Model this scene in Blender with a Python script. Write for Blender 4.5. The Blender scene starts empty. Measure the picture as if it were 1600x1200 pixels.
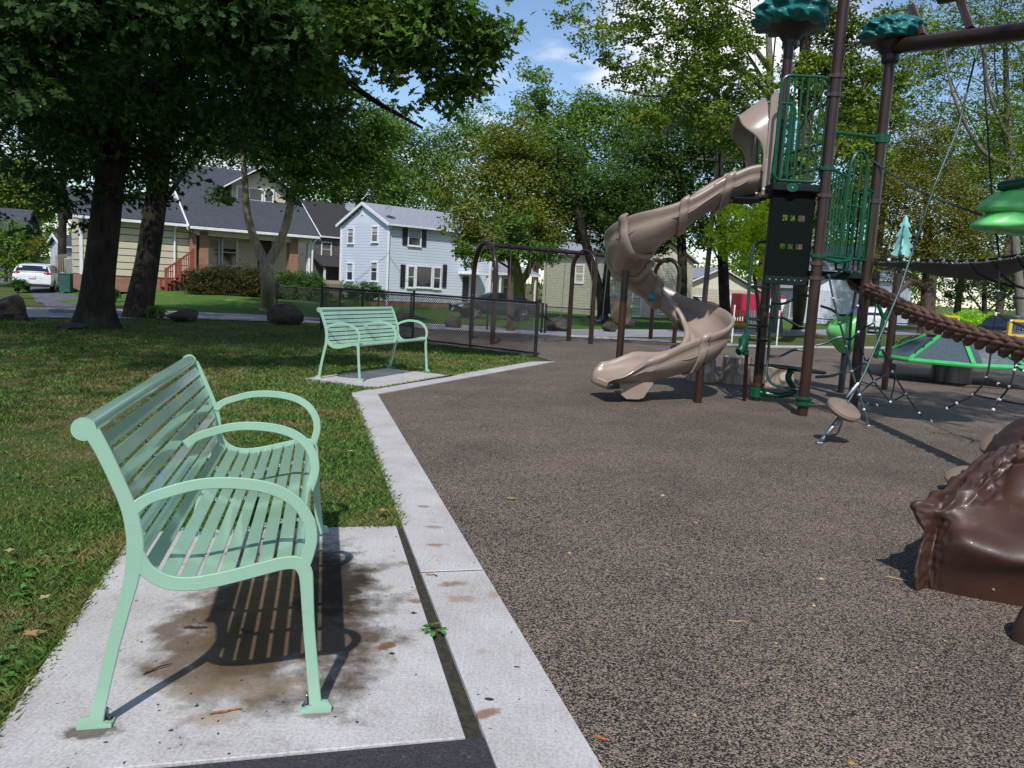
import bpy, bmesh, math, random
import numpy as np
from mathutils import Vector, Matrix, noise
random.seed(7)
RNG = np.random.default_rng(11)
PI = math.pi
rad = math.radians
SC = bpy.context.scene
COL = SC.collection

# ------------------------------------------------------------------ camera
CAM_H, CAM_F, CAM_PITCH, CAM_ROLL = 1.4, 1240.0, rad(7.2), rad(3.1)   # focal length in pixels of a 1600 px wide frame
_fw = Vector((0, math.cos(CAM_PITCH), -math.sin(CAM_PITCH)))
_r0 = Vector((1, 0, 0)); _u0 = _r0.cross(_fw)
_rt = _r0 * math.cos(CAM_ROLL) + _u0 * math.sin(CAM_ROLL)
_up = _u0 * math.cos(CAM_ROLL) - _r0 * math.sin(CAM_ROLL)
cam_data = bpy.data.cameras.new('camera')
cam_data.sensor_fit = 'HORIZONTAL'; cam_data.sensor_width = 36.0
cam_data.lens = 36.0 * CAM_F / 1600.0
cam_data.clip_start = 0.05; cam_data.clip_end = 3000
cam = bpy.data.objects.new('camera', cam_data); COL.objects.link(cam)
R3 = Matrix((_rt, _up, -_fw)).transposed()
cam.matrix_world = Matrix.Translation((0, 0, CAM_H)) @ R3.to_4x4()
SC.camera = cam

# ------------------------------------------------------------------ light
SUN_EL, SUN_DX = 49.0, 0.10
def S(c):      # sRGB 0-255 to linear
    return tuple((x/255/12.92 if x/255 <= .04045 else ((x/255+.055)/1.055)**2.4) for x in c)
w = bpy.data.worlds.new('World'); SC.world = w; w.use_nodes = True
nt = w.node_tree; nt.nodes.clear()
N = nt.nodes.new; L = nt.links.new
out = N('ShaderNodeOutputWorld'); mix = N('ShaderNodeMixShader')
bg1 = N('ShaderNodeBackground'); bg2 = N('ShaderNodeBackground')
sky = N('ShaderNodeTexSky'); sky.sky_type = 'NISHITA'; sky.sun_disc = False
sky.sun_elevation = rad(SUN_EL); sky.sun_rotation = PI
sky.air_density = 1.0; sky.dust_density = 0.2; sky.ozone_density = 3.2
bg1.inputs['Strength'].default_value = 0.125
bg2.inputs['Color'].default_value = (1, 1, 1, 1); bg2.inputs['Strength'].default_value = 1.0
tc = N('ShaderNodeTexCoord'); sep = N('ShaderNodeSeparateXYZ'); L(tc.outputs['Generated'], sep.inputs[0])
mx = N('ShaderNodeMath'); mx.operation = 'MAXIMUM'; mx.inputs[1].default_value = 0.0; L(sep.outputs['Z'], mx.inputs[0])
ad = N('ShaderNodeMath'); ad.operation = 'ADD'; ad.inputs[1].default_value = 0.22; L(mx.outputs[0], ad.inputs[0])
dv = N('ShaderNodeVectorMath'); dv.operation = 'DIVIDE'
cb = N('ShaderNodeCombineXYZ'); 
for k in range(3): L(ad.outputs[0], cb.inputs[k])
L(tc.outputs['Generated'], dv.inputs[0]); L(cb.outputs[0], dv.inputs[1])
mp = N('ShaderNodeMapping'); mp.inputs['Location'].default_value = (4.8, 2.0, 0.0); L(dv.outputs[0], mp.inputs['Vector'])
nz = N('ShaderNodeTexNoise'); nz.inputs['Scale'].default_value = 1.15; nz.inputs['Detail'].default_value = 9; nz.inputs['Roughness'].default_value = 0.55
L(mp.outputs[0], nz.inputs['Vector'])
rp = N('ShaderNodeValToRGB'); rp.color_ramp.elements[0].position = 0.535; rp.color_ramp.elements[1].position = 0.66
L(nz.outputs['Fac'], rp.inputs[0])
L(sky.outputs[0], bg1.inputs['Color']); L(rp.outputs[0], mix.inputs[0]); L(bg1.outputs[0], mix.inputs[1]); L(bg2.outputs[0], mix.inputs[2])
L(mix.outputs[0], out.inputs[0])
sl = bpy.data.lights.new('sun', 'SUN'); sl.energy = 3.7; sl.angle = rad(0.8); sl.color = (1.0, 0.98, 0.955)
sun = bpy.data.objects.new('sun', sl); COL.objects.link(sun)
_e = rad(SUN_EL)
sun.rotation_euler = Vector((SUN_DX*math.cos(_e), math.cos(_e), -math.sin(_e))).to_track_quat('-Z', 'Y').to_euler()
sun.location = (0, -20, 30)
SC.view_settings.view_transform = 'Standard'; SC.view_settings.look = 'None'
SC.view_settings.exposure = 0.32; SC.view_settings.gamma = 1.0
try: SC.view_settings.use_curve_mapping = False
except Exception: pass
SC.cycles.use_denoising = True
SC.cycles.max_bounces = 7; SC.cycles.diffuse_bounces = 3; SC.cycles.glossy_bounces = 3
SC.cycles.transmission_bounces = 4; SC.cycles.transparent_max_bounces = 6
SC.cycles.sample_clamp_indirect = 6
SC.cycles.caustics_reflective = False; SC.cycles.caustics_refractive = False

# ------------------------------------------------------------------ helpers
def ray(u, v):
    return _fw*CAM_F + _rt*(u-800) + _up*(600-v)
def P(u, v, y):          # the place at depth y seen at a point of the photograph
    d = ray(u, v); return Vector((0, 0, CAM_H)) + d*(y/d.y)
def sm(t):
    t = min(1.0, max(0.0, t)); return t*t*(3-2*t)
SX, SY = 0.731, 0.682        # direction of the street
def street_aq(x, y):
    return (x+12)*SX+(y-20)*SY, -(x+12)*SY+(y-20)*SX
def TZ(x, y):                # height of the land
    a, q = street_aq(x, y)
    z = -0.6*sm(a/24.0)*sm((y-19)/7.0) if a > 0 else 0.0
    z += 0.42*sm((q-2.2)/8.0)*sm((a-3.5)/6.0)*(1-sm((a-14)/6.0))
    z -= 0.42*sm((q-4)/12.0)*(1-sm((a-6)/4.0))
    if q > 30: z += min(2.5, (q-30)*0.012)
    return z
def G(u, v, zoff=0):     # the land seen at a point of the photograph
    d = ray(u, v); z = zoff; p = None
    for _ in range(14):
        p = Vector((0, 0, CAM_H)) + d*((z-CAM_H)/d.z)
        z = 0.5*z + 0.5*(TZ(p.x, p.y)+zoff)
    return Vector((p.x, p.y, TZ(p.x, p.y)+zoff))
XF = {}
def E(name, loc, label, cat, group=None, rz=0.0, kind=None):
    o = bpy.data.objects.new(name, None); COL.objects.link(o)
    o.empty_display_size = 0.2
    o.location = loc; o.rotation_euler = (0, 0, rz)
    tag(o, label, cat, group, kind)
    XF[o.name] = Matrix.Translation(Vector(loc)) @ Matrix.Rotation(rz, 4, 'Z')
    return o
def tag(o, label=None, cat=None, group=None, kind=None):
    if label: o['label'] = label
    if cat: o['category'] = cat
    if group: o['group'] = group
    if kind: o['kind'] = kind
    return o
def xf_of(p):
    while p is not None:
        if p.name in XF: return XF[p.name]
        p = p.parent
    return Matrix.Identity(4)
class MB:
    def __init__(s): s.v = []; s.f = []; s.mi = []; s.sm = []; s.cur = 0
    def add(s, vs, fs, smooth=True, M=None):
        b = len(s.v)
        for p in vs:
            p = Vector(p)
            s.v.append(M @ p if M is not None else p)
        for f in fs:
            s.f.append([b+i for i in f]); s.mi.append(s.cur); s.sm.append(smooth)
        return s
    def box(s, c, d, M=None, ch=0.0):
        x, y, z = [k/2 for k in d]; c = Vector(c)
        if ch <= 0:
            vs = [c+Vector((sx*x, sy*y, sz*z)) for sx in (-1, 1) for sy in (-1, 1) for sz in (-1, 1)]
            fs = [(0,1,3,2),(4,6,7,5),(0,4,5,1),(2,3,7,6),(0,2,6,4),(1,5,7,3)]
            return s.add(vs, fs, False, M)
        # chamfered box
        vs = []; idx = {}
        for sx in (-1,1):
            for sy in (-1,1):
                for sz in (-1,1):
                    for k in range(3):
                        d3 = [x-ch, y-ch, z-ch]; d3[k] += ch
                        idx[(sx,sy,sz,k)] = len(vs); vs.append(c+Vector((sx*d3[0], sy*d3[1], sz*d3[2])))
        fs = []
        for k in range(3):
            a, b = [i for i in range(3) if i != k]
            for sk in (-1,1):
                q = []
                for (i,j) in ((-1,-1),(1,-1),(1,1),(-1,1)):
                    t = [0,0,0]; t[k] = sk; t[a] = i; t[b] = j; q.append(idx[(t[0],t[1],t[2],k)])
                fs.append(q if (sk > 0) == (k != 1) else q[::-1])
        for k in range(3):
            a, b = [i for i in range(3) if i != k]
            for i in (-1,1):
                for j in (-1,1):
                    t0 = [0,0,0]; t1 = [0,0,0]
                    t0[k] = -1; t1[k] = 1
                    for t in (t0, t1): t[a] = i; t[b] = j
                    fs.append([idx[(*t0,a)], idx[(*t1,a)], idx[(*t1,b)], idx[(*t0,b)]])
        for sx in (-1,1):
            for sy in (-1,1):
                for sz in (-1,1): fs.append([idx[(sx,sy,sz,k)] for k in range(3)])
        return s.add(vs, fs, False, M)
    def beam(s, a, b, w, h, up=(0,0,1), ch=0.0):
        a = Vector(a); b = Vector(b); d = b-a; ln = d.length; z = d/ln
        x = Vector(up).cross(z)
        if x.length < 1e-4: x = Vector((1,0,0)).cross(z)
        x.normalize(); y = z.cross(x)
        M = Matrix((x, y, z)).transposed().to_4x4(); M.translation = (a+b)/2
        return s.box((0,0,0), (w, h, ln), M, ch)
    def tube(s, pts, r, n=8, cap=True, closed=False, M=None):
        pts = [Vector(p) for p in pts]; m = len(pts)
        rs = r if hasattr(r, '__len__') else [r]*m
        vs = []; prev = None
        for i, p in enumerate(pts):
            if closed: t = pts[(i+1) % m]-pts[i-1]
            else: t = pts[min(i+1, m-1)]-pts[max(i-1, 0)]
            if t.length < 1e-9: t = Vector((0,0,1))
            t.normalize()
            if prev is None:
                a = Vector((0,0,1)) if abs(t.z) < .9 else Vector((1,0,0))
                u = (a - t*a.dot(t)).normalized()
            else:
                u = prev - t*prev.dot(t)
                if u.length < 1e-6: u = t.orthogonal()
                u.normalize()
            prev = u; w_ = t.cross(u)
            for k in range(n):
                an = 2*PI*k/n
                vs.append(p + (u*math.cos(an)+w_*math.sin(an))*rs[i])
        fs = []
        for i in range(m if closed else m-1):
            j = (i+1) % m
            for k in range(n):
                k2 = (k+1) % n
                fs.append((i*n+k, i*n+k2, j*n+k2, j*n+k))
        s.add(vs, fs, True, M)
        if cap and not closed:
            b = len(s.v)-len(vs)
            s.f.append([b+k for k in range(n)][::-1]); s.mi.append(s.cur); s.sm.append(False)
            s.f.append([b+(m-1)*n+k for k in range(n)]); s.mi.append(s.cur); s.sm.append(False)
        return s
    def lathe(s, prof, n=24, M=None, smooth=True):       # prof: (r, z)
        vs = []; fs = []; m = len(prof)
        for (r, z) in prof:
            for k in range(n):
                a = 2*PI*k/n; vs.append((r*math.cos(a), r*math.sin(a), z))
        for i in range(m-1):
            for k in range(n):
                k2 = (k+1) % n; fs.append((i*n+k, i*n+k2, (i+1)*n+k2, (i+1)*n+k))
        if prof[0][0] > 1e-4: fs.append(tuple(range(n))[::-1])
        if prof[-1][0] > 1e-4: fs.append(tuple((m-1)*n+k for k in range(n)))
        return s.add(vs, fs, smooth, M)
    def sphere(s, c, r, n=12, m=8, sc=(1,1,1)):
        vs = [Vector(c)+Vector((0,0,-r*sc[2]))]; fs = []
        for i in range(1, m):
            t = -PI/2+PI*i/m
            for k in range(n):
                a = 2*PI*k/n
                vs.append(Vector(c)+Vector((r*sc[0]*math.cos(t)*math.cos(a), r*sc[1]*math.cos(t)*math.sin(a), r*sc[2]*math.sin(t))))
        vs.append(Vector(c)+Vector((0,0,r*sc[2])))
        for k in range(n): fs.append((0, 1+(k+1)%n, 1+k))
        for i in range(m-2):
            for k in range(n):
                a = 1+i*n+k; b = 1+i*n+(k+1)%n; fs.append((a, b, b+n, a+n))
        t = len(vs)-1; o = 1+(m-2)*n
        for k in range(n): fs.append((o+k, o+(k+1)%n, t))
        return s.add(vs, fs, True)
    def prism(s, poly, t0, t1, M=None, smooth=False):      # poly in local xy, extruded along local z
        n = len(poly)
        vs = [(p[0], p[1], t0) for p in poly]+[(p[0], p[1], t1) for p in poly]
        fs = [tuple(range(n))[::-1], tuple(range(n, 2*n))]
        fs += [(i, (i+1)%n, n+(i+1)%n, n+i) for i in range(n)]
        return s.add(vs, fs, smooth, M)
    def quad(s, a, b, c, d, smooth=False): return s.add([a, b, c, d], [(0,1,2,3)], smooth)
    def grid(s, rows, smooth=True, close_u=False):     # rows: list of lists of points
        m = len(rows); n = len(rows[0]); vs = [p for r in rows for p in r]; fs = []
        for i in range(m-1):
            for k in range(n if close_u else n-1):
                k2 = (k+1) % n
                fs.append((i*n+k, i*n+k2, (i+1)*n+k2, (i+1)*n+k))
        return s.add(vs, fs, smooth)
    def build(s, name, mat, parent=None, world=False, angle=35, label=None):
        me = bpy.data.meshes.new(name)
        vs = s.v
        if world and parent is not None:
            Mi = xf_of(parent).inverted(); vs = [Mi @ p for p in vs]
        me.from_pydata([tuple(p) for p in vs], [], s.f)
        mats = mat if isinstance(mat, (list, tuple)) else [mat]
        for m_ in mats: me.materials.append(m_)
        me.polygons.foreach_set('material_index', s.mi)
        me.polygons.foreach_set('use_smooth', s.sm)
        if any(s.sm) and angle:
            try: me.set_sharp_from_angle(angle=rad(angle))
            except Exception: pass
        o = bpy.data.objects.new(name, me); COL.objects.link(o)
        if parent is not None: o.parent = parent
        if label: o['label'] = label
        return o
def np_mesh(name, V, F, mat, parent=None, smooth=False, world=False):   # V (n,3); F (m,k)
    me = bpy.data.meshes.new(name)
    V = np.asarray(V, dtype=np.float32)
    if world and parent is not None:
        Mi = np.array(xf_of(parent).inverted()); V = V @ Mi[:3,:3].T.astype(np.float32) + Mi[:3,3].astype(np.float32)
    F = np.asarray(F, dtype=np.int32); m, k = F.shape
    me.vertices.add(len(V)); me.vertices.foreach_set('co', V.ravel())
    me.loops.add(m*k); me.loops.foreach_set('vertex_index', F.ravel())
    me.polygons.add(m); me.polygons.foreach_set('loop_start', np.arange(0, m*k, k, dtype=np.int32))
    try: me.polygons.foreach_set('loop_total', np.full(m, k, dtype=np.int32))
    except Exception: pass
    me.polygons.foreach_set('use_smooth', np.full(m, smooth, dtype=bool))
    me.materials.append(mat); me.update(calc_edges=True); me.validate()
    o = bpy.data.objects.new(name, me); COL.objects.link(o)
    if parent is not None: o.parent = parent
    return o
def copy_tree(o, parent=None):
    c = o.copy(); COL.objects.link(c)
    if parent is not None: c.parent = parent
    for ch in list(o.children): copy_tree(ch, c)
    return c
_unit = {}
def piece(name, mat, parent, loc, dims, rot=None, M=None):        # an alike box-shaped piece: shared chamfered unit mesh, scaled
    key = mat.name
    if key not in _unit:
        b = MB(); b.box((0,0,0), (1,1,1)); ob = b.build('piece_mesh', mat); _unit[key] = ob.data; bpy.data.objects.remove(ob)
    o = bpy.data.objects.new(name, _unit[key]); COL.objects.link(o); o.parent = parent
    if M is not None: o.matrix_local = M @ Matrix.Translation(loc) @ Matrix.Diagonal((*dims, 1))
    else:
        o.location = loc; o.scale = dims
        if rot: o.rotation_euler = rot
    return o
def cr(pts, k=8, closed=False):      # smooth curve through points (tuples of any length)
    pts = [np.array(p, float) for p in pts]; n = len(pts); res = []
    rng = range(n if closed else n-1)
    for i in rng:
        if closed: p0, p1, p2, p3 = pts[(i-1)%n], pts[i], pts[(i+1)%n], pts[(i+2)%n]
        else:
            p1, p2 = pts[i], pts[i+1]
            p0 = pts[i-1] if i > 0 else 2*p1-p2
            p3 = pts[i+2] if i+2 < n else 2*p2-p1
        for j in range(k):
            t = j/k
            res.append(0.5*((2*p1)+(-p0+p2)*t+(2*p0-5*p1+4*p2-p3)*t*t+(-p0+3*p1-3*p2+p3)*t**3))
    if not closed: res.append(pts[-1])
    return res
def fbm(p, o=4):
    return noise.fractal(Vector(p), 1.0, 2.0, o)

# ------------------------------------------------------------------ materials
def new_mat(name):
    m = bpy.data.materials.new(name); m.use_nodes = True
    nt = m.node_tree; b = nt.nodes['Principled BSDF']
    return m, nt, b
def nd(nt, typ, **kw):
    n = nt.nodes.new(typ)
    for k, v in kw.items():
        if k in n.inputs: n.inputs[k].default_value = v
        else: setattr(n, k, v)
    return n
def ramp(nt, src, stops):
    r = nt.nodes.new('ShaderNodeValToRGB'); cr_ = r.color_ramp
    while len(cr_.elements) < len(stops): cr_.elements.new(0.5)
    for e, (p, c) in zip(cr_.elements, stops):
        e.position = p; e.color = (*c, 1) if len(c) == 3 else c
    nt.links.new(src, r.inputs[0]); return r
def mixc(nt, fac, a, b, mode='MIX'):
    m = nt.nodes.new('ShaderNodeMix'); m.data_type = 'RGBA'; m.blend_type = mode
    for s, v in ((0, fac), (6, a), (7, b)):
        if hasattr(v, 'is_linked') or hasattr(v, 'links'): nt.links.new(v, m.inputs[s])
        elif isinstance(v, (int, float)): m.inputs[s].default_value = v
        else: m.inputs[s].default_value = (*v[:3], 1)
    return m.outputs[2]
def coords(nt, stretch=(1,1,1)):
    t = nt.nodes.new('ShaderNodeTexCoord'); mp = nt.nodes.new('ShaderNodeMapping')
    mp.inputs['Scale'].default_value = stretch; nt.links.new(t.outputs['Object'], mp.inputs['Vector'])
    return mp.outputs[0]
def noise_n(nt, vec, scale, detail=4, rough=.55):
    n = nd(nt, 'ShaderNodeTexNoise'); n.inputs['Scale'].default_value = scale
    n.inputs['Detail'].default_value = detail; n.inputs['Roughness'].default_value = rough
    nt.links.new(vec, n.inputs['Vector']); return n.outputs['Fac']
def bump_n(nt, b, h, strength, dist):
    bp = nt.nodes.new('ShaderNodeBump'); bp.inputs['Strength'].default_value = strength; bp.inputs['Distance'].default_value = dist
    nt.links.new(h, bp.inputs['Height']); nt.links.new(bp.outputs[0], b.inputs['Normal']); return bp
def pm(name, c, c2=None, scale=5, detail=5, rough=.5, bump=0, bscale=60, bdist=.005, metal=0, coat=0, spec=.5, stretch=(1,1,1), lo=.35, hi=.65, dirt=None, rvar=0):
    m, nt, b = new_mat(name)
    c = S(c); c2 = S(c2) if c2 else tuple(x*.8 for x in c)
    v = coords(nt, stretch)
    n = noise_n(nt, v, scale, detail)
    col = ramp(nt, n, [(lo, c2), (hi, c)]).outputs[0]
    if dirt:
        n2 = noise_n(nt, v, dirt[1], 6); f = ramp(nt, n2, [(dirt[2], (0,0,0)), (dirt[2]+.14, (1,1,1))]).outputs[0]
        col = mixc(nt, f, col, S(dirt[0]))
    nt.links.new(col, b.inputs['Base Color'])
    b.inputs['Roughness'].default_value = rough; b.inputs['Metallic'].default_value = metal
    b.inputs['Specular IOR Level'].default_value = spec
    if coat: b.inputs['Coat Weight'].default_value = coat; b.inputs['Coat Roughness'].default_value = .08
    if rvar:
        rr = nd(nt, 'ShaderNodeMapRange'); rr.inputs['To Min'].default_value = rough-rvar; rr.inputs['To Max'].default_value = rough+rvar
        nt.links.new(noise_n(nt, v, scale*2.3, 4), rr.inputs['Value']); nt.links.new(rr.outputs[0], b.inputs['Roughness'])
    if bump: bump_n(nt, b, noise_n(nt, v, bscale, 4), bump, bdist)
    return m
# ------------------------------------------------------------------ ground materials
def mat_lawn():
    m, nt, b = new_mat('lawn_soil'); v = coords(nt)
    big = noise_n(nt, v, .35, 5); mid = noise_n(nt, v, 2.2, 6); fine = noise_n(nt, v, 70, 3)
    g = ramp(nt, fine, [(.3, S((36,44,20))), (.5, S((66,84,36))), (.72, S((104,112,58)))]).outputs[0]
    d = ramp(nt, fine, [(.3, S((62,50,34))), (.55, S((112,98,66))), (.75, S((150,136,96)))]).outputs[0]
    ad = nd(nt, 'ShaderNodeMath', operation='ADD'); nt.links.new(big, ad.inputs[0]); nt.links.new(mid, ad.inputs[1])
    f = ramp(nt, ad.outputs[0], [(.98, (0,0,0)), (1.22, (.8,.8,.8))])
    f.color_ramp.elements[0].position = .46; f.color_ramp.elements[1].position = .62
    hv = nd(nt, 'ShaderNodeMath', operation='MULTIPLY'); hv.inputs[1].default_value = .5; nt.links.new(ad.outputs[0], hv.inputs[0]); nt.links.new(hv.outputs[0], f.inputs[0])
    nt.links.new(mixc(nt, f.outputs[0], g, d), b.inputs['Base Color'])
    b.inputs['Roughness'].default_value = .95; b.inputs['Specular IOR Level'].default_value = .15
    bump_n(nt, b, fine, .9, .03)
    return m
def mat_blade():
    m, nt, b = new_mat('grass_blade'); v = coords(nt)
    big = noise_n(nt, v, .35, 5); mid = noise_n(nt, v, 2.2, 6)
    ge = nt.nodes.new('ShaderNodeNewGeometry')
    g = ramp(nt, ge.outputs['Random Per Island'], [(0, S((44,70,28))), (.5, S((76,108,44))), (1, S((114,140,64)))]).outputs[0]
    d = ramp(nt, ge.outputs['Random Per Island'], [(0, S((96,84,48))), (.6, S((156,142,92))), (1, S((92,108,46)))]).outputs[0]
    ad = nd(nt, 'ShaderNodeMath', operation='ADD'); nt.links.new(big, ad.inputs[0]); nt.links.new(mid, ad.inputs[1])
    hv = nd(nt, 'ShaderNodeMath', operation='MULTIPLY'); hv.inputs[1].default_value = .5; nt.links.new(ad.outputs[0], hv.inputs[0])
    f = ramp(nt, hv.outputs[0], [(.465, (0,0,0)), (.59, (.85,.85,.85))]).outputs[0]
    c = mixc(nt, f, g, d)
    nt.links.new(c, b.inputs['Base Color']); b.inputs['Roughness'].default_value = .6; b.inputs['Specular IOR Level'].default_value = .2
    tr = nt.nodes.new('ShaderNodeBsdfTranslucent'); nt.links.new(c, tr.inputs['Color'])
    mx = nt.nodes.new('ShaderNodeMixShader'); mx.inputs[0].default_value = .25
    o = nt.nodes['Material Output']
    nt.links.new(b.outputs[0], mx.inputs[1]); nt.links.new(tr.outputs[0], mx.inputs[2]); nt.links.new(mx.outputs[0], o.inputs[0])
    return m
def mat_rubber():
    m, nt, b = new_mat('rubber_granules'); v = coords(nt)
    vo = nd(nt, 'ShaderNodeTexVoronoi'); vo.inputs['Scale'].default_value = 185; vo.inputs['Randomness'].default_value = 1
    nt.links.new(v, vo.inputs['Vector'])
    sp = nd(nt, 'ShaderNodeSeparateColor'); nt.links.new(vo.outputs['Color'], sp.inputs[0])
    wear = noise_n(nt, v, .22, 5); w2 = noise_n(nt, v, 1.3, 5)
    ws = nd(nt, 'ShaderNodeMath', operation='ADD'); nt.links.new(wear, ws.inputs[0]); nt.links.new(w2, ws.inputs[1])
    wm = nd(nt, 'ShaderNodeMapRange'); wm.inputs['From Min'].default_value = .8; wm.inputs['From Max'].default_value = 1.25; wm.inputs['To Min'].default_value = -.05; wm.inputs['To Max'].default_value = .12
    nt.links.new(ws.outputs[0], wm.inputs['Value'])
    sh = nd(nt, 'ShaderNodeMath', operation='ADD'); nt.links.new(sp.outputs[0], sh.inputs[0]); nt.links.new(wm.outputs[0], sh.inputs[1])
    c = ramp(nt, sh.outputs[0], [(.0, S((24,22,24))), (.43, S((38,35,36))), (.51, S((91,80,71))), (.8, S((124,109,96))), (1.0, S((154,137,118)))])
    nt.links.new(c.outputs[0], b.inputs['Base Color'])
    b.inputs['Roughness'].default_value = .8; b.inputs['Specular IOR Level'].default_value = .3
    bump_n(nt, b, vo.outputs['Distance'], .7, -.004)
    return m
def mat_concrete(name, dark=False):
    m, nt, b = new_mat(name); v = coords(nt); vs = coords(nt, (95, 3, 3))
    n1 = noise_n(nt, v, 2.5, 7, .65); n2 = noise_n(nt, v, 90, 3); n3 = noise_n(nt, vs, 1.6, 3)
    c = ramp(nt, n1, [(.3, S((146,140,137))), (.55, S((167,163,162))), (.75, S((180,178,178)))]).outputs[0]
    c = mixc(nt, .22, c, ramp(nt, n2, [(.35, S((120,116,112))), (.6, S((222,220,218)))]).outputs[0])
    c = mixc(nt, .07, c, ramp(nt, n3, [(.35, S((110,106,100))), (.6, S((225,222,220)))]).outputs[0])
    st = noise_n(nt, v, 5.5, 5, .6); sf = ramp(nt, st, [(.64, (0,0,0)), (.76, (.5,.5,.5))]).outputs[0]
    c = mixc(nt, sf, c, S((138,112,86)))
    nt.links.new(c, b.inputs['Base Color']); b.inputs['Roughness'].default_value = .85; b.inputs['Specular IOR Level'].default_value = .25
    a = nd(nt, 'ShaderNodeMath', operation='ADD'); nt.links.new(n2, a.inputs[0]); nt.links.new(n3, a.inputs[1])
    bump_n(nt, b, a.outputs[0], .35, .003)
    return m, nt, b, c
def add_stains(mt, spots):      # dirt with a shape of its own, in the object's coordinates: (x, y, rx, ry, rotation, colour, strength, breakup)
    m, nt, b, c = mt; v = coords(nt)
    for (x, y, rx, ry, rz, colr, st, brk) in spots:
        mp = nt.nodes.new('ShaderNodeMapping'); mp.vector_type = 'TEXTURE'
        mp.inputs['Location'].default_value = (x, y, 0); mp.inputs['Rotation'].default_value = (0, 0, rz); mp.inputs['Scale'].default_value = (rx, ry, 1)
        nt.links.new(v, mp.inputs['Vector'])
        sx = nd(nt, 'ShaderNodeVectorMath', operation='MULTIPLY'); sx.inputs[1].default_value = (1, 1, 0); nt.links.new(mp.outputs[0], sx.inputs[0])
        ln = nd(nt, 'ShaderNodeVectorMath', operation='LENGTH'); nt.links.new(sx.outputs[0], ln.inputs[0])
        nn = noise_n(nt, v, brk, 6, .65)
        mu = nd(nt, 'ShaderNodeMath', operation='MULTIPLY_ADD'); mu.inputs[1].default_value = 1.9; mu.inputs[2].default_value = -.95
        nt.links.new(nn, mu.inputs[0])
        a = nd(nt, 'ShaderNodeMath', operation='ADD'); nt.links.new(ln.outputs['Value'], a.inputs[0]); nt.links.new(mu.outputs[0], a.inputs[1])
        f = ramp(nt, a.outputs[0], [(.55, (st,)*3), (1.0, (0,0,0))]).outputs[0]
        c = mixc(nt, f, c, S(colr))
    nt.links.new(c, b.inputs['Base Color'])
    return m
M_LAWN = mat_lawn(); M_BLADE = mat_blade(); M_RUBBER = mat_rubber()
M_KERB = add_stains(mat_concrete('kerb_concrete'), [
    (-.22,3.52,.07,.035,.3,(120,90,62),.75,22), (-.17,3.35,.08,.05,0,(140,110,84),.6,18), (-.02,3.42,.06,.04,0,(140,112,88),.5,20),
    (-.03,2.42,.085,.03,.5,(124,90,60),.85,24), (-.4,4.35,.06,.03,0,(126,96,66),.6,24), (-.35,4.05,.07,.03,.2,(120,92,64),.7,24), (-.5,4.75,.05,.03,0,(116,88,60),.7,26)])
M_PAD_FAR = mat_concrete('far_pad_concrete')[0]
M_ASPH = pm('asphalt', (62,62,66), (40,40,44), 140, 3, .85, .6, 180, .004, spec=.3, dirt=((96,94,92), 60, .62))
M_DRIVE = pm('driveway_asphalt', (96,96,104), (74,74,82), 3, 6, .85, .4, 120, .004, spec=.3, dirt=((118,116,116), 2, .6))
M_STREET = pm('street_asphalt', (142,140,146), (122,120,126), 1.2, 6, .85, .4, 120, .004, spec=.3, dirt=((104,102,106), .8, .6))
M_PATH = pm('path_asphalt', (112,108,114), (92,90,96), 1.5, 6, .85, .4, 120, .004, spec=.3)
M_SOIL = pm('joint_soil', (58,54,40), (34,32,26), 50, 4, .95, .6, 90, .01)

# ------------------------------------------------------------------ ground
def terrain():
    xs = sorted(set(list(np.arange(-40, 60.1, 1.25)) + list(np.arange(-70, 100, 6.0)) + [-600,-400,-250,-160,-110,130,200,300,450,600]))
    ys = sorted(set(list(np.arange(-6, 80.1, 1.25)) + list(np.arange(-30, 130, 6.0)) + [-300,-150,-70,160,220,320,500,800]))
    b = MB(); b.grid([[(x, y, TZ(x, y)-.012) for x in xs] for y in ys])
    o = b.build('lawn_ground', M_LAWN, angle=0); tag(o, kind='structure'); return o
terrain()
def drape(name, poly_rows, mat, dz):       # a strip of rows of points laid on the land
    b = MB(); b.grid([[(p[0], p[1], TZ(p[0], p[1])+dz) for p in r] for r in poly_rows])
    o = b.build(name, mat, angle=0); tag(o, kind='structure'); return o
def lerp2(a, b, t): return (a[0]+(b[0]-a[0])*t, a[1]+(b[1]-a[1])*t)
# playground rubber: near kerb line, corner, far kerb line, fence, far edge
KA = (-1.593, 9.358); KB = (0.317, 2.195)
kd = ((KB[0]-KA[0])/7.413, (KB[1]-KA[1])/7.413); kn = (kd[1], -kd[0])      # along the near kerb towards us; kn points to the lawn
KB2 = (KA[0]+kd[0]*13, KA[1]+kd[1]*13)
KC = (0.78, 14.70)
kd2 = ((KC[0]-KA[0]), (KC[1]-KA[1])); _l = math.hypot(*kd2); kd2 = (kd2[0]/_l, kd2[1]/_l); kn2 = (-kd2[1], kd2[0])
rub = [KB2, KA, KC, (0.45, 15.62), (-4.85, 19.5), (-5.2, 22.0), (-2, 22.75), (2.55, 22.46), (7.16, 22.41), (12.75, 25.6), (17.1, 27.8), (30, 31), (40, 20), (40, -4), (3, -4)]
b = MB(); b.add([(x, y, 0) for x, y in rub], [tuple(range(len(rub)))[::-1]], False)
o = b.build('rubber_surface', M_RUBBER, angle=0); tag(o, kind='structure')
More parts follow.
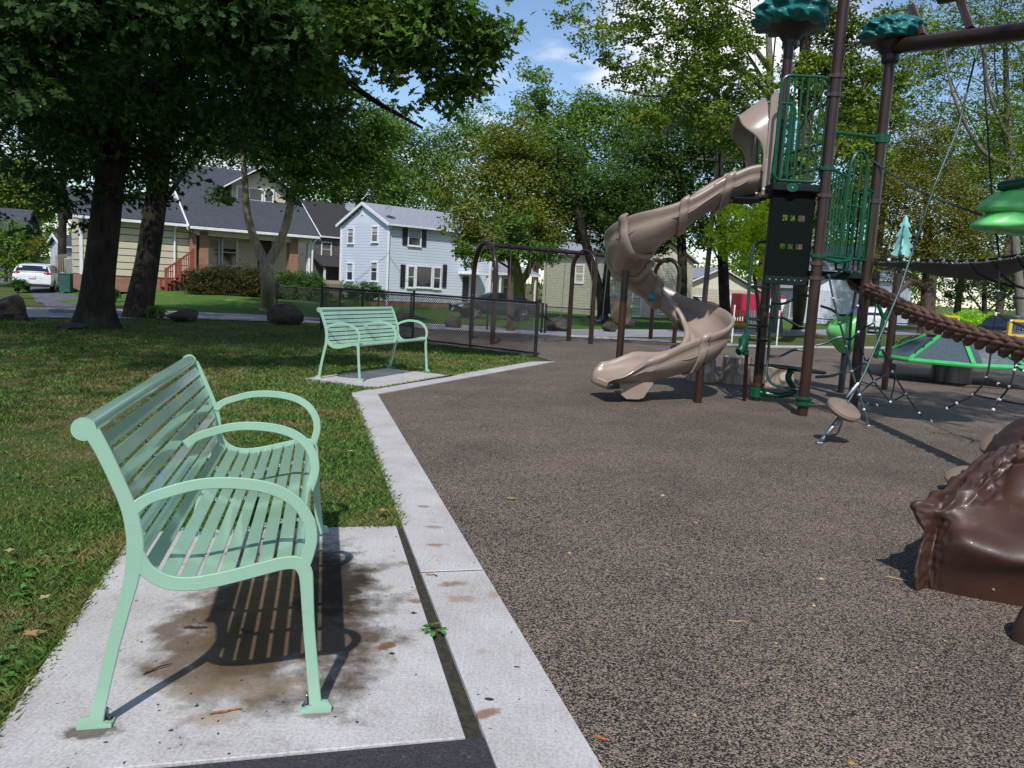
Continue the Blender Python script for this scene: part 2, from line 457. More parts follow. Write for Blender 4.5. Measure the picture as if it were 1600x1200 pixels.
# the path and the far kerb on the other side
fk = [(-2, 22.75), (2.55, 22.46), (7.16, 22.41), (12.75, 25.6), (17.1, 27.8), (30, 31)]
def offs(line, d):
    res = []
    for i, p in enumerate(line):
        a = line[max(i-1, 0)]; c = line[min(i+1, len(line)-1)]
        dx, dy = c[0]-a[0], c[1]-a[1]; l = math.hypot(dx, dy); res.append((p[0]-dy/l*d, p[1]+dx/l*d))
    return res
def dens(line, k): 
    r = []
    for i in range(len(line)-1): r += [lerp2(line[i], line[i+1], j/k) for j in range(k)]
    return r+[line[-1]]
fkd = dens(fk, 6)
b = MB(); o1 = offs(fkd, .28)
b.grid([[(p[0], p[1], -.1) for p in fkd], [(p[0], p[1], .04) for p in fkd], [(p[0], p[1], .04+.02*0) for p in o1], [(p[0], p[1], -.3) for p in o1]], False)
o = b.build('far_kerb', M_KERB, angle=0); tag(o, kind='structure')
drape('park_path', [offs(fkd, .285+t) for t in (0, .8, 1.6, 2.4, 2.9)], M_PATH, .006)
# street in a frame of its own
def sq(a, q): return (-12+a*SX-q*SY, 20+a*SY+q*SX)
drape('street', [[sq(a, q) for a in np.arange(-40, 110, 1.5)] for q in (-1.5, -.5, .5, 1.5, 2.0)], M_STREET, .012)
b = MB()
for q0, q1 in ((2.0, 2.14),):
    A = np.arange(-40, 110, 1.5); rows = []
    for q, dz in ((q0, -.1), (q0, .05), (q1, .05), (q1, -.1)): rows.append([(*sq(a, q), TZ(*sq(a, q))+dz) for a in A])
    b.grid(rows, False)
o = b.build('street_kerb', M_KERB, angle=0); tag(o, kind='structure')
# greener lawns beyond the lane, their sunlit brightness put into the colour
M_LAWN2 = pm('sunlit_lawn_tone', (84,116,46), (54,82,32), 26, 6, .95, .8, 60, .03, spec=.15, dirt=((112,124,62), .9, .55))
drape('house_lawn', [[sq(a, q) for a in np.arange(4.2, 70, 1.5)] for q in (2.15, 4, 6, 8, 10, 13, 18, 26)], M_LAWN2, .004)
drape('house_lawn', [[sq(a, q) for a in np.arange(-22, -2.0, 1.5)] for q in (2.15, 4, 6, 8, 10, 13, 18, 26)], M_LAWN2, .004)
# driveway of the bungalow
def lerpv(a, b, t): return a+(b-a)*t
DW0, DW1 = G(78, 489), G(205, 494); DW2, DW3 = G(48, 456), G(112, 457)
drape('driveway', [[tuple(lerpv(lerpv(DW0, DW1, t), lerpv(DW2, DW3, t), s_)[:2]) for t in np.linspace(0, 1, 5)] for s_ in np.linspace(0, 1.35, 14)], M_DRIVE, .018)

# kerb segments near us
KW = .305
def slab(name, poly, top, mat, parent=None, bev=.003, depth=.12):
    c = Vector((sum(p[0] for p in poly)/len(poly), sum(p[1] for p in poly)/len(poly), 0))
    b = MB(); n = len(poly)
    rows = []
    for ins, z in ((0, -depth), (0, top-bev), (bev, top)):
        r = []
        for i, p in enumerate(poly):
            v_ = Vector((p[0], p[1], 0)); d = (c-v_); 
            r.append((p[0]+d.x/d.length*ins*1.4, p[1]+d.y/d.length*ins*1.4, z))
        rows.append(r)
    b.grid(rows, False, close_u=True); k = len(b.v)
    b.f.append([k-n+i for i in range(n)]); b.mi.append(0); b.sm.append(False)
    return b.build(name, mat, parent)
def along(t, off): return (KA[0]+kd[0]*t+kn[0]*off, KA[1]+kd[1]*t+kn[1]*off)
def along2(t, off): return (KA[0]+kd2[0]*t+kn2[0]*off, KA[1]+kd2[1]*t+kn2[1]*off)
# corner mitre
mit = (-1.900, 9.349)
tJ = 5.83
for poly in ([KA, along(tJ-.008, 0), along(tJ-.008, KW), along(.30, KW), mit],
             [along(tJ+.008, 0), along(10.4, 0), along(10.4, KW), along(tJ+.008, KW)],
             [mit, along2(.12, KW*1.0), along2(2.6, KW), along2(2.6, 0), KA],
             [along2(2.606, 0), along2(2.606, KW), along2(5.35, KW), along2(5.85, 0)]):
    # order anticlockwise
    ar = sum(poly[i][0]*poly[(i+1)%len(poly)][1]-poly[(i+1)%len(poly)][0]*poly[i][1] for i in range(len(poly)))
    o = slab('concrete_kerb', poly if ar > 0 else poly[::-1], .012, M_KERB); tag(o, kind='structure')
# dark sealant in the kerb's cross joint
b = MB(); ja, jb = along(tJ, .002), along(tJ, KW-.002); b.beam((*ja, -.04), (*jb, -.04), .016, .096, up=(0,0,1)); o = b.build('kerb_joint', M_ASPH); tag(o, kind='structure')
# bench pads
PB = (-.085, 2.285); pe = (-.2475, .9689); pw = (-.9689, -.2475)
def padpt(a, b_): return (PB[0]+pe[0]*a+pw[0]*b_, PB[1]+pe[1]*a+pw[1]*b_)
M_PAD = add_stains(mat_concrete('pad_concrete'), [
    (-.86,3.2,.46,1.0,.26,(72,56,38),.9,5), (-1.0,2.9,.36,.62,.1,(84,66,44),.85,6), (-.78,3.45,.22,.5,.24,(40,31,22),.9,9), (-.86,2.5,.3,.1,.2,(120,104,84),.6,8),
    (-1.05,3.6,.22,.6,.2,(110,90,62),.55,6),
    (-.42,2.86,.07,.035,.9,(104,70,40),.9,30), (-.33,3.42,.1,.05,.2,(150,124,98),.7,16), (-.36,3.3,.05,.03,0,(120,84,58),.8,24),
    (-.47,3.75,.05,.03,0,(124,96,70),.7,24), (-1.2,2.2,.1,.05,.2,(70,56,42),.8,20), (-.57,2.36,.05,.03,.2,(96,84,70),.6,20), (-.86,2.31,.12,.06,.1,(140,122,100),.6,14)])
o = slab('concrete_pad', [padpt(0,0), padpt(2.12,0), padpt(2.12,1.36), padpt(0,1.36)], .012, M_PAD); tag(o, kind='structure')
q4 = [(-1.69,9.78), (-.84,11.6), (-1.96,12.12), (-2.78,10.35)]
o = slab('concrete_pad', q4, .012, M_PAD_FAR); tag(o, kind='structure')
# soil in the joint beside the near pad, asphalt path under our feet
b = MB(); b.add([(*padpt(-.1, -.46), -.006), (*padpt(2.3, -.46), -.006), (*padpt(2.3, .02), -.006), (*padpt(-.1, .02), -.006)], [(0,1,2,3)], False)
o = b.build('joint_soil', M_SOIL, angle=0); tag(o, kind='structure')
b = MB(); b.add([(*padpt(0, -.2), .004), (*padpt(-.02, 2.8), .004), (*padpt(-5, 2.8), .004), (*padpt(-5, -2), .004)], [(0,1,2,3)], False)
# fill in the triangle up to the kerb
o = b.build('asphalt_path', M_ASPH, angle=0); tag(o, kind='structure')

# grass blades
def inpoly(x, y, poly):
    c = np.zeros(len(x), bool); n = len(poly)
    for i in range(n):
        x0, y0 = poly[i]; x1, y1 = poly[(i+1) % n]
        cond = ((y0 > y) != (y1 > y)) & (x < (x1-x0)*(y-y0)/(y1-y0+1e-12)+x0)
        c ^= cond
    return c
pad1 = [padpt(-.02,-.15), padpt(2.13,-.15), padpt(2.13,1.37), padpt(-.02,1.37)]
lawn_poly = [along(10,KW), mit, along2(.12,KW), along2(5.3,KW), (.35,15.5), (-4.9,19.5), (-5.2,22.0), (-6.4, 24.4), (-12.5,19.3), (-20,12.0), (-20,2), (-3.2,2.0), (-1.5, 2.0)]
def grass(n):
    u = RNG.random(n); y = 1.95*(23.0/1.95)**u           # more blades per square metre near us
    x = (RNG.random(n)*1.02-.72)*y*1.02
    keep = inpoly(x, y, lawn_poly) & ~inpoly(x, y, pad1) & ~inpoly(x, y, q4)
    keep &= ~((y < 2.3) & (x > -1.42))
    x, y = x[keep], y[keep]; n = len(x)
    clump = np.array([noise.noise((a*1.7, b_*1.7, 3.1)) for a, b_ in zip(x[::1], y[::1])])
    dry = np.array([noise.noise((a*.45, b_*.45, 9.1))+.5*noise.noise((a*2.1, b_*2.1, 4.7)) for a, b_ in zip(x, y)])
    kp = RNG.random(n) > np.clip(dry*2.2-.1, 0, .6)
    x, y, clump, dry = x[kp], y[kp], clump[kp], dry[kp]; n = len(x)
    h = (.016+.018*RNG.random(n))*(1+.7*np.clip(clump, -.6, 1))*(1-.35*np.clip(dry*2, 0, 1))*np.clip(1.0+.02*y, 1, 1.3)
    wd = np.clip(.0016*y, .004, .02)*(0.7+.6*RNG.random(n))
    an = RNG.random(n)*2*PI; lean = h*(.3+.9*RNG.random(n)); la = RNG.random(n)*2*PI
    z0 = np.array([TZ(a, b_) for a, b_ in zip(x, y)])-.014
    dx, dy = np.cos(an)*wd/2, np.sin(an)*wd/2
    tx, ty = np.cos(la)*lean, np.sin(la)*lean
    A = np.stack([x-dx, y-dy, z0], 1); B = np.stack([x+dx, y+dy, z0], 1)
    C = np.stack([x+dx*.8+tx*.35, y+dy*.8+ty*.35, z0+h*.6], 1); D = np.stack([x+tx, y+ty, z0+h], 1)
    V = np.stack([A, B, C, D], 1).reshape(-1, 3)
    i = np.arange(n)*4
    F = np.concatenate([np.stack([i, i+1, i+2], 1), np.stack([i, i+2, i+3], 1)])
    o = np_mesh('grass', V, F, M_BLADE); tag(o, 'short patchy green and straw coloured lawn grass beside the concrete kerb', 'grass', kind='stuff')
grass(400000)
# longer fringe along the slab edges
def fringe(lines, n):
    Vs = []; 
    x = []; y = []
    for (p0, p1, nn) in lines:
        t = RNG.random(nn); x.append(p0[0]+(p1[0]-p0[0])*t+RNG.normal(0, .02, nn)); y.append(p0[1]+(p1[1]-p0[1])*t+RNG.normal(0, .02, nn))
    x = np.concatenate(x); y = np.concatenate(y); n = len(x)
    h = .02+.028*RNG.random(n); an = RNG.random(n)*2*PI; wd = np.clip(.0015*y, .004, .012); lean = h*(.4+.8*RNG.random(n)); la = RNG.random(n)*2*PI
    dx, dy = np.cos(an)*wd/2, np.sin(an)*wd/2; tx, ty = np.cos(la)*lean, np.sin(la)*lean; z0 = np.full(n, -.01)
    A = np.stack([x-dx, y-dy, z0], 1); B = np.stack([x+dx, y+dy, z0], 1)
    C = np.stack([x+dx*.8+tx*.35, y+dy*.8+ty*.35, z0+h*.6], 1); D = np.stack([x+tx, y+ty, z0+h], 1)
    V = np.stack([A, B, C, D], 1).reshape(-1, 3); i = np.arange(n)*4
    F = np.concatenate([np.stack([i, i+1, i+2], 1), np.stack([i, i+2, i+3], 1)])
    o = np_mesh('grass_fringe', V, F, M_BLADE); tag(o, 'ragged longer grass fringe growing over the edges of the concrete', 'grass', kind='stuff')
fringe([(padpt(0,1.38), padpt(2.13,1.38), 2600), (padpt(2.145,1.36), padpt(2.145,.02), 1600), (along(.3,KW+.015), along(5.1,KW+.015), 3600),
        (mit, along2(5.3,KW+.01), 1800), (q4[2], q4[3], 700), (q4[3], q4[0], 600), (q4[1], q4[2], 500), ((.3,15.6), (-4.9,19.5), 2500)], 0)
# ------------------------------------------------------------------ benches
def mat_bench():
    m, nt, b = new_mat('mint_enamel'); v = coords(nt)
    n = noise_n(nt, v, 3, 4)
    c = ramp(nt, n, [(.3, S((140,174,150))), (.7, S((147,183,158)))]).outputs[0]
    g2 = noise_n(nt, v, 16, 7, .7); c = mixc(nt, ramp(nt, g2, [(.60, (0,0,0)), (.72, (.4,.4,.4))]).outputs[0], c, S((112,134,112)))
    nt.links.new(c, b.inputs['Base Color']); b.inputs['Roughness'].default_value = .24
    b.inputs['Coat Weight'].default_value = .9; b.inputs['Coat Roughness'].default_value = .07
    vo = nd(nt, 'ShaderNodeTexVoronoi'); vo.inputs['Scale'].default_value = 95; nt.links.new(v, vo.inputs['Vector'])
    wet = noise_n(nt, v, 9, 4)
    d = ramp(nt, vo.outputs['Distance'], [(.12, (1,1,1)), (.3, (0,0,0))]).outputs[0]
    wf = ramp(nt, wet, [(.46, (0,0,0)), (.56, (1,1,1))]).outputs[0]
    h = mixc(nt, wf, (0,0,0), d)
    bump_n(nt, b, h, .3, .002)
    return m
M_BENCH = mat_bench()
M_STEEL = pm('galvanised_steel', (170,172,176), (130,132,136), 30, 3, .35, metal=1.0)
def strip(b, ctrl, t0, t1, k=7):
    pts = cr(ctrl, k); rows = []
    for i, p in enumerate(pts):
        a = pts[max(i-1, 0)]; c = pts[min(i+1, len(pts)-1)]
        d = np.array([c[0]-a[0], c[1]-a[1]]); d /= max(np.linalg.norm(d), 1e-9); n_ = np.array([-d[1], d[0]])*p[2]/2
        e = .0025
        n1 = n_*(1-2*e/p[2])
        rows.append([(p[0]+n_[0], t0+e, p[1]+n_[1]), (p[0]+n_[0], t1-e, p[1]+n_[1]), (p[0]+n1[0], t1, p[1]+n1[1]), (p[0]-n1[0], t1, p[1]-n1[1]),
                     (p[0]-n_[0], t1-e, p[1]-n_[1]), (p[0]-n_[0], t0+e, p[1]-n_[1]), (p[0]-n1[0], t0, p[1]-n1[1]), (p[0]+n1[0], t0, p[1]+n1[1])])
    b.grid(rows, True, close_u=True)
    k0 = len(b.v)-8*len(rows)
    b.f.append([k0+i for i in range(8)]); b.mi.append(0); b.sm.append(False)
    k1 = len(b.v)-8
    b.f.append([k1+i for i in range(8)][::-1]); b.mi.append(0); b.sm.append(False)
BACK = [(.006,.905,.046),(.034,.850,.042),(.070,.765,.041),(.100,.685,.042),(.116,.61,.046),(.119,.545,.048),(.108,.46,.042),(.085,.37,.040),(.050,.225,.038),(.018,.07,.038),(.010,.02,.038)]
SEAT = [(.119,.58,.030),(.130,.525,.042),(.155,.482,.044),(.205,.450,.044),(.265,.441,.044),(.33,.448,.044),(.40,.463,.043),(.48,.483,.042),(.545,.498,.042),(.585,.494,.043),(.606,.466,.043),(.612,.42,.040),(.620,.30,.036),(.634,.15,.036),(.646,.03,.038)]
ARM = [(.113,.672,.040),(.150,.702,.034),(.205,.724,.034),(.295,.748,.034),(.40,.751,.036),(.50,.733,.037),(.572,.692,.037),(.612,.632,.037),(.622,.572,.037),(.612,.520,.037),(.600,.478,.034)]
def make_bench(loc, rz, label):
    root = E('park_bench', loc, label, 'bench', 'mint green park benches', rz)
    LN = 1.83
    for y0, s in ((0, 1), (LN-.013, -1)):
        b = MB()
        strip(b, BACK, y0, y0+.013); strip(b, SEAT, y0+.0007, y0+.0123)
        b.tube([(-.014, y0+.0004, .912), (-.014, y0+.0126, .912)], .034, 20)
        for fx, sg in ((.005, -1), (.645, 1)):
            b.prism([(fx-sg*.045, .0), (fx+sg*.05, .0), (fx+sg*.052, .02), (fx+sg*.04, .036), (fx+sg*.01, .04), (fx-sg*.02, .022), (fx-sg*.045, .012)] if sg > 0 else
                    [(fx+.045, .0), (fx+.045, .012), (fx+.02, .022), (fx-.01, .04), (fx-.04, .036), (fx-.052, .02), (fx-.05, .0)], -(y0+.0136), -(y0-.0004), Matrix.Rotation(PI/2, 4, 'X'))
            b.box((fx-sg*.025, y0+.0065+s*.022, .005), (.042, .06, .009))
        fr = b.build('end_frame', M_BENCH, root)
        b2 = MB()
        for fx, sg in ((.005, -1), (.645, 1)):
            M_ = Matrix.Translation((fx-sg*.026, y0+.0065+s*.026, .010))
            b2.lathe([(.016, 0), (.016, .003)], 12, M_); b2.lathe([(.011, .003), (.011, .012)], 6, M_, False); b2.lathe([(.006, .012), (.006, .036), (.003, .039)], 8, M_)
        b2.build('anchor_bolts', M_STEEL, fr)
    for y0 in (0.0, LN/2, LN-.013):
        b = MB(); strip(b, ARM, y0+.0013, y0+.0117); b.build('armrest', M_BENCH, root)
    b = MB()
    for y0 in (.014, LN-.014):
        for (x_, z_) in ((.118,.665),(.600,.474),(.122,.54)):
            for k in range(5): b.sphere((x_+.006*k-.012, y0, z_+.004*math.sin(k*2.2)), .0045, 6, 4)
    b.build('weld_beads', M_BENCH, root)['kind'] = 'stuff'
    # slats
    path = cr([(p[0], p[1]) for p in BACK[:5]] + [(.126,.545),(.142,.50),(.172,.472),(.215,.456)] + [(p[0], p[1]+.006) for p in SEAT[4:10]], 30)
    path = np.array(path); seg = np.linalg.norm(np.diff(path, axis=0), axis=1); s_ = np.concatenate([[0], np.cumsum(seg)]); tot = s_[-1]
    def at_s(q):
        q = min(max(q, 0), tot); return np.array([np.interp(q, s_, path[:,0]), np.interp(q, s_, path[:,1])])
    b = MB(); b.tube([(-.012, .0126, .913), (-.012, LN-.0126, .913)], .029, 18); b.build('top_rail', M_BENCH, root)
    pitch = .0575; q = .045; dots = MB(); i = 0
    while q < tot-.02:
        a, c = at_s(q-.02), at_s(q+.02); d = (c-a)/np.linalg.norm(c-a); p = at_s(q)
        M_ = Matrix.Translation((p[0], LN/2, p[1])) @ Matrix.Rotation(-math.atan2(d[1], d[0]), 4, 'Y')
        bb = MB(); bb.box((0,0,0), (.0455, LN-.0262, .006), M_, .0018); bb.build('slat', M_BENCH, root)
        q += pitch; i += 1
    b = MB(); p = at_s(tot)
    b.tube([(p[0]+.004, .0131, p[1]-.012), (p[0]+.004, LN-.0131, p[1]-.012)], .0205, 14); b.build('front_rail', M_BENCH, root)
    for y0 in (LN*.25, LN*.5, LN*.75):
        b = MB(); rows = []
        for q in np.linspace(.02, tot-.01, 40):
            a, c = at_s(q-.01), at_s(q+.01); d = (c-a)/np.linalg.norm(c-a); nn = np.array([-d[1], d[0]]); p = at_s(q)-nn*.0105*(1) if True else 0
            sgn = 1
            p1 = at_s(q)+np.array([d[1], -d[0]])*(-.0042); p2 = at_s(q)+np.array([d[1], -d[0]])*(-.0095)
            p1 = at_s(q)+np.array([d[1], -d[0]])*sgn*.0042; p2 = at_s(q)+np.array([d[1], -d[0]])*sgn*.0095
            rows.append([(p1[0], y0-.012, p1[1]), (p1[0], y0+.012, p1[1]), (p2[0], y0+.012, p2[1]), (p2[0], y0-.012, p2[1])])
        b.grid(rows, True, close_u=True); b.build('support_strap', M_BENCH, root)
        dots.v = dots.v
        q = .045+pitch/2
        while q < tot-.03:
            p = at_s(q); dots.sphere((p[0], y0, p[1]), .0058, 6, 4); q += pitch
    o = dots.build('strap_rivets', M_STEEL, root); o['kind'] = 'stuff'
    return root
make_bench((-1.197, 2.219, .012), math.atan2(.234, .972), 'large mint green slatted metal bench close by, bolted to the stained concrete pad')
make_bench((-2.58, 10.46, .012), rad(-22.0), 'smaller looking mint green bench farther off by the kerb bend and chain link fence')

# ------------------------------------------------------------------ litter on the ground
M_TWIG = pm('twig_bark', (70,54,42), (38,30,24), 60, 4, .9, .5, 150, .002)
M_TWIGP = pm('peeled_twig', (168,104,70), (120,66,44), 40, 4, .7)
M_LEAFDRY = pm('dry_leaf', (170,128,84), (120,84,52), 30, 4, .8)
M_LEAFDK = pm('dark_wet_leaf', (52,46,56), (34,32,40), 30, 4, .5)
M_LEAFGR = pm('fallen_green_leaf', (150,150,96), (100,104,60), 30, 4, .7)
M_PALE = pm('pale_bark_chip', (176,154,120), (146,122,90), 30, 4, .8)
M_WEED = pm('weed_leaf', (78,122,46), (54,94,34), 20, 4, .6)
def twig(u, v, length, ang, r, label, mat=M_TWIG, z=.012, fork=False):
    g = G(u, v); pts = []
    for i in range(7):
        t = i/6-.5; pts.append((g.x+math.cos(ang)*t*length, g.y+math.sin(ang)*t*length+.012*math.sin(i*1.9)*length*3, z+r+.003*math.sin(i*2.3)**2))
    b = MB(); b.tube(pts, [r*(.55+.5*((i*37) % 5)/5) for i in range(7)], 6)
    if fork: b.tube([pts[3], (pts[3][0]+.03, pts[3][1]+.03, pts[3][2]+.008), (pts[3][0]+.05, pts[3][1]+.07, z+r)], [r*.8, r*.6, r*.3], 5)
    o = b.build('twig', mat); tag(o, label, 'twig'); return o
twig(305, 987, .085, .15, .006, 'black wet curved twig under the big bench', fork=False)
twig(384, 993, .05, -.3, .0075, 'short black bark piece under the big bench front, right of the curved twig')
twig(353, 1119, .095, .45, .005, 'red brown peeled stick on the concrete between the bench feet', M_TWIGP)
twig(232, 1057, .04, 1.1, .004, 'tiny forked dark twig beside the rear foot of the big bench', fork=True)
twig(1150+0, 972, .08, .1, .003, 'thin straw coloured stick lying alone on the rubber surface', M_PALE, 0)
twig(940, 1157, .05, -.4, .006, 'short pinkish stick on the rubber near the kerb at the bottom', M_TWIGP, 0)
twig(1400, 905, .11, -.5, .003, 'thin pale stick on the rubber beside the brown boulder', M_PALE, 0)
def leaf_poly(b, c, size, ang, lobes=4, z=.0, curl=.15, asp=.45):
    pts = []; n = 16
    for i in range(n):
        t = 2*PI*i/n; r = size*(.72+.28*math.cos(lobes*t)); pts.append((r*math.cos(t), r*math.sin(t)*asp*1.6))
    ca, sa = math.cos(ang), math.sin(ang)
    vs = [(c[0], c[1], c[2]+z+.004)]
    for (x, y) in pts: vs.append((c[0]+x*ca-y*sa, c[1]+x*sa+y*ca, c[2]+z+.003+curl*abs(y)*.9+curl*.35*abs(x)))
    b.add(vs, [(0, 1+i, 1+(i+1) % n) for i in range(n)], True)
def leaf(u, v, size, ang, mat, label, z=.012, group=None, lobes=4, asp=.45):
    g = G(u, v); g.z = max(g.z, 0) if z < .1 else g.z
    b = MB(); leaf_poly(b, (g.x, g.y, z), size, ang, lobes, 0, .2, asp); o = b.build('fallen_leaf', mat); tag(o, label, 'leaf', group); return o
leaf(646, 963, .016, .1, M_LEAFDK, 'dark oval leaf fragment on the pad beside the soil joint')
leaf(612, 1027, .014, .3, M_LEAFDK, 'dark leaf fragment above the brown fan shaped stain on the pad')
leaf(764, 1099, .016, -.1, M_LEAFDK, 'dark rectangular scrap on the kerb beyond the joint weed', lobes=0, asp=.3)
leaf(807, 1048, .011, 0, M_LEAFDK, 'small dark sliver on the kerb nearer the rubber edge', asp=.2, lobes=0)
leaf(672, 902, .022, .1, M_PALE, 'pale wood chip on the kerb just below the cross joint', lobes=0, asp=.35)
leaf(681, 904, .012, -.9, M_LEAFDK, 'small dark scrap next to the pale chip on the kerb', lobes=0, asp=.25)
leaf(800, 780, .045, .2, M_LEAFGR, 'withered grey green oak leaf on the rubber surface', 0, lobes=5)
leaf(778, 786, .03, 1.0, M_LEAFDRY, 'curled brown leaf stalk beside the withered oak leaf on rubber', 0, lobes=3, asp=.25)
for i, (u, v, lab) in enumerate([(80,770,'pale curled dead leaf in the shaded grass left of the big bench'), (70,947,'tan dead leaf in the grass at the pad edge'), (48,1005,'brown folded leaf in the grass by the lower left pad edge'),
        (66,1003,'small russet leaf beside the brown folded leaf'), (15,872,'light dead leaf in grass at the far left'), (598,807,'orange dead leaf in the grass beside the kerb'), (568,775,'brown leaf in the grass strip behind the big bench'),
        (548,712,'dull tan leaf in the grass near the kerb corner'), (545,640,'yellowish leaf in the grass close to the kerb bend'), (30,650,'pale leaf far out on the shaded lawn'), (410,640,'straw coloured leaf on the lawn behind the bench back')]):
    leaf(u, v, .022+.009*((i*7) % 3), i*1.3, (M_LEAFDRY, M_PALE, M_LEAFDRY)[i % 3], lab, .035, None, 4)
# weed in the joint
g = G(676, 989); root = E('joint_weed', (g.x, g.y, 0), 'bright green weed sprouting from the soil joint beside the kerb', 'weed')
for k in range(9):
    a = k*2.4; rr = .016+.012*(k % 3); b = MB()
    c = Vector((math.cos(a)*rr, math.sin(a)*rr, .012+.006*(k % 4)))
    rows = []
    for i in range(5):
        t = i/4; wd = .012*math.sin(PI*(.12+.8*t)); p = c+Vector((math.cos(a), math.sin(a), .25-.5*t))*(t*.03)
        n_ = Vector((-math.sin(a), math.cos(a), 0))*wd
        rows.append([p-n_+Vector((0,0,.003)), p, p+n_+Vector((0,0,.003))])
    b.grid(rows); b.build('leaf', M_WEED, root)
# broad leaved weeds in the lawn
def weeds():
    b = MB()
    for _ in range(170):
        t = random.random(); 
        if random.random() < .6:
            p = padpt(.2+1.7*random.random(), 1.42+abs(random.gauss(0, .22)))
        else:
            p = (-4.5+random.random()*3.0, 3+random.random()*6)
            if p[0] > -2.0-.0*p[1] and p[1] < 5: continue
            if not inpoly(np.array([p[0]]), np.array([p[1]]), lawn_poly)[0]: continue
        for k in range(5):
            a = random.random()*6.28; ln = .014+.02*random.random(); wd = ln*.42; up = .25+random.random()*.7
            d = Vector((math.cos(a), math.sin(a), up)); n_ = Vector((-math.sin(a), math.cos(a), 0)); c = Vector((p[0], p[1], .005))
            b.add([c, c+d*ln*.5+n_*wd, c+d*ln+Vector((0,0,-ln*.3)), c+d*ln*.5-n_*wd], [(0,1,2,3)], True)
    o = b.build('lawn_weeds', M_WEED); tag(o, 'bright broad leaved clover and weeds in the lawn edge left of the bench pad', 'weeds', kind='stuff')
weeds()

def crumbs(name, label, n, place, mat, r0, r1):
    b = MB()
    for _ in range(n):
        x, y, z = place(); r = r0+(r1-r0)*random.random()**2; a = random.random()*6.28; e = .35+.6*random.random()
        vs = [(x+r*math.cos(a+k*1.257)*(1 if k % 2 else e), y+r*math.sin(a+k*1.257)*(1 if k % 2 else e), z) for k in range(5)]+[(x, y, z+r*.5)]
        b.add(vs, [(k, (k+1) % 5, 5) for k in range(5)], False)
    o = b.build(name, mat); tag(o, label, 'crumbs', kind='stuff')
def on_pad():
    if random.random() < .55: a, c_ = random.gauss(.75, .42), random.gauss(.78, .25)
    else: a, c_ = random.random()*2.1, random.random()*1.34
    p = padpt(min(2.1, max(.02, a)), min(1.34, max(.02, c_))); return p[0], p[1], .012
def on_kerb(): p = along(2.2+5.2*random.random(), .01+.28*random.random()); return p[0], p[1], .012
def on_rub():
    y = 2.2+12*random.random()**1.6; return -1.5+random.random()*(4.0+y*.5)+max(0, (9.3-y))*.27, y, .001
crumbs('dirt_crumbs', 'dark crumbs of bark and soil scattered over the bench pad', 260, on_pad, M_LEAFDK, .002, .009)
crumbs('dirt_crumbs', 'tiny dark specks scattered along the concrete kerb', 90, on_kerb, M_LEAFDK, .002, .006)
crumbs('leaf_litter', 'small pale leaf and bark scraps scattered over the rubber surface', 150, on_rub, M_PALE, .004, .018)
crumbs('leaf_litter', 'small brown leaf scraps scattered over the rubber surface', 110, on_rub, M_LEAFDRY, .005, .02)
# ------------------------------------------------------------------ play tower with the spiral slide
M_BROWN = pm('brown_powdercoat', (52,33,25), (46,29,22), 4, 3, .34, coat=.15, spec=.35)
M_GREEN = pm('green_powdercoat', (10,72,46), (8,62,40), 6, 3, .36, coat=.1, spec=.3)
M_DKGREEN = pm('dark_green_coat', (30,62,56), (24,52,48), 6, 3, .35, coat=.2)
M_DECK = pm('deck_vinyl', (16,32,31), (11,24,23), 20, 3, .7, spec=.2, bump=.3, bscale=160)
M_TAN = pm('tan_plastic', (148,131,119), (138,121,109), 3, 4, .36, bump=.05, bscale=160, coat=.12, rvar=.08, dirt=((118,104,94), 2.2, .62))
M_TANIN = M_TAN
M_TEAL = pm('teal_moulded_plastic', (20,106,104), (14,84,84), 5, 4, .42, bump=.3, bscale=9, bdist=.02)
M_CONE = pm('dark_cone_plastic', (52,44,44), (40,34,34), 6, 3, .5)
M_CLAMP = pm('clamp_brown', (64,43,34), (56,37,30), 10, 3, .3, coat=.2)
M_BOLT = pm('white_bolt_cap', (206,208,210), (190,192,196), 10, 2, .35)
M_LIME = pm('light_green_plastic', (112,198,112), (100,186,100), 3, 3, .35, coat=.25)
M_ROPEDK = pm('dark_net_rope', (30,58,62), (22,42,46), 80, 2, .7)
M_ROPEGR = pm('green_steel_cable', (32,68,64), (24,54,52), 90, 2, .5)
M_ROPEBK = pm('black_cable', (24,26,28), (18,18,20), 80, 2, .6)
M_ROPEBR = pm('brown_rope_plastic', (98,70,58), (80,56,46), 24, 4, .55, bump=.4, bscale=90)
M_GREYPL = pm('grey_belt_rubber', (84,84,90), (70,70,76), 8, 3, .6)
M_BLKPL = pm('black_sleeve', (34,34,42), (26,26,32), 14, 3, .35, coat=.3)
M_LIMEROD = pm('light_green_rim', (70,180,100), (62,168,92), 8, 3, .35)
M_DISC = pm('tan_disc', (130,112,98), (118,100,86), 4, 4, .45)

TX, TY = 3.545, 9.56           # near post
root_t = E('play_tower', (TX, TY, 0), 'tall brown and green climbing tower with a tan spiral slide and overhead beam', 'playground')
T = root_t
def TB(): return MB()
def post(x, y, z1, name='post'):
    b = MB(); b.tube([(x, y, -.05), (x, y, z1)], .0635, 20); return b.build(name, M_BROWN, T, True)
post1 = post(TX, TY, 6.6); post2 = post(3.33, 10.72, 4.62); post3 = post(4.27, 9.85, 4.36)
def clamp(parent, x, y, z, mat=M_CLAMP, h=.045, r=.078):
    b = MB(); b.lathe([(.064, -h/2), (r, -h/2), (r, h/2), (.064, h/2)], 20, Matrix.Translation((x, y, z)))
    b.box((x+r*.9, y-.02, z), (.035, .05, h*.9), None, .005); b.box((x-r*.9, y-.02, z), (.035, .05, h*.9), None, .005)
    b.build('clamp', mat, parent, True)
for z in (3.97, 3.76, 2.62, 1.83, 1.66): clamp(post1, TX, TY, z)
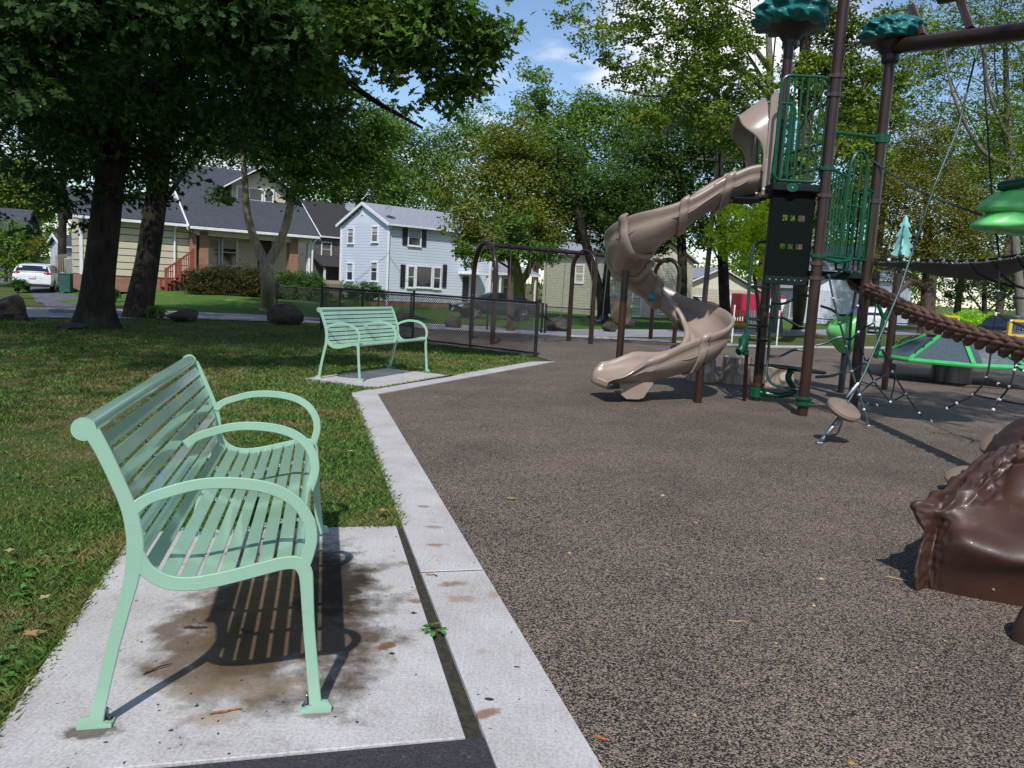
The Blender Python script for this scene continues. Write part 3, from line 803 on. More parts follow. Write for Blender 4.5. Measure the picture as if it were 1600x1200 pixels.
clamp(post1, TX, TY, 2.93, M_GREEN); clamp(post1, TX, TY, 1.92, M_GREEN)
for z in (3.62, 3.38, 1.28, .22): clamp(post2, 3.33, 10.72, z)
clamp(post2, 3.33, 10.72, 2.93, M_GREEN); clamp(post2, 3.33, 10.72, .12, M_GREEN, .14, .085)
clamp(post3, 4.27, 9.85, 3.36, M_GREEN, .10, .08); clamp(post3, 4.27, 9.85, 2.62)
# base collar of the near post: two green rings
b = MB()
b.lathe([(.064, .115), (.088, .118), (.098, .13), (.098, .15), (.082, .162), (.082, .185), (.098, .197), (.098, .217), (.088, .228), (.064, .232)], 24, Matrix.Translation((TX, TY, 0)))
b.build('base_collar', M_GREEN, post1, True)
# moulded tree tops
def tree_top(x, y, z0, R, H, post_):
    b = MB(); rows = []
    n = 110
    prof = [(.62, .10), (.80, .10), (.94, .16), (1.02, .34), (.93, .52), (.98, .66), (.80, .86), (.52, .99), (.2, 1.02), (.0, 1.03)]
    prof = cr(prof, 8)
    for (r, h) in prof:
        row = []
        for k in range(n):
            a = 2*PI*k/n
            lob = .10*math.sin(a*7+3*h)*math.sin(a*4+h*9) + .09*noise.noise((math.cos(a)*2.2, math.sin(a)*2.2, h*3+x)) + .05*abs(math.sin(a*11+h*14))
            lob += .22*(.34-noise.voronoi(Vector((math.cos(a)*3.1, math.sin(a)*3.1, h*3.2+x)))[0][0])*min(1, h*6)
            rr = r*R*(1+lob*1.1)
            row.append((x+rr*math.cos(a), y+rr*math.sin(a), z0+H*h+.03*H*math.sin(a*9+h*5)*r))
        rows.append(row)
    b.grid(rows, True, close_u=True)
    t = b.build('tree_topper', M_TEAL, T, True, angle=50)
    b = MB(); b.lathe([(.075, -.22), (.10, -.19), (.10, -.12), (.15, -.05), (R*.55, .04*H), (R*.80, .15*H), (R*.7, .2*H)], 28, Matrix.Translation((x, y, z0)))
    b.build('cone_base', M_CONE, t, True)
tree_top(3.36, 10.78, 4.82, .46, .42, None)
tree_top(4.27, 9.85, 4.44, .33, .30, None)
# decks
b = MB(); b.box((3.24, 10.02, 2.70), (.60, .92, .085), None, .008); dk = b.build('upper_deck', M_DECK, T, True)
b = MB(); b.tube([(3.16, 9.553, 2.695), (3.16, 9.546, 2.695)], .07, 20)
o = b.build('oval_badge', M_GREEN, dk, True)
for v_ in o.data.vertices: v_.co.z = (v_.co.z-2.695)*.72+2.695
b = MB(); b.sphere((3.16, 9.543, 2.69), .008, 8, 6); b.build('badge_bolt', M_BOLT, dk, True)
b = MB(); b.box((4.0, 10.28, 1.72), (.80, .9, .075), None, .008); lowdeck = b.build('lower_deck', M_DECK, T, True)
# front guard rail (rounded frame with upright bars)
def rail_panel(x0, x1, z0, z1, y, nb, mat=M_GREEN, rc=.1, r=.019, name='guard_rail', slope=0):
    pts = []
    for (cx, cz, a0) in ((x1-rc, z1-rc, 0), (x0+rc, z1-rc, 90), (x0+rc, z0+rc, 180), (x1-rc, z0+rc, 270)):
        for i in range(7):
            a = rad(a0+15*i); pts.append((cx+rc*math.cos(a), y, cz+rc*math.sin(a)))
    b = MB(); b.tube(pts, r, 8, closed=True); fr = b.build(name, mat, T, True)
    for i in range(nb):
        x = x0+(x1-x0)*(i+1)/(nb+1); b = MB(); b.tube([(x, y, z0+.005), (x, y, z1-.005)], r*.72, 8); b.build('bar', mat, fr, True)
    return fr
rail_panel(2.94, 3.49, 2.775, 3.965, 9.60, 6)
rail_panel(2.99, 3.42, 2.80, 3.86, 10.50, 6)                   # rear guard
b = MB(); b.tube([(3.40, 10.25, 2.78), (3.42, 10.25, 3.5), (3.46, 10.1, 3.68), (3.52, 9.75, 3.7)], .017, 8); b.build('grab_bar', M_DKGREEN, T, True)
b = MB(); b.tube([(3.33, 10.72, 2.95), (3.545, 9.56, 2.95)], .016, 8); b.tube([(3.33, 10.72, 3.24), (3.545, 9.56, 3.24)], .014, 8); b.build('cross_rail', M_DKGREEN, T, True)
b = MB(); b.tube([tuple(P(1291,210,9.6)), tuple(P(1300,206,9.65)), (4.27, 9.85, 3.37)], .02, 8); b.build('top_link_rail', M_GREEN, T, True)
# dark panel with square openings
pan = MB(); px0, px1, pz0, pz1, py = 2.965, 3.478, 1.66, 2.655, 9.64
xs = [px0]; zs = [pz0]
holesx = [(.28,.40), (.46,.58), (.64,.80)]; holesz = [(.33,.39), (.66,.73)]
gx = sorted({0, 1, *[h for p in holesx for h in p]}); gz_ = sorted({0, 1, *[h for p in holesz for h in p]})
def hol(a, b_): return any(abs(a-h[0]) < 1e-6 for h in holesx) and any(abs(b_-h[0]) < 1e-6 for h in holesz)
for i in range(len(gx)-1):
    for j in range(len(gz_)-1):
        if hol(gx[i], gz_[j]): continue
        x0, x1 = px0+(px1-px0)*gx[i], px0+(px1-px0)*gx[i+1]; z0, z1 = pz0+(pz1-pz0)*gz_[j], pz0+(pz1-pz0)*gz_[j+1]
        pan.box(((x0+x1)/2, py, (z0+z1)/2), (x1-x0, .012, z1-z0))
M_PERF = pm('perforated_panel_vinyl', (9,17,17), (5,9,9), 150, 2, .8, bump=.6, bscale=140, bdist=.004, spec=.12)
pp = pan.build('perforated_panel', M_PERF, T, True)
b = MB(); b.box(((px0+px1)/2, py-.008, pz0-.05), (px1-px0+.02, .03, .10), None, .006); b.build('panel_foot_rail', M_DECK, pp, True)
b = MB()
for k in range(6): b.sphere((px0+.05+k*.075, py-.026, pz0-.04), .007, 6, 4)
o = b.build('panel_bolts', M_BOLT, pp, True); o['kind'] = 'stuff'

# right hand barriers of the lower deck: arch with uprights
def arch_rail(p0, p1, z0, zt, harch, nb, name='arch_barrier'):
    p0 = Vector(p0); p1 = Vector(p1); d = p1-p0
    def q(t, z): v_ = p0+d*t; return (v_.x, v_.y, z)
    b = MB()
    b.tube([q(0, zt+.02), q(.42, zt-.07)], .017, 8)
    b.tube([q(.42, z0), q(.42, zt-.05)]+[q(.64-.22*math.cos(a), zt-.05+harch*math.sin(a)) for a in np.linspace(.1, PI-.1, 12)]+[q(.86, zt-.05), q(.86, z0)], .019, 8)
    b.tube([q(.86, zt-.17), q(1.12, zt-.22)], .017, 8)
    b.tube([q(0.02, z0), q(1.1, z0-.02)], .017, 8); b.tube([q(.36, z0+.62), q(.9, z0+.6)], .012, 6)
    fr = b.build(name, M_GREEN, T, True)
    for i in range(nb):
        t = .07+i*.075
        zt2 = zt+.02-.09*t/.42 if t < .42 else (zt+harch*.7 if t < .86 else zt-.2)
        if .44 < t < .84 and i % 2: continue
        b = MB(); b.tube([q(t, z0), q(t, zt2)], .0115, 6); b.build('bar', M_GREEN, fr, True)
arch_rail((3.62, 9.62), (4.2, 9.82, 0)[:2]+(0,), 1.93, 2.93, .30, 14) if False else arch_rail((3.62, 9.62, 0), (4.2, 9.80, 0), 1.93, 2.93, .30, 14)
# far barrier of the lower deck (near post3)
fr = None
b = MB(); b.tube([(4.02, 9.93, 1.80), (4.02, 9.93, 2.74)], .019, 8); b.tube([(4.30, 9.95, 1.80), (4.30, 9.95, 2.66)], .019, 8)
b.tube([(4.00, 9.93, 2.74), (4.34, 9.95, 2.66)], .019, 8); b.tube([(4.0, 9.93, 1.80), (4.10, 9.93, 1.70), (4.3, 9.95, 1.70)], .019, 8)
fr = b.build('guard_rail', M_GREEN, T, True)
for k in range(4):
    b = MB(); b.tube([(4.07+k*.06, 9.935, 1.78), (4.07+k*.06, 9.935, 2.71)], .0125, 6); b.build('bar', M_GREEN, fr, True)
b = MB(); b.tube([(3.60, 9.6, 1.90), (3.80, 9.62, 1.86), (3.98, 9.70, 1.90), (4.02, 9.8, 2.0)], .022, 8); b.tube([(3.78, 9.62, 1.86), (3.84, 9.72, 1.78), (4.05, 9.8, 1.77)], .017, 8)
b.build('foot_rail', M_GREEN, T, True)

# overhead beam with struts
A = P(1385, 74, 9.95); B_ = P(1640, 44, 7.6); C_ = A+(B_-A)*1.5
b = MB(); b.tube([tuple(A), tuple(A+(B_-A)*.012), tuple(C_)], [.06, .085, .085], 18); ob = b.build('overhead_beam', M_BROWN, T, True)
b = MB(); b.sphere(A, .075, 14, 8); b.build('beam_cap', M_BROWN, ob, True)
up = Vector((-.05, .55, .55))
s1 = P(1440, 60, 9.5); s2 = P(1515, 46, 8.9)
for s_, e_ in ((P(1441, 58, 9.45), P(1425, 12, 10.1)), (P(1517, 46, 8.85), P(1498, -4, 9.4))):
    b = MB(); b.tube([tuple(s_), tuple(e_)], .05 if s_.x < P(1480,50,9.2).x else .042, 12); b.build('beam_strut', M_BROWN, ob, True)
b = MB(); b.tube([tuple(P(1470, -3, 9.6)), tuple(P(1640, -40, 8.4))], .07, 14); b.build('upper_beam', M_BROWN, ob, True)

# wavy ladder behind the near post
def q3(u, v, y): return tuple(P(u, v, y))
b = MB()
b.tube(cr([q3(1211,432,10.5), q3(1204,500,10.5), q3(1200,560,10.5), q3(1198,583,10.45), q3(1207,600,10.4), q3(1230,606,10.3), q3(1262,611,10.2)], 5), .019, 8)
b.tube(cr([q3(1340,438,10.3), q3(1330,500,10.3), q3(1326,555,10.3), q3(1318,578,10.25), q3(1300,587,10.2), q3(1275,589,10.15)], 5), .019, 8)
lad = b.build('wavy_ladder', M_DKGREEN, T, True)
for pts in ([(1206,474),(1226,474),(1252,462),(1266,463)], [(1204,497),(1224,497),(1248,510),(1268,512)], [(1282,478),(1300,484),(1312,492),(1332,492)], [(1274,540),(1290,536),(1310,527),(1326,530)], [(1202,557),(1220,556),(1240,547),(1258,548)]):
    b = MB(); b.tube(cr([q3(u, v, 10.45-.0015*(u-1206)) for u, v in pts], 5), .016, 8); b.build('rung', M_DKGREEN, lad, True)
b = MB()
for v in (447, 508, 531, 570): b.tube([q3(1170, v, 10.8), q3(1206, v+2, 10.52)], .013, 6)
b.build('ladder_bracket', M_DKGREEN, lad, True)
# talk tube
tb = MB(); tb.tube(cr([q3(1197,377,10.3), q3(1184,380,10.3), q3(1176,392,10.3), q3(1172,430,10.3), q3(1168,490,10.3), q3(1165,530,10.3)], 5), .021, 8)
for v in (497,): tb.tube([q3(1166, v, 10.3), q3(1186, v+3, 10.6)], .02, 6)
tt = tb.build('talk_tube', M_DKGREEN, T, True)
b = MB(); p0 = P(1165, 540, 10.3)
b.tube([p0+Vector((0,0,.14)), p0+Vector((0,0,.02)), p0+Vector((0,0,-.12))], [.03, .034, .03], 12)
for k in range(4): b.lathe([(.03,-.012),(.042,-.006),(.042,.006),(.03,.012)], 14, Matrix.Translation(p0+Vector((0,0,-.10+.04*k))))
b.tube(cr([p0+Vector((.02,-.01,.13)), p0+Vector((-.04,-.05,.10)), p0+Vector((-.07,-.08,.0)), p0+Vector((-.10,-.10,-.06))], 5), [.05]*4+[.06]*4+[.05]*4+[.055]*4, 12) if False else b.tube([tuple(p0+Vector(k)) for k in ((.03,-.01,.10), (-.02,-.04,.11), (-.055,-.07,.07), (-.065,-.085,.0), (-.09,-.10,-.06), (-.12,-.12,-.08))], [.04,.055,.062,.05,.055,.048], 14)
b.build('mouthpiece', M_GREEN, tt, True)
b = MB(); g0 = G(1163, 626); b.tube([(g0.x, g0.y, -.02), tuple(P(1167, 548, 10.3))], .026, 10); b.build('tube_stand', M_BROWN, tt, True)
# dish seat on a curved arm
b = MB(); c0 = P(1245, 578, 10.45)
b.lathe([(.0, -.012), (.36, -.004), (.385, .012), (.375, .026), (.3, .016), (0, .0)], 30, Matrix.Translation(c0) @ Matrix.Diagonal((1, .75, 1, 1)) @ Matrix.Rotation(rad(4), 4, 'Y'))
ds = b.build('dish_seat', M_DECK, T, True)
b = MB(); b.tube(cr([(3.36, 10.66, .12), (3.50, 10.62, .105), (3.66, 10.56, .12), (3.76, 10.5, .20), tuple(c0+Vector((-.10, 0, -.12))), tuple(c0+Vector((-.08, 0, -.015)))], 6), [.04]*30+[.06], 12)
b.build('seat_arm', M_GREEN, ds, True)

# ---- spiral slide
ctrl = [(2.98,10.30,2.73),(2.72,10.30,2.665),(2.40,10.28,2.50),(2.05,10.28,2.24),(1.70,10.40,2.00),(1.50,10.66,1.84),(1.47,11.0,1.69),(1.62,11.32,1.49),(1.95,11.50,1.27),(2.28,11.40,1.05),(2.56,11.10,.85),(2.62,10.75,.69),(2.46,10.44,.54),(2.10,10.24,.40),(1.76,10.12,.315),(1.48,10.04,.28),(1.21,9.98,.262)]
path = [Vector(p) for p in cr(ctrl, 9)]
n = len(path)
def frame(i):
    t = path[min(i+1, n-1)]-path[max(i-1, 0)]
    th = Vector((t.x, t.y, 0)).normalized(); s_ = Vector((-th.y, th.x, 0))      # s_ points to the left of travel
    return t.normalized(), s_
# travelling clockwise seen from above: outer wall is on the left side of travel? (left of -x travel is -y: the near side)
def turn(f): return sm((f-.18)/.1)*(1-sm((f-.42)/.1))+sm((f-.55)/.1)*(1-sm((f-.80)/.1))
def chute_prof(f, bank, flare):
    W = .24; tw = turn(f); hi_o = .28+.08*tw; hi_i = .285-.06*tw
    o = []
    # outer wall top -> floor -> inner wall top along the inside, then back along the outside
    inside = [(W+.02, hi_o), (W+.005, hi_o*.75), (W-.01, hi_o*.45), (W-.05, .13), (W-.13, .03), (0, .0), (-W+.13, .03), (-W+.05, .12), (-W+.01, hi_i*.5), (-W-.005, hi_i*.8), (-W-.02, hi_i)]
    rim_i = [(-W-.045, hi_i+.022), (-W-.08, hi_i+.006), (-W-.085, hi_i-.03)]
    outside = [(-W-.05, hi_i-.06), (-W-.035, hi_i*.55), (-W-.04, hi_i*.5), (-W-.015, .09), (-W+.08, -.035), (0, -.055), (W-.08, -.035), (W+.015, .10), (W+.045, hi_o*.5), (W+.04, hi_o*.56), (W+.05, hi_o-.07)]
    rim_o = [(W+.085, hi_o-.03), (W+.08, hi_o+.006), (W+.045, hi_o+.022)]
    pr = inside+rim_i+outside+rim_o
    return pr
b = MB(); rows = []
for i in range(n):
    t, s_ = frame(i); f = i/(n-1)
    bank = sm((f-.12)/.1)*(1-sm((f-.86)/.1)); k_end = sm((f-.89)/.11)
    pr = chute_prof(f, bank, 0)
    row = []
    tilt = -.10*turn(f)
    for (x, z) in pr:
        # walls drop away at the exit lip
        zz = z*(1-(.80 if x > 0 else .35)*k_end) if (f > .88 and z > .04) else z
        # side wall groove in the outside
        X = x*math.cos(tilt)-zz*math.sin(tilt)*0; Z = zz + (-tilt)*x*1.0
        p = path[i]+s_*X+Vector((0,0,1))*Z
        row.append(p)
    rows.append(row)
# rounded exit lip
t, s_ = frame(n-1)
for (dx, dz, sc) in ((.05, -.004, 1.0), (.10, -.02, .99), (.125, -.05, .97), (.11, -.085, .95), (.05, -.10, .93), (-.12, -.09, .9)):
    row = []
    for (x, z) in chute_prof(1, 0, 0):
        zz = z*(.2 if x > 0 else .65) if z > .04 else z
        zz = max(zz*(1-dx*4.2), -.055) if dz > -.045 else min(zz*.1, .0)
        row.append(path[-1]+Vector((t.x, t.y, 0)).normalized()*dx+s_*x*sc+Vector((0,0,1))*(zz+dz))
    rows.append(row)
b.grid(rows, True, close_u=True)
k0 = len(b.v)-len(rows)*len(rows[0]); m_ = len(rows[0])
b.f.append([k0+i for i in range(m_)]); b.mi.append(0); b.sm.append(False)
b.f.append([len(b.v)-m_+i for i in range(m_)][::-1]); b.mi.append(0); b.sm.append(False)
slide = b.build('spiral_slide', M_TAN, T, True, angle=60)
bp = MB()
for k in range(6):
    p = path[-1]+s_*(-.2+.08*k)+Vector((t.x, t.y, 0)).normalized()*.085+Vector((0,0,-.004)); bp.sphere(p, .028, 8, 6, (1.3, .5, .5))
bp.build('lip_bumps', M_TAN, slide, True)['kind'] = 'stuff'
# collars where the sections are bolted together
for ci in (15, 27, 41, 58, 72, 84, 113):
    if ci >= n-2: continue
    b = MB(); rr = []
    for di, g_ in ((-3.2, .008), (-2.7, .045), (0, .055), (2.7, .045), (3.2, .008)):
        f = ci/(n-1); bank = sm((f-.12)/.1)*(1-sm((f-.86)/.1)); tilt = -.10*turn(f)
        t, s2 = frame(ci); pr = chute_prof(f, bank, 0)
        sub = pr[11:28]
        row = []
        for (x, z) in sub:
            c_ = Vector((x, z-.12)); c2 = c_*(1+g_/max(c_.length, .1)); X, Z = c2.x, c2.y+.12; Z += -tilt*X
            row.append(path[ci]+t*di*.022+s2*X+Vector((0,0,1))*Z)
        rr.append(row)
    b.grid(rr, True); b.build('section_collar', M_TAN, slide, True, angle=60)
# wavy moulded rib along the near outer wall
for sgn, key in ((1, 'o'), (-1, 'i')):
    b = MB(); pts = []
    for i in range(3, n-8):
        f = i/(n-1); bank = sm((f-.12)/.1)*(1-sm((f-.86)/.1)); tilt = -.10*turn(f); t, s2 = frame(i)
        h = (.28+.08*turn(f) if sgn > 0 else .285-.06*turn(f)); zz = h*(.50+.08*math.sin(i*.42)); X = sgn*(.24+.034)
        pts.append(path[i]+s2*X+Vector((0,0,1))*(zz-tilt*X))
    b.tube(pts, .009, 6); b.build('moulded_rib', M_TAN, slide, True)
# slide mount, supports
b = MB(); b.box((2.955, 10.28, 2.86), (.09, .74, .46), None, .02)
# cut the passage: build as two cheeks and a sill instead
b = MB()
for y0 in (9.93, 10.63): b.box((2.955, y0, 2.84), (.085, .075, .44), None, .015)
b.box((2.955, 10.28, 2.645), (.085, .63, .07), None, .012)
b.build('mount_cheeks', M_TAN, slide, True)
b = MB(); b.box((2.80, 10.28, 2.60), (.40, .60, .02)); b.build('mount_plate', M_DECK, slide, True)
b = MB(); b.sphere((2.93, 9.90, 2.70), .02, 8, 6); b.sphere((2.87, 9.985, 2.66), .014, 8, 6); b.build('mount_bolts', M_BOLT, slide, True)['kind'] = 'stuff'
b = MB(); b.tube([(1.47, 11.0, -.05), (1.47, 11.0, 1.66)], .05, 14); b.build('support_pole', M_BROWN, slide, True)
b = MB(); b.tube([(2.42, 10.20, -.05), (2.42, 10.2, .53)], .05, 14); b.build('support_pole', M_BROWN, slide, True)
b = MB(); pr = [(-.20, .27), (.26, .26), (.14, .06), (.08, .04), (-.08, .04), (-.15, .09)]
b.prism([(x, z) for x, z in pr], -.17, .17, Matrix.Translation((1.50, 10.07, .0)) @ Matrix.Rotation(rad(9), 4, 'Z') @ Matrix.Rotation(PI/2, 4, 'X'))
b.build('exit_pedestal', M_TAN, slide, True)
b = MB(); b.tube([(1.48, 10.07, -.05), (1.48, 10.07, .05)], .04, 10); b.build('pedestal_stub', M_BROWN, slide, True)
b = MB(); b.tube([tuple(P(1014,463,11.12)), tuple(P(1024,466,11.1))], .06, 12); b.build('teal_sticker', pm('teal_patch', (20,120,130), None, 8, 3, .5), slide, True)
# hood over the slide entrance
b = MB(); rows = []
y0, y1, zb, zt = 9.94, 10.66, 2.92, 3.86
arch = [(y0, zb), (y0-.01, zb+.3), (y0+.03, zb+.62), (y0+.16, zb+.84), (y0+.36, zb+.95), (y1-.16, zb+.84), (y1-.03, zb+.62), (y1+.01, zb+.3), (y1, zb)]
arch = cr(arch, 5)
def hood_x(z): t = (z-zb)/(zt-zb); return .02+.27*sm((t-.15)/.75)
for frac in (0, .12, .45, .8, .97, 1.0):
    row = []
    for (y, z) in arch:
        x = 2.94-hood_x(z)*frac; zz = z-.24*frac*sm((z-zb-.3)/.6)
        row.append((x, y+(.012 if frac in (.97,) else 0), zz))
    rows.append(row)
inner = [[(p[0]+.004, 10.3+(p[1]-10.3)*.93, zb+(p[2]-zb)*.965) for p in r] for r in rows[::-1]]
b.grid(rows+inner, True); hood = b.build('slide_hood', M_TAN, T, True, angle=50)
b = MB(); 
b.tube([tuple(p) for p in rows[-1]], .022, 8); b.build('hood_lip', M_TAN, hood, True)
for yy in (9.93, 10.665):
    b = MB(); b.prism([(2.935, 2.90), (3.0, 2.90), (3.015, 3.3), (3.01, 3.86), (2.99, 3.88), (2.925, 3.80), (2.93, 3.3)], -yy-.02, -yy+.02, Matrix.Rotation(PI/2, 4, 'X')); b.build('hood_flange', M_TAN, hood, True)

# ------------------------------------------------------------------ things hung from the tower
# twisted rope
RA = P(1345, 446, 10.1); RB = P(1600, 538, 6.3); RC = RA+(RB-RA)*1.22
rope = E('twisted_rope_walk', tuple(RA), 'thick brown twisted rope running down to the right from the dark sleeve on the tower', 'rope')
def rp_pt(t):
    p = RA+(RC-RA)*t; p = Vector(p); p.z -= .10*math.sin(PI*min(1, t)); return p
Nst = 190; ax = (RC-RA).normalized(); U = ax.cross(Vector((0,0,1))).normalized(); V_ = U.cross(ax)
Lr = (RC-RA).length
for s_ in range(3):
    b = MB()
    for k in range(4):
        pts = []
        for i in range(Nst):
            t = i/(Nst-1); th = 2*PI*(t*Lr/.62)+s_*2*PI/3; ph = -2*PI*(t*Lr/.46)+k*PI/2
            c = rp_pt(t)+(U*math.cos(th)+V_*math.sin(th))*.054
            pts.append(c+(U*math.cos(ph)+V_*math.sin(ph))*.0255)
        b.tube(pts, .0225, 6)
    b.build('strand', M_ROPEBR, rope, True, angle=80)
b = MB(); S0 = P(1328, 428, 10.15); b.tube([tuple(S0), tuple(S0+(RA-S0)*.3), tuple(S0+(RA-S0)*.75), tuple(RA+(RC-RA)*.03)], [.07, .10, .12, .105], 14)
b.build('end_sleeve', M_BLKPL, rope, True)

# climbing net
def cable(b, pts, r, y=None, n=6, k=4, sag=None):
    pp = [tuple(P(*p)) for p in pts]
    b.tube(cr(pp, k) if len(pp) > 2 else pp, r, n)
net = E('climbing_net', tuple(G(1357, 664)), 'dark green rope net with silver clips fanning down beside the tower to the ground', 'net')
rn = MB(); clips = MB()
def rope_line(pts, clipat=True, r=.0105):
    cable(rn, pts, r)
    if clipat:
        for p in pts: clips.sphere(P(*p), .017, 8, 6)
rope_line([(1295,430,9.75),(1302,466,9.65),(1312,504,9.55),(1322,541,9.45),(1331,580,9.35),(1343,617,9.2),(1350,640,9.1),(1357,666,9.02)], r=.014)
rope_line([(1370,470,9.9),(1366,505,9.8),(1373,532,9.75),(1377,545,9.7),(1394,580,9.68),(1415,615,9.66),(1436,645,9.66),(1455,658,9.66)])
rope_line([(1356,468,9.9),(1345,485,9.85),(1341,520,9.8),(1350,557,9.75),(1365,595,9.72),(1391,628,9.7)])
rope_line([(1331,580,9.35),(1352,566,9.6),(1378,544,9.7)])
rope_line([(1341,617,9.25),(1365,596,9.6),(1394,581,9.68)])
rope_line([(1343,618,9.25),(1355,630,9.5),(1370,633,9.6),(1391,628,9.65),(1415,616,9.68)])
rope_line([(1312,504,9.55),(1340,478,9.8),(1356,468,9.9)])
rope_line([(1322,541,9.45),(1341,519,9.75),(1366,504,9.8)])
rope_line([(1378,544,9.7),(1398,585,9.7),(1391,628,9.7)], False)
rn.build('net_rope', M_ROPEDK, net, True)
clips.build('net_clips', M_BOLT, net, True)['kind'] = 'stuff'
net2 = E('climbing_net', tuple(G(1480, 638)), 'black rope web at the right edge below the brown twisted rope', 'net')
rn = MB(); clips = MB()
rope_line([(1562,405,8.2),(1560,455,8.2),(1556,492,8.2),(1549,545,8.2),(1541,590,8.2),(1520,617,8.3),(1495,630,8.4),(1480,638,8.5)])
rope_line([(1587,548,7.8),(1585,578,7.8),(1577,604,7.8),(1562,624,7.9),(1552,640,7.9)])
rope_line([(1541,590,8.2),(1560,600,8.0),(1577,604,7.8),(1640,615,7.5)])
rope_line([(1520,617,8.3),(1560,625,8.0),(1610,634,7.6)])
rope_line([(1560,455,8.2),(1580,464,8.1),(1620,468,7.9)])
rope_line([(1556,490,8.2),(1580,502,8.1),(1620,520,7.9)])
rope_line([(1587,572,7.8),(1600,580,7.7),(1630,590,7.5)])
rn.build('net_rope', M_ROPEBK, net2, True); clips.build('net_clips', M_BOLT, net2, True)['kind'] = 'stuff'
# cables from the beam
hang = P(1529, 62, 8.72)
tight = E('disc_climber', tuple(G(1280, 695)), 'tan stepping disc threaded on a slanting green cable anchored to the rubber', 'climber')
b = MB(); cpts = [tuple(P(1529,70,8.7)), tuple(P(1497,200,8.5)), tuple(P(1460,290,8.36)), tuple(P(1405,455,8.1)), tuple(P(1350,585,7.85)), tuple(P(1316,645,7.73)), tuple(G(1280,693)+Vector((0,0,.03)))]
b.tube(cpts, .0115, 8); b.build('steel_cable', M_ROPEGR, tight, True)
dq = (Vector(cpts[-2])-Vector(cpts[-1])).normalized()
b = MB(); base = G(1280, 693)
pp_ = P(1332, 610, 7.8)
for pts_, rr_ in (([base+dq*.33, base+dq*.24], .024), ([base+dq*.23, base+dq*.17, base+dq*.12], [.018,.026,.018]), ([base+dq*.09, base+dq*.05], .018), ([pp_-dq*.09, pp_, pp_+dq*.09], [.015,.028,.018])):
    b = MB(); b.tube(pts_, rr_, 10); b.build('turnbuckle', M_STEEL, tight, True)
b = MB(); b.tube([G(1280,694)+Vector((-.03,0,.012)), G(1280,694)+Vector((.03,0,.012))], .018, 8); b.build('ground_anchor', M_STEEL, tight, True)
zax = dq; tilt_ax = Vector((-.18, -.30, .93)).normalized()
Mq = Vector((0,0,1)).rotation_difference(Vector((.28,-.42,.86)).normalized()).to_matrix().to_4x4()
Md = Matrix.Translation(P(1318, 640, 7.72)) @ Mq
b = MB(); b.lathe([(.0,-.05),(.10,-.05),(.15,-.035),(.172,.0),(.165,.025),(.13,.045),(.06,.052),(.0,.053)], 30, Md); dsc = b.build('stepping_disc', M_DISC, tight, True)
b = MB(); b.lathe([(.0,-.062),(.07,-.060),(.085,-.048)], 24, Md); b.build('disc_hub', pm('hub_olive', (96,80,58), (84,70,50), 8, 3, .5), dsc, True)
bk = E('hanging_cable', tuple(P(1536,62,8.7)), 'long black cable hanging down from the overhead beam past the green pod', 'cable')
b = MB(); cable(b, [(1535,62,8.7),(1541,170,8.6),(1549,290,8.45),(1556,360,8.35),(1562,405,8.2)], .011); b.build('cable', M_ROPEBK, bk, True)
b = MB(); b.tube([P(1534,58,8.71), P(1535,76,8.7)], .022, 8); b.build('cable_hook', M_STEEL, bk, True)
gl = E('stay_cable', tuple(P(1362,250,9.85)), 'thin dark stay cable slanting from the arched barrier to the green pod', 'cable')
b = MB(); cable(b, [(1362,250,9.85),(1400,276,9.6),(1450,305,9.2),(1537,337,8.5),(1640,374,7.8)], .011); b.build('cable', M_ROPEDK, gl, True)
# suspended belt
belt = E('belt_bridge', tuple(P(1380,408,10.0)), 'grey rubber belt bridge slung on dark cables with white clips, right of the tower', 'bridge')
b = MB(); rows = []
top = [(1372,409,10.0),(1420,409,9.7),(1460,411,9.4),(1500,412,9.1),(1530,411,8.85),(1570,406,8.5),(1640,394,8.0)]
bot = [(1372,412,10.5),(1420,420,10.3),(1460,429,10.0),(1500,434,9.7),(1530,437,9.4),(1560,434,9.1),(1620,412,8.7)]
tp = [Vector(x) for x in cr([tuple(P(*p)) for p in top], 6)]; bt = [Vector(x) for x in cr([tuple(P(*p)) for p in bot], 6)]
for a_, c_ in zip(tp, bt): rows.append([a_, (a_+c_)/2+Vector((0,0,-.03)), c_])
rows2 = [[p+Vector((0,0,-.012)) for p in r[::-1]] for r in rows]
b.grid([r+q_ for r, q_ in zip(rows, rows2)], True, close_u=True); bm_ = b.build('belt', M_GREYPL, belt, True)
b = MB(); b.tube([tuple(p+Vector((0,0,.03))) for p in tp], .012, 6); 
b.tube([tuple(P(1300,399,9.7))]+[tuple(p+Vector((0,.0,.035))) for p in tp[:1]], .012, 6); b.build('side_cable', M_ROPEBK, belt, True)
b = MB(); b.tube([tuple(p) for p in bt], .012, 6); b.build('side_cable', M_ROPEDK, belt, True)
for (u0, v0, u1, v1, y) in ((1517,412,1545,437,8.9), (1552,409,1585,446,8.6), (1590,402,1612,425,8.3)):
    b = MB(); b.tube([tuple(P(u0,v0,y)), tuple(P((u0+u1)/2-3,(v0+v1)/2+3,y-.1)), tuple(P(u1,v1,y-.2)), tuple(P(u1+40,v1+12,y-.5))], .014, 6); b.build('cross_cable', M_ROPEBK, belt, True)
b = MB()
for i in range(2, len(tp), 3): b.sphere(tp[i]+Vector((0,-.01,.02)), .024, 8, 6)
for i in range(20, len(bt), 5): b.sphere(bt[i], .02, 8, 6)
b.build('belt_clips', M_BOLT, belt, True)['kind'] = 'stuff'
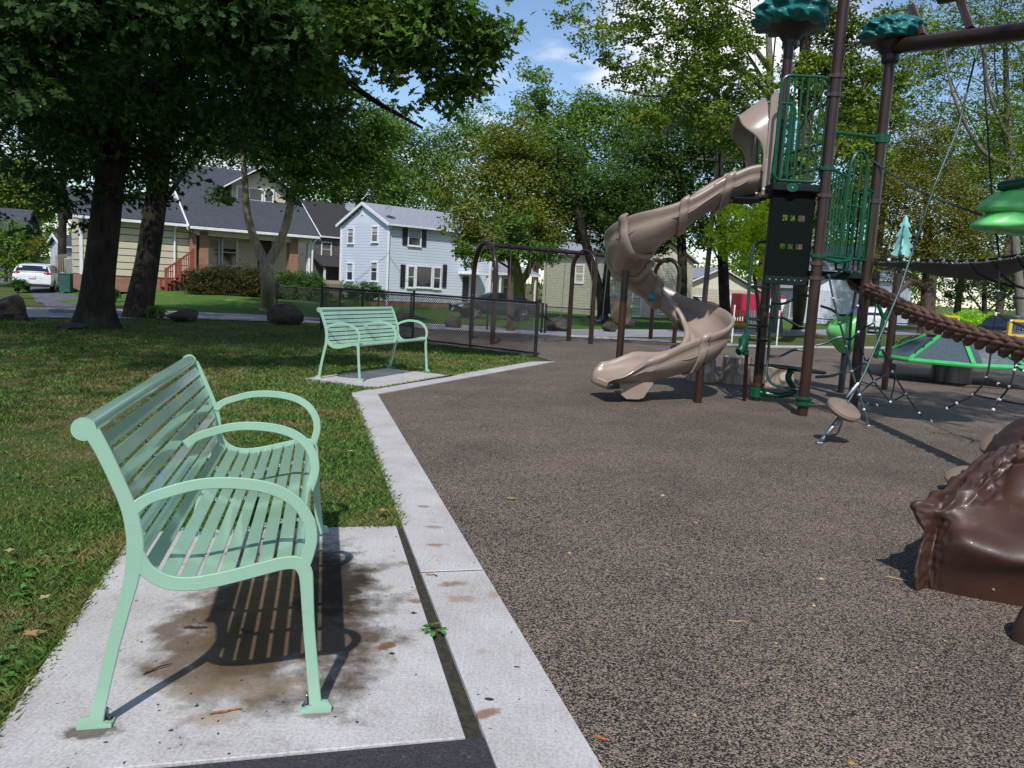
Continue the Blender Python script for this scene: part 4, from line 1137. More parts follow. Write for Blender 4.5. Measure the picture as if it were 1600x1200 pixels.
# hanging light green pod
PC = P(1592, 322, 8.05)
pod = E('climbing_pod', tuple(PC), 'light green moulded climbing pod with hand holds hanging at the right edge', 'climbing hold')
def blob(b, c, sx, sy, sz, px, py, tiltm, dents, n=40, m=24):
    rows = []
    for i in range(m+1):
        t = -PI/2+PI*i/m; row = []
        for k in range(n):
            a = 2*PI*k/n
            ct = math.copysign(abs(math.cos(t))**px, math.cos(t)); st = math.copysign(abs(math.sin(t))**px, math.sin(t))
            ca = math.copysign(abs(math.cos(a))**py, math.cos(a)); sa = math.copysign(abs(math.sin(a))**py, math.sin(a))
            p = Vector((sx*ct*ca, sy*ct*sa, sz*st))
            d = p.normalized()
            for (dv, rr, dep) in dents:
                dd = (d-Vector(dv).normalized()).length
                p -= d*dep*math.exp(-(dd/rr)**4)
            row.append(Vector(c)+tiltm @ p)
        rows.append(row)
    b.grid(rows, True, close_u=True)
def wedge(prof, hw, c, dent):
    pr = cr([(p[0], p[1]) for p in prof], 5, True); cx_ = sum(p[0] for p in pr)/len(pr); cz_ = sum(p[1] for p in pr)/len(pr); rows = []
    for i in range(17):
        t = -1+2*i/16; sc_ = max(.02, (1-abs(t)**3.2))**.42; row = []
        for p in pr:
            x_, z_ = cx_+(p[0]-cx_)*sc_, cz_+(p[1]-cz_)*sc_
            dy = dent[3]*math.exp(-((x_-dent[0])/dent[2])**4-((z_-dent[1])/(dent[2]*.38))**4) if t < -.2 else 0
            row.append(c+Vector((x_, hw*t+dy, z_)))
        rows.append(row)
    b = MB(); b.grid(rows, True, close_u=True)
    for r_, rev in ((0, False), (16, True)):
        k = len(pr); f = [len(b.v)-17*k+r_*k+i for i in range(k)]; b.f.append(f[::-1] if rev else f); b.mi.append(0); b.sm.append(True)
    return b
PO = P(1592, 322, 8.05)
wedge([(-.36,-.03),(-.31,.05),(-.14,.15),(.25,.20),(.7,.20),(.75,.0),(.7,-.09),(.2,-.10),(-.15,-.09),(-.32,-.07)], .26, PO, (.0,.06,.16,.06)).build('upper_hold', M_LIME, pod, True, angle=80)
wedge([(-.42,-.21),(-.36,-.14),(-.18,-.05),(.2,-.06),(.7,-.06),(.7,-.26),(.2,-.29),(-.12,-.27),(-.35,-.25)], .24, PO, (.05,-.12,.14,.04)).build('lower_hold', M_LIME, pod, True, angle=80)
b = MB(); b.tube([tuple(P(1567,291,8.0)), tuple(P(1640,279,7.7))], .05, 14); b.sphere(P(1567,291,8.0), .05, 12, 8); b.build('top_tube', M_GREEN, pod, True)

# ------------------------------------------------------------------ brown moulded boulder in the right foreground
def boulder():
    root = E('climbing_boulder', tuple(G(1560, 925)), 'glossy dark brown moulded climbing boulder with carved grooves in the right foreground', 'boulder')
    def gy(u): return 3.86-(u-1440)*.00118
    net = []
    rows_ = [ # v, dy and z handled by pixel: list of (u, v, depth offset)
     [(1436,917,.0),(1452,922,-.02),(1482,929,-.03),(1540,938,-.03),(1600,946,-.02),(1690,962,0),(1850,1000,.0)],
     [(1434,893,.0),(1452,895,-.03),(1482,898,-.05),(1540,902,-.06),(1600,906,-.05),(1690,915,-.02),(1850,940,.0)],
     [(1440,858,.03),(1460,858,-.02),(1496,850,-.11),(1545,864,-.12),(1600,878,-.10),(1690,880,-.04),(1850,890,.0)],
     [(1448,832,.06),(1466,826,.03),(1498,818,-.03),(1545,826,-.02),(1600,842,-.02),(1690,840,.02),(1850,840,.06)],
     [(1429,800,.02),(1462,796,.0),(1502,790,.03),(1548,786,.10),(1600,792,.16),(1690,780,.14),(1850,796,.14)],
     [(1462,784,.14),(1490,772,.14),(1522,756,.16),(1556,744,.22),(1600,744,.30),(1690,722,.30),(1850,742,.30)],
     [(1500,760,.36),(1520,744,.34),(1546,726,.32),(1572,712,.34),(1606,704,.40),(1690,678,.44),(1850,700,.52)],
     [(1543,718,.70),(1556,708,.66),(1574,697,.62),(1592,687,.62),(1618,672,.66),(1690,648,.70),(1850,668,.85)]]
    for r_ in rows_:
        row = [P(u, v, gy(u)+d) for (u, v, d) in r_]
        bl = row[0]; dd = math.hypot(bl.x, bl.y); bz = CAM_H-(CAM_H-bl.z)*(dd+1.1)/dd-.12; hv = Vector((bl.x, bl.y, 0)).normalized()
        hi_ = len(net) >= 4; row = [Vector((bl.x, bl.y, 0))+hv*(.35 if hi_ else 1.1)+Vector((.30, 0, (bl.z-.42 if hi_ else max(bz, -.05))))]+row
        row.append(row[-1]+Vector((.45,.7,-.35*row[-1].z))); net.append(row)
    top = net[-1]
    net.append([p+Vector((.10,.20+.10*max(0, j-2),-.12)) for j, p in enumerate(top)]); net.append([Vector((p.x+.22, p.y+.36+.17*max(0, j-2), p.z*.35)) for j, p in enumerate(top)]); net.append([Vector((p.x+.24, p.y+.40+.18*max(0, j-2), -.05)) for j, p in enumerate(top)])
    for p in net[0]: p.z = -.03
    KU, KV = 22, 16
    A_ = [cr([tuple(p) for p in r_], KU) for r_ in net]; A_ = np.array(A_)            # rows x U x 3
    B_ = np.array([cr([tuple(A_[i, j]) for i in range(A_.shape[0])], KV) for j in range(A_.shape[1])]).transpose(1, 0, 2)
    nv_, nu_ = B_.shape[:2]
    dU = np.gradient(B_, axis=1); dV = np.gradient(B_, axis=0); Nn = np.cross(dU, dV); Nn /= np.maximum(np.linalg.norm(Nn, axis=2, keepdims=True), 1e-9)
    ctr_ = np.array(G(1640, 900))+np.array((.3,.9,.3))
    if ((B_[30, 80]-ctr_)*Nn[30, 80]).sum() < 0: Nn = -Nn
    rows = []
    def bx_(x, a, c, e): return sm((x-a)/e)*(1-sm((x-c)/e))
    for i in range(nv_):
        t = i/KV; row = []
        for j in range(nu_):
            s_ = j/KU; p = Vector(B_[i, j]); d = 0.0
            w1 = bx_(t, 3.8, 6.6, .35)*bx_(s_, .8, 4.3, .5)
            if w1 > .01:
                q = Vector((s_*1.7+t*1.0+.3*noise.noise(p*7), t*1.35-s_*.9, 2.7)); d += w1*.065*(noise.voronoi(q)[0][0]-.36)
            w2 = bx_(t, -.2, 3.6, .3)*bx_(s_, .5, 2.5, .4)
            if w2 > .01: d += w2*(.010*abs(noise.noise((p.x*9+p.y*9, p.z*26, 4)))-.004+.016*(noise.voronoi(Vector((s_*3.2, t*1.6, 9)))[0][0]-.3))
            w3 = bx_(t, 5.35, 6.7, .25)*bx_(s_, 4.0, 6.3, .5)
            if w3 > .01: d += w3*.016*math.sin((t-.22*(s_-5)**2)*19)
            w4 = math.exp(-((s_-5.3)/.65)**2-((t-4.6)/.6)**2); d -= .11*w4
            d += .003*noise.noise(p*11)
            row.append(p+Vector(Nn[i, j])*d)
        rows.append(row)
    b = MB(); b.grid(rows, True); b.build('shell', M_BOULDER, root, True, angle=70)
    c_ = P(1479, 783, 3.93); b = MB(); b.tube([c_+Vector((.05,.06,-.02)), c_+Vector((-.008,-.02,.012))], [.028,.024], 12); b.build('knot', M_BOULDER, root, True)
    for (u, v) in ((1576,895), (1552,921)):
        c_ = P(u, v, gy(u)-.045); b = MB(); b.sphere(c_, .008, 8, 6); b.build('moulding_nub', M_DISC, root, True)
    b = MB(); c = G(1672, 1012); rows = []
    for i in range(13):
        t = i/12*PI/2; row = []
        for k in range(28):
            a = 2*PI*k/28; r = .17*math.cos(t)**.45*(1+.12*math.sin(a*5)*math.cos(t))
            row.append((c.x+r*math.cos(a)*1.2, c.y+r*math.sin(a), .22*math.sin(t)))
        rows.append(row)
    b.grid(rows, True, close_u=True); b.build('paw', M_BOULDER, root, True, angle=60)
M_BOULDER = pm('brown_moulded_plastic', (68,42,31), (56,34,25), 2.5, 4, .50, bump=.35, bscale=70, bdist=.003, coat=.08, rvar=.1, dirt=((92,68,54), 3.5, .58))
boulder()
# stepping discs behind it
for i, (u, v, y, ax_, lab) in enumerate([(1562,690,5.3,(-.62,-.1,.75),'tan stepping disc tilted behind the brown boulder, the higher of two'), (1506,745,5.9,(-.35,-.25,.87),'tan stepping disc low behind the brown boulder beside a silver anchor')]):
    c = P(u, v, y); r_ = E('disc_climber', (c.x, c.y, 0), lab, 'climber', 'stepping discs')
    q_ = Vector((0,0,1)).rotation_difference(Vector(ax_).normalized()).to_matrix().to_4x4()
    Md = Matrix.Translation(c) @ q_
    b = MB(); b.lathe([(.0,-.04),(.08,-.04),(.12,-.03),(.132,.0),(.124,.02),(.1,.035),(.05,.04),(.0,.04)], 26, Md); b.build('stepping_disc', M_DISC, r_, True)
    d_ = Vector(ax_).normalized(); b = MB(); k_ = -c.z/d_.z
    b.tube([c+d_*k_+Vector((0,0,.01)), c+d_*.06], .011, 8); b.build('steel_cable', M_ROPEGR, r_, True)
    b = MB(); b.tube([c+d_*k_+Vector((0,0,.03)), c+d_*(k_*.6)], .022, 8); b.build('turnbuckle', M_STEEL, r_, True)
g = G(1482, 766); b = MB(); b.tube([(g.x-.05,g.y,.02),(g.x,g.y,.035),(g.x+.05,g.y+.02,.02)], [.012,.02,.012], 8); b.sphere((g.x+.05,g.y+.02,.025),.025,8,6); o = b.build('cable_anchor', M_STEEL); tag(o, 'small silver cable anchor on the rubber left of the brown boulder', 'anchor')
# ------------------------------------------------------------------ chain link fences
M_FENCE = pm('black_fence_vinyl', (26,26,28), (20,20,22), 10, 2, .45)
def fence(pts, H, posts, label, mesh=.06, wr=.0052, gate=False, name='chain_link_fence'):
    root = E(name, (pts[0][0], pts[0][1], TZ(*pts[0])), label, 'fence')
    def gp(p): return Vector((p[0], p[1], TZ(*p)))
    for p in posts:
        q = gp(p); b = MB(); r = .036 if p in (posts[0], posts[-1]) else .026
        b.tube([q-Vector((0,0,.1)), q+Vector((0,0,H+.03))], r, 10); b.sphere(q+Vector((0,0,H+.03)), r*1.15, 10, 6); b.build('post', M_FENCE, root, True)
    for zz, nm in ((H-.02, 'top_rail'), (.07, 'bottom_rail')):
        b = MB(); b.tube([gp(p)+Vector((0,0,zz)) for p in pts], .021 if zz > .5 else .016, 8); b.build(nm, M_FENCE, root, True)
    # woven wire
    V = []; F = []
    for i in range(len(pts)-1):
        A, B_ = gp(pts[i]), gp(pts[i+1]); d = B_-A; Lh = math.hypot(d.x, d.y); h0, h1 = .05, H-.02; hh = h1-h0
        nrm = Vector((-d.y, d.x, 0)).normalized()
        nw = int((Lh+hh)/mesh)
        for sg in (1, -1):
            for k in range(nw+1):
                s0 = k*mesh-hh if sg > 0 else k*mesh
                a_s, b_s = s0, s0+sg*hh; za, zb_ = h0, h1
                # clip to 0..Lh
                lo, hi = (a_s, b_s) if sg > 0 else (b_s, a_s)
                if hi <= 0 or lo >= Lh: continue
                def zs(s_): return h0+(s_-a_s)/(b_s-a_s)*hh
                c0, c1 = max(lo, 0), min(hi, Lh)
                for w_ in (0,):
                    p0 = A+d*(c0/Lh)+Vector((0,0,zs(c0)))+nrm*.004*sg; p1 = A+d*(c1/Lh)+Vector((0,0,zs(c1)))+nrm*.004*sg
                    t = (p1-p0)
                    if t.length < .01: continue
                    t.normalize(); u_ = t.cross(nrm).normalized(); n0 = len(V)
                    for p in (p0, p1):
                        for a in (0, 2.094, 4.189): V.append(p+(u_*math.cos(a)+nrm*math.sin(a))*wr)
                    F += [(n0, n0+1, n0+4, n0+3), (n0+1, n0+2, n0+5, n0+4), (n0+2, n0, n0+3, n0+5)]
    o = np_mesh('wire_mesh', [tuple(p) for p in V], F, M_FENCE, root, world=True); o['kind'] = 'stuff'
    return root
fl = [(.425, 15.60), (-4.75, 19.45)]
def fp(t): return (fl[0][0]+(fl[1][0]-fl[0][0])*t, fl[0][1]+(fl[1][1]-fl[0][1])*t)
fence(fl, 1.08, [fp(0), fp(.26), fp(.52), fp(.775), fp(1)], 'black chain link fence running from the kerb end post back to behind the far bench')
G2 = [(.88, 24.0), (-7.6, 24.6)]
fence([(.80,24.05), (-3.2,24.25), (-7.4,24.6)], 1.06, [(.80,24.05), (-.85,24.12), (-3.2,24.25), (-5.4,24.4), (-7.4,24.6)], 'black chain link fence beyond the swing arches along the street side', .075, .0045)
fence([(2.32,23.75), (.90,24.0)], 1.04, [(2.32,23.75), (.90,24.0)], 'narrow black chain link gate leaf beside the swing arches', .075, .0045, name='chain_link_gate')
# ------------------------------------------------------------------ swings
M_CHAIN = pm('swing_chain', (150,148,146), (110,108,106), 60, 2, .4, metal=.8)
sw = E('swing_frame', (.4, 19.5, 0), 'brown swing frame with rounded arch legs behind the chain link fence', 'swing')
def arch(p0, p1, zt):
    p0 = Vector((*p0, 0)); p1 = Vector((*p1, 0)); r = (p1-p0).length/2; c = (p0+p1)/2; d = (p1-p0).normalized()
    pts = [p0-Vector((0,0,.05)), p0+Vector((0,0,(zt-r)*.5)), p0+Vector((0,0,zt-r))]
    pts += [c-d*r*math.cos(a)+Vector((0,0,zt-r+r*math.sin(a))) for a in np.linspace(.15, PI-.15, 14)]
    pts += [p1+Vector((0,0,zt-r)), p1+Vector((0,0,(zt-r)*.5)), p1-Vector((0,0,.05))]
    b = MB(); b.tube(pts, .06, 12); b.build('arch_leg', M_BROWN, sw, True); return c+Vector((0,0,zt))
g_ = lambda u, v: tuple(c_g(u, v))
def c_g(u, v):
    d = ray(u, v); t = -CAM_H/d.z; p = Vector((0,0,CAM_H))+d*t; return p.x, p.y
t1 = arch(g_(735.7,529.5), g_(769,538), 2.32); t2 = arch(g_(888,533), g_(922.6,537.5), 2.3); t3 = arch(g_(1016,532), g_(1053,536), 2.3)
t1.z = 2.27; t2.z = 2.25; t3.z = 2.25
b = MB(); b.tube([t1, t2], .052, 12); b.tube([t2, t3], .052, 12); b.build('top_beam', M_BROWN, sw, True)
def on(a, b_, t): return a+(b_-a)*t
hg = []
for (a, b_, t) in ((t1,t2,.24),(t1,t2,.44),(t1,t2,.60),(t1,t2,.80),(t2,t3,.36),(t2,t3,.60)):
    p = on(a, b_, t); hg.append(p); b = MB(); d_ = (b_-a).normalized(); b.tube([p-d_*.04, p+d_*.04], .066, 12); b.tube([p+Vector((0,0,-.05)), p+Vector((0,0,-.11))], .02, 6); b.build('hanger', M_CLAMP, sw, True)
def belt_swing(a, c, zs, label):
    m = (a+c)/2; r = E('belt_swing', (m.x, m.y, zs), label, 'swing seat', 'belt swings')
    dirn = (c-a); dirn.z = 0; dirn.normalize(); e0, e1 = m-dirn*.24, m+dirn*.24
    e0 = Vector((e0.x, e0.y, zs+.13)); e1 = Vector((e1.x, e1.y, zs+.13)); n_ = Vector((-dirn.y, dirn.x, 0))*.08
    rows = []
    for i in range(11):
        t = i/10; p = e0+(e1-e0)*t; p.z = zs+.14*(2*t-1)**2*1.0; rows.append([p-n_, p+n_, p+n_-Vector((0,0,.02)), p-n_-Vector((0,0,.02))])
    b = MB(); b.grid(rows, True, close_u=True); b.build('belt_seat', M_BLKPL, r, True)
    for (tp, bt) in ((a, e0), (c, e1)):
        b = MB(); k = 44; q0, q1 = tp+Vector((0,0,-.1)), bt
        b.tube([q0+(q1-q0)*(i/k) for i in range(k+1)], [.012 if i % 2 else .006 for i in range(k+1)], 5); b.build('chain', M_CHAIN, r, True)
belt_swing(hg[0], hg[1], .52, 'black belt swing on chains nearest the first arch, behind the fence')
belt_swing(hg[2], hg[3], .52, 'black belt swing hanging just left of the second swing arch')
b0 = on(t2, t3, .08); b1 = on(t2, t3, .26)
belt_swing(b0, b1, .55, 'black belt swing between the second arch and the tan bucket swing')
m = (hg[4]+hg[5])/2; ad_ = E('bucket_swing', (m.x, m.y, .5), 'tan moulded full support swing seat with a green harness bar', 'swing seat')
Mb = Matrix.Translation((m.x, m.y, .42)) @ Matrix.Rotation(rad(-30), 4, 'Z')
b = MB(); rows = []
for i, (y, z, w_) in enumerate(cr([(-.12,.72,.20),(-.10,.55,.24),(-.06,.30,.25),(-.02,.12,.25),(.10,.06,.24),(.30,.08,.22),(.42,.03,.20)], 5)):
    rows.append([Mb @ Vector(p) for p in ((-w_, y-.0, z+.09), (-w_*.8, y, z+.01), (0, y, z-.02), (w_*.8, y, z+.01), (w_, y, z+.09), (w_+.02, y-.03, z+.07), (w_*.8, y-.04, z-.04), (0, y-.045, z-.07), (-w_*.8, y-.04, z-.04), (-w_-.02, y-.03, z+.07))])
b.grid(rows, True, close_u=True); b.build('seat_shell', M_DISC, ad_, True)
b = MB(); b.tube([Mb @ Vector(p) for p in ((-.25,-.08,.55), (-.2,.12,.42), (-.1,.28,.26), (0,.34,.1))], .035, 8); b.tube([Mb @ Vector(p) for p in ((.25,-.08,.55), (.2,.12,.42), (.1,.28,.26), (0,.34,.1))], .035, 8)
b.tube([Mb @ Vector(p) for p in ((-.2,.12,.42), (0,.16,.45), (.2,.12,.42))], .03, 8); b.build('harness_bar', M_LIME, ad_, True)
for h_, sx in ((hg[4], -.25), (hg[5], .25)):
    b = MB(); b.tube([h_+Vector((0,0,-.1)), Mb @ Vector((sx, -.05, .6))], .01, 5); b.build('chain', M_CHAIN, ad_, True)
# ------------------------------------------------------------------ stumps, spinner, pods, sign
M_STUMP = pm('moulded_stump', (168,150,136), (118,104,92), 3.2, 5, .7, bump=.9, bscale=6, bdist=.04, stretch=(5,5,.7))
M_STUMPT = pm('stump_top', (184,170,158), (160,146,134), 8, 5, .7, bump=.2, bscale=30)
def stump(u, v, r, h, label):
    x, y = c_g(u, v); y += r; root = E('play_stump', (x, y, 0), label, 'stump', 'moulded stumps')
    b = MB(); rows = []
    for z in np.linspace(-.02, h, 9):
        rows.append([(x+r*(1+.05*math.sin(a*9+z*5)+.05*noise.noise((math.cos(a)*2, math.sin(a)*2, z*3+x))+.10*(1-z/h)**3)*math.cos(a), y+r*(1+.05*math.sin(a*9+z*5)+.10*(1-z/h)**3)*math.sin(a), z) for a in np.linspace(0, 2*PI, 40, endpoint=False)])
    b.grid(rows, True, close_u=True); b.build('bark', M_STUMP, root, True)
    b = MB(); b.lathe([(r*.98, h-.004), (r*.92, h+.008), (r*.5, h+.006), (0, h+.01)], 30, Matrix.Translation((x, y, 0))); b.build('top_face', M_STUMPT, root, True)
    b = MB(); b.lathe([(.075,-.04),(.075,.015),(.05,.02),(.05,.012),(0,.012)], 16, Matrix.Translation((x+.02, y-r*1.02, h*.55)) @ Matrix.Rotation(PI/2, 4, 'X')); b.build('knot', M_STUMPT, root, True)
stump(1100, 597, .21, .36, 'grey moulded tree stump standing right of the spiral slide')
stump(1155, 601, .22, .42, 'taller grey moulded stump behind the green talk tube')
stump(1222, 606, .25, .30, 'wide low grey moulded stump behind the ladder of the tower')
def spinner():
    cx, cy = 8.35, 15.1; root = E('spinner', (cx, cy, 0), 'dark grey cone shaped merry go round with light green rim and ribs', 'merry go round')
    n = 8; R = 1.33; r = .52; zr, zt = .42, .84; a0 = rad(22.5+8)
    def pt(rr, k, z): a = a0+2*PI*k/n; return Vector((cx+rr*math.cos(a), cy+rr*math.sin(a), z))
    b = MB(); b.lathe([(.36, -.02), (.34, .34), (.6, .40)], 24, Matrix.Translation((cx, cy, 0))); b.build('base', M_BLKPL, root, True)
    M_SP = pm('spinner_panel', (78,90,98), (62,74,82), 30, 3, .5, bump=.5, bscale=70, bdist=.01)
    for k in range(n):
        b = MB(); rows = []
        inset = .42 if k in (4, 6) else 0
        for i in range(5):
            t = i/4; row = []
            for j in range(7):
                s_ = j/6; A_ = pt(R+(r-R)*t, k, zr+(zt-zr)*t); B__ = pt(R+(r-R)*t, k+1, zr+(zt-zr)*t); p = A_+(B__-A_)*s_
                if k == 5: p = p+ (Vector((cx,cy,p.z))-p)*(.35*math.sin(PI*s_))*(1-t*.6)
                row.append(p)
            rows.append(row)
        rows2 = [[q_-Vector((0,0,.03)) for q_ in r_] for r_ in rows]
        b.grid(rows, False); b.grid([r_[::-1] for r_ in rows2], False); b.build('panel', M_SP, root, True)
    b = MB(); b.tube([pt(R, k, zr-.01) for k in range(n)], .045, 8, closed=True); b.build('rim', M_LIMEROD, root, True)
    for k in range(n):
        b = MB(); b.beam(pt(R, k, zr+.02), pt(r, k, zt+.02), .07, .03); b.build('rib', M_LIMEROD if k % 2 == 1 or k in (4, 6) else M_SP, root, True)
    b = MB(); b.lathe([(r*1.0, zt-.01), (r, zt+.03), (r*.9, zt+.035), (0, zt+.03)], 16, Matrix.Translation((cx, cy, 0)), False); b.build('hub_cap', M_BLKPL, root, True)
    for k in (0, 2, 3, 4, 6, 7):
        for t in (.3, .6):
            A_ = pt(R+(r-R)*t, k, zr+(zt-zr)*t+.02); d_ = (pt(r, k, zt)-pt(R, k, zr)).normalized()
            b = MB(); b.tube([A_-d_*.13, A_-d_*.11+Vector((0,0,.07)), A_+d_*.11+Vector((0,0,.07)), A_+d_*.13], .014, 6); b.build('grip', M_BLKPL, root, True)
spinner()
# light green cup seat behind the net
c = P(1325, 505, 12.2); x, y = c.x, c.y
cup = E('cup_seat', (x, y, 0), 'light green scooped cup seat on a pole behind the rope net', 'seat')
b = MB(); rows = []
for i in range(14):
    t = i/13; row = []
    for k in range(36):
        a = 2*PI*k/36; zz = .62+.56*t*(1-.30*max(0, math.cos(a-rad(190)))*t); rr = .29*(math.sin(PI*(.06+.62*t)))**.8*(1+.03*math.sin(5*a)); row.append((x+rr*math.cos(a), y+rr*math.sin(a), zz))
    rows.append(row)
inn = [[(x+(p[0]-x)*.92, y+(p[1]-y)*.92, p[2]+.015) for p in r_] for r_ in rows[::-1]]
b.grid(rows+inn, True, close_u=True); b.build('shell', M_LIME, cup, True)
b = MB(); b.tube([(x, y, -.05), (x, y, .66)], .05, 10); b.build('pole', M_BLKPL, cup, True)
# green loop climber on a brown post, pine shaped panel on a post
c = P(1400, 520, 15.5)
M_PINE = pm('pale_teal_panel', (160,222,212), (152,214,204), 5, 3, .5)
x, y = P(1403, 430, 15.5).x, 15.5; x = P(1395, 520, 15.5).x
pine = E('pine_sign', (x, y, 0), 'pale teal cut out pine tree panel on a slim brown post', 'sign')
b = MB(); b.tube([(x, y, -.05), (x, y, 2.35)], .05, 10); b.build('post', M_BROWN, pine, True)
b = MB(); b.box((x, y, .12), (.2, .2, .26), None, .02); b.build('foot_block', M_BLKPL, pine, True)
sil = [(0,1.0),(.08,.93),(.10,.84),(.20,.76),(.22,.71),(.13,.70),(.20,.58),(.30,.50),(.31,.45),(.19,.44),(.28,.30),(.38,.22),(.39,.17),(.26,.16),(.34,.07),(.44,.02),(.42,-.02),(.25,-.05),(0,-.06)]
sil = [(p[0], p[1]) for p in sil]; full = sil+[(-p[0], p[1]) for p in sil[1:-1][::-1]]
Hs = .74; z0 = 2.36
for i, a in enumerate((-12, 62)):
    b = MB(); b.prism([(p[0]*Hs*.62, p[1]*Hs) for p in full][::-1], -.011-.001*i, .011+.001*i, Matrix.Translation((x, y, z0)) @ Matrix.Rotation(rad(a), 4, 'Z') @ Matrix.Rotation(PI/2, 4, 'X')); b.build('tree_panel', M_PINE, pine, True)
# green fork climber seen through the rope
x, y = P(1378, 500, 13.0).x, 13.0; x2 = P(1393, 505, 13.0).x
fk_ = E('green_fork_post', (x, y, 0), 'dark green forked handle on a brown post beyond the rope net', 'play post')
b = MB(); b.tube([(x2, y, -.05), (x2, y, 1.9)], .05, 10); b.build('post', M_BROWN, fk_, True)
b = MB(); b.tube([tuple(P(1372,475,13)), tuple(P(1380,497,13)), tuple(P(1398,500,13))], .035, 8); b.tube([tuple(P(1392,478,13)), tuple(P(1380,497,13)), tuple(P(1372,540,13)), tuple(P(1368,560,13))], .035, 8); b.build('fork', M_GREEN, fk_, True)
# yellow bar gates beyond the path
M_YEL = pm('yellow_paint', (214,178,40), (200,160,34), 4, 3, .45)
def ygate(u0, u1, vt, y, label):
    A_, B__ = P(u0, vt, y), P(u1, vt+4, y+.3); zt = A_.z; r_ = E('yellow_barrier', (A_.x, A_.y, TZ(A_.x, A_.y)), label, 'barrier', 'yellow barriers')
    for q_ in (A_, B__):
        b = MB(); b.box((q_.x, q_.y, (zt+TZ(q_.x,q_.y))/2-.05), (.12, .12, zt-TZ(q_.x,q_.y)+.1), None, .01); b.build('post', M_YEL, r_, True)
    for zz in (zt, zt-.5):
        b = MB(); b.beam((A_.x, A_.y-.002, zz), (B__.x, B__.y-.002, zz), .10, .09, ch=.01); b.build('rail', M_YEL, r_, True)
ygate(1471, 1497, 494, 37, 'small yellow bar barrier in front of the bright hedge')
ygate(1579, 1640, 501, 27, 'yellow bar barrier at the right edge before the dark car')
# low dark rail and white posts along the path
rl = E('low_rail_fence', tuple(G(1270, 512)), 'low black rail fence along the grass beyond the path', 'fence')
ps = [G(1262, 512), G(1320, 517), G(1380, 520), G(1440, 523), G(1500, 526)]
for q_ in ps:
    b = MB(); b.tube([q_, q_+Vector((0,0,.72))], .035, 8); b.build('post', M_FENCE, rl, True)
b = MB(); b.tube([q_+Vector((0,0,.7)) for q_ in ps], .035, 8); b.build('rail', M_FENCE, rl, True)
M_WHITE = pm('white_post_paint', (214,212,206), (196,194,188), 6, 3, .6)
for (u, v0, v1, lab) in ((1143, 535, 476, 'thin white marker post right of the slide turn'), (1213, 540, 485, 'thin white marker post seen between the tower posts')):
    q_ = G(u, v0); top = P(u-3 if u < 1200 else u+9, v1, q_.y); b = MB(); b.beam(q_-Vector((0,0,.05)), (q_.x, q_.y, top.z), .06, .06, ch=.008); o = b.build('marker_post', M_WHITE); tag(o, lab, 'post')
# ------------------------------------------------------------------ boulders along the street
M_ROCK = pm('dark_fieldstone', (78,68,60), (36,31,28), 2.2, 7, .9, .9, 7, .06, dirt=((64,66,40), 3, .6))
def rock(u, v, w_, h_, label, dp=.8, seed=0):
    q_ = G(u, v); w2 = w_/2; b = MB(); rows = []; n, m = 40, 22; r_ = random.Random(seed); pl = []
    for i in range(m+1):
        t = -PI/2+PI*i/m; row = []
        for k in range(n):
            a = 2*PI*k/n; d = Vector((math.cos(t)*math.cos(a), math.cos(t)*math.sin(a), math.sin(t)))
            if not pl: pl += [(Vector((r_.gauss(0,1), r_.gauss(0,1), r_.gauss(0,.8))).normalized(), .72+.3*r_.random()) for _ in range(16)]
            f = min([1.18]+[h0/d.dot(n0) for n0, h0 in pl if d.dot(n0) > .3])+.08*noise.noise(d*1.6+Vector((seed*3.7, 0, 0)))+.07*noise.noise(d*4+Vector((seed, 5, 0)))+.05*noise.noise(d*9)
            row.append((q_.x+d.x*w2*f*1.05, q_.y+w2*dp+d.y*w2*dp*f, q_.z+h_*.42+d.z*h_*.6*f))
        rows.append(row)
    b.grid(rows, True, close_u=True); o = b.build('boulder', M_ROCK, angle=28); tag(o, label, 'boulder', 'boulders along the street'); return o
rock(439, 508, .95, .48, 'dark squarish boulder standing at the lawn edge left of the far bench', seed=2)
rock(279, 503, .72, .30, 'low flat dark boulder lying right of the second oak trunk', seed=4)
rock(-6, 500, .95, .50, 'brown boulder cut off by the left picture edge', seed=6)
rock(630, 512, .78, .62, 'tall rounded dark boulder behind the fence, right of the far bench back', seed=8)
rock(708, 515, .62, .42, 'small brown boulder beside the nose of the dark sedan', seed=10)
rock(872, 518, 1.25, .52, 'wide rough brown boulder behind the narrow gate leaf', seed=12)
rock(953, 519, .70, .46, 'brown boulder right of the second swing arch', seed=14)
rock(100, 514, .6, .12, 'very low stone half sunk in the lawn left of the front oak', seed=16)
# ------------------------------------------------------------------ houses
ANG = math.atan2(SY, SX)
M_GLASS = pm('window_glass', (40,46,52), (28,32,36), 2, 3, .06, spec=.8)
M_TRIM = pm('white_trim', (222,222,222), (206,206,208), 5, 4, .5)
M_SHUT = pm('black_shutter', (34,34,40), (26,26,30), 20, 3, .5, bump=.4, bscale=4, stretch=(1,1,12))
M_BLIND = pm('window_blind', (176,178,180), (150,152,156), 40, 3, .7, stretch=(.1,.1,3))
M_ROOFD = pm('slate_shingles', (70,72,80), (46,48,55), 9, 6, .9, bump=.8, bscale=14, bdist=.03, stretch=(1,2.5,2.5))
M_ROOFG = pm('grey_shingles', (142,146,154), (118,122,130), 6, 6, .9, bump=.6, bscale=14, bdist=.03, stretch=(1,2.5,2.5))
M_ROOFK = pm('black_shingles', (52,50,52), (38,36,38), 6, 6, .9, bump=.6, bscale=14, bdist=.03)
M_CREAM = pm('cream_shakes', (204,194,170), (186,176,152), 5, 5, .75, bump=.5, bscale=10, bdist=.01, stretch=(14,14,.6))
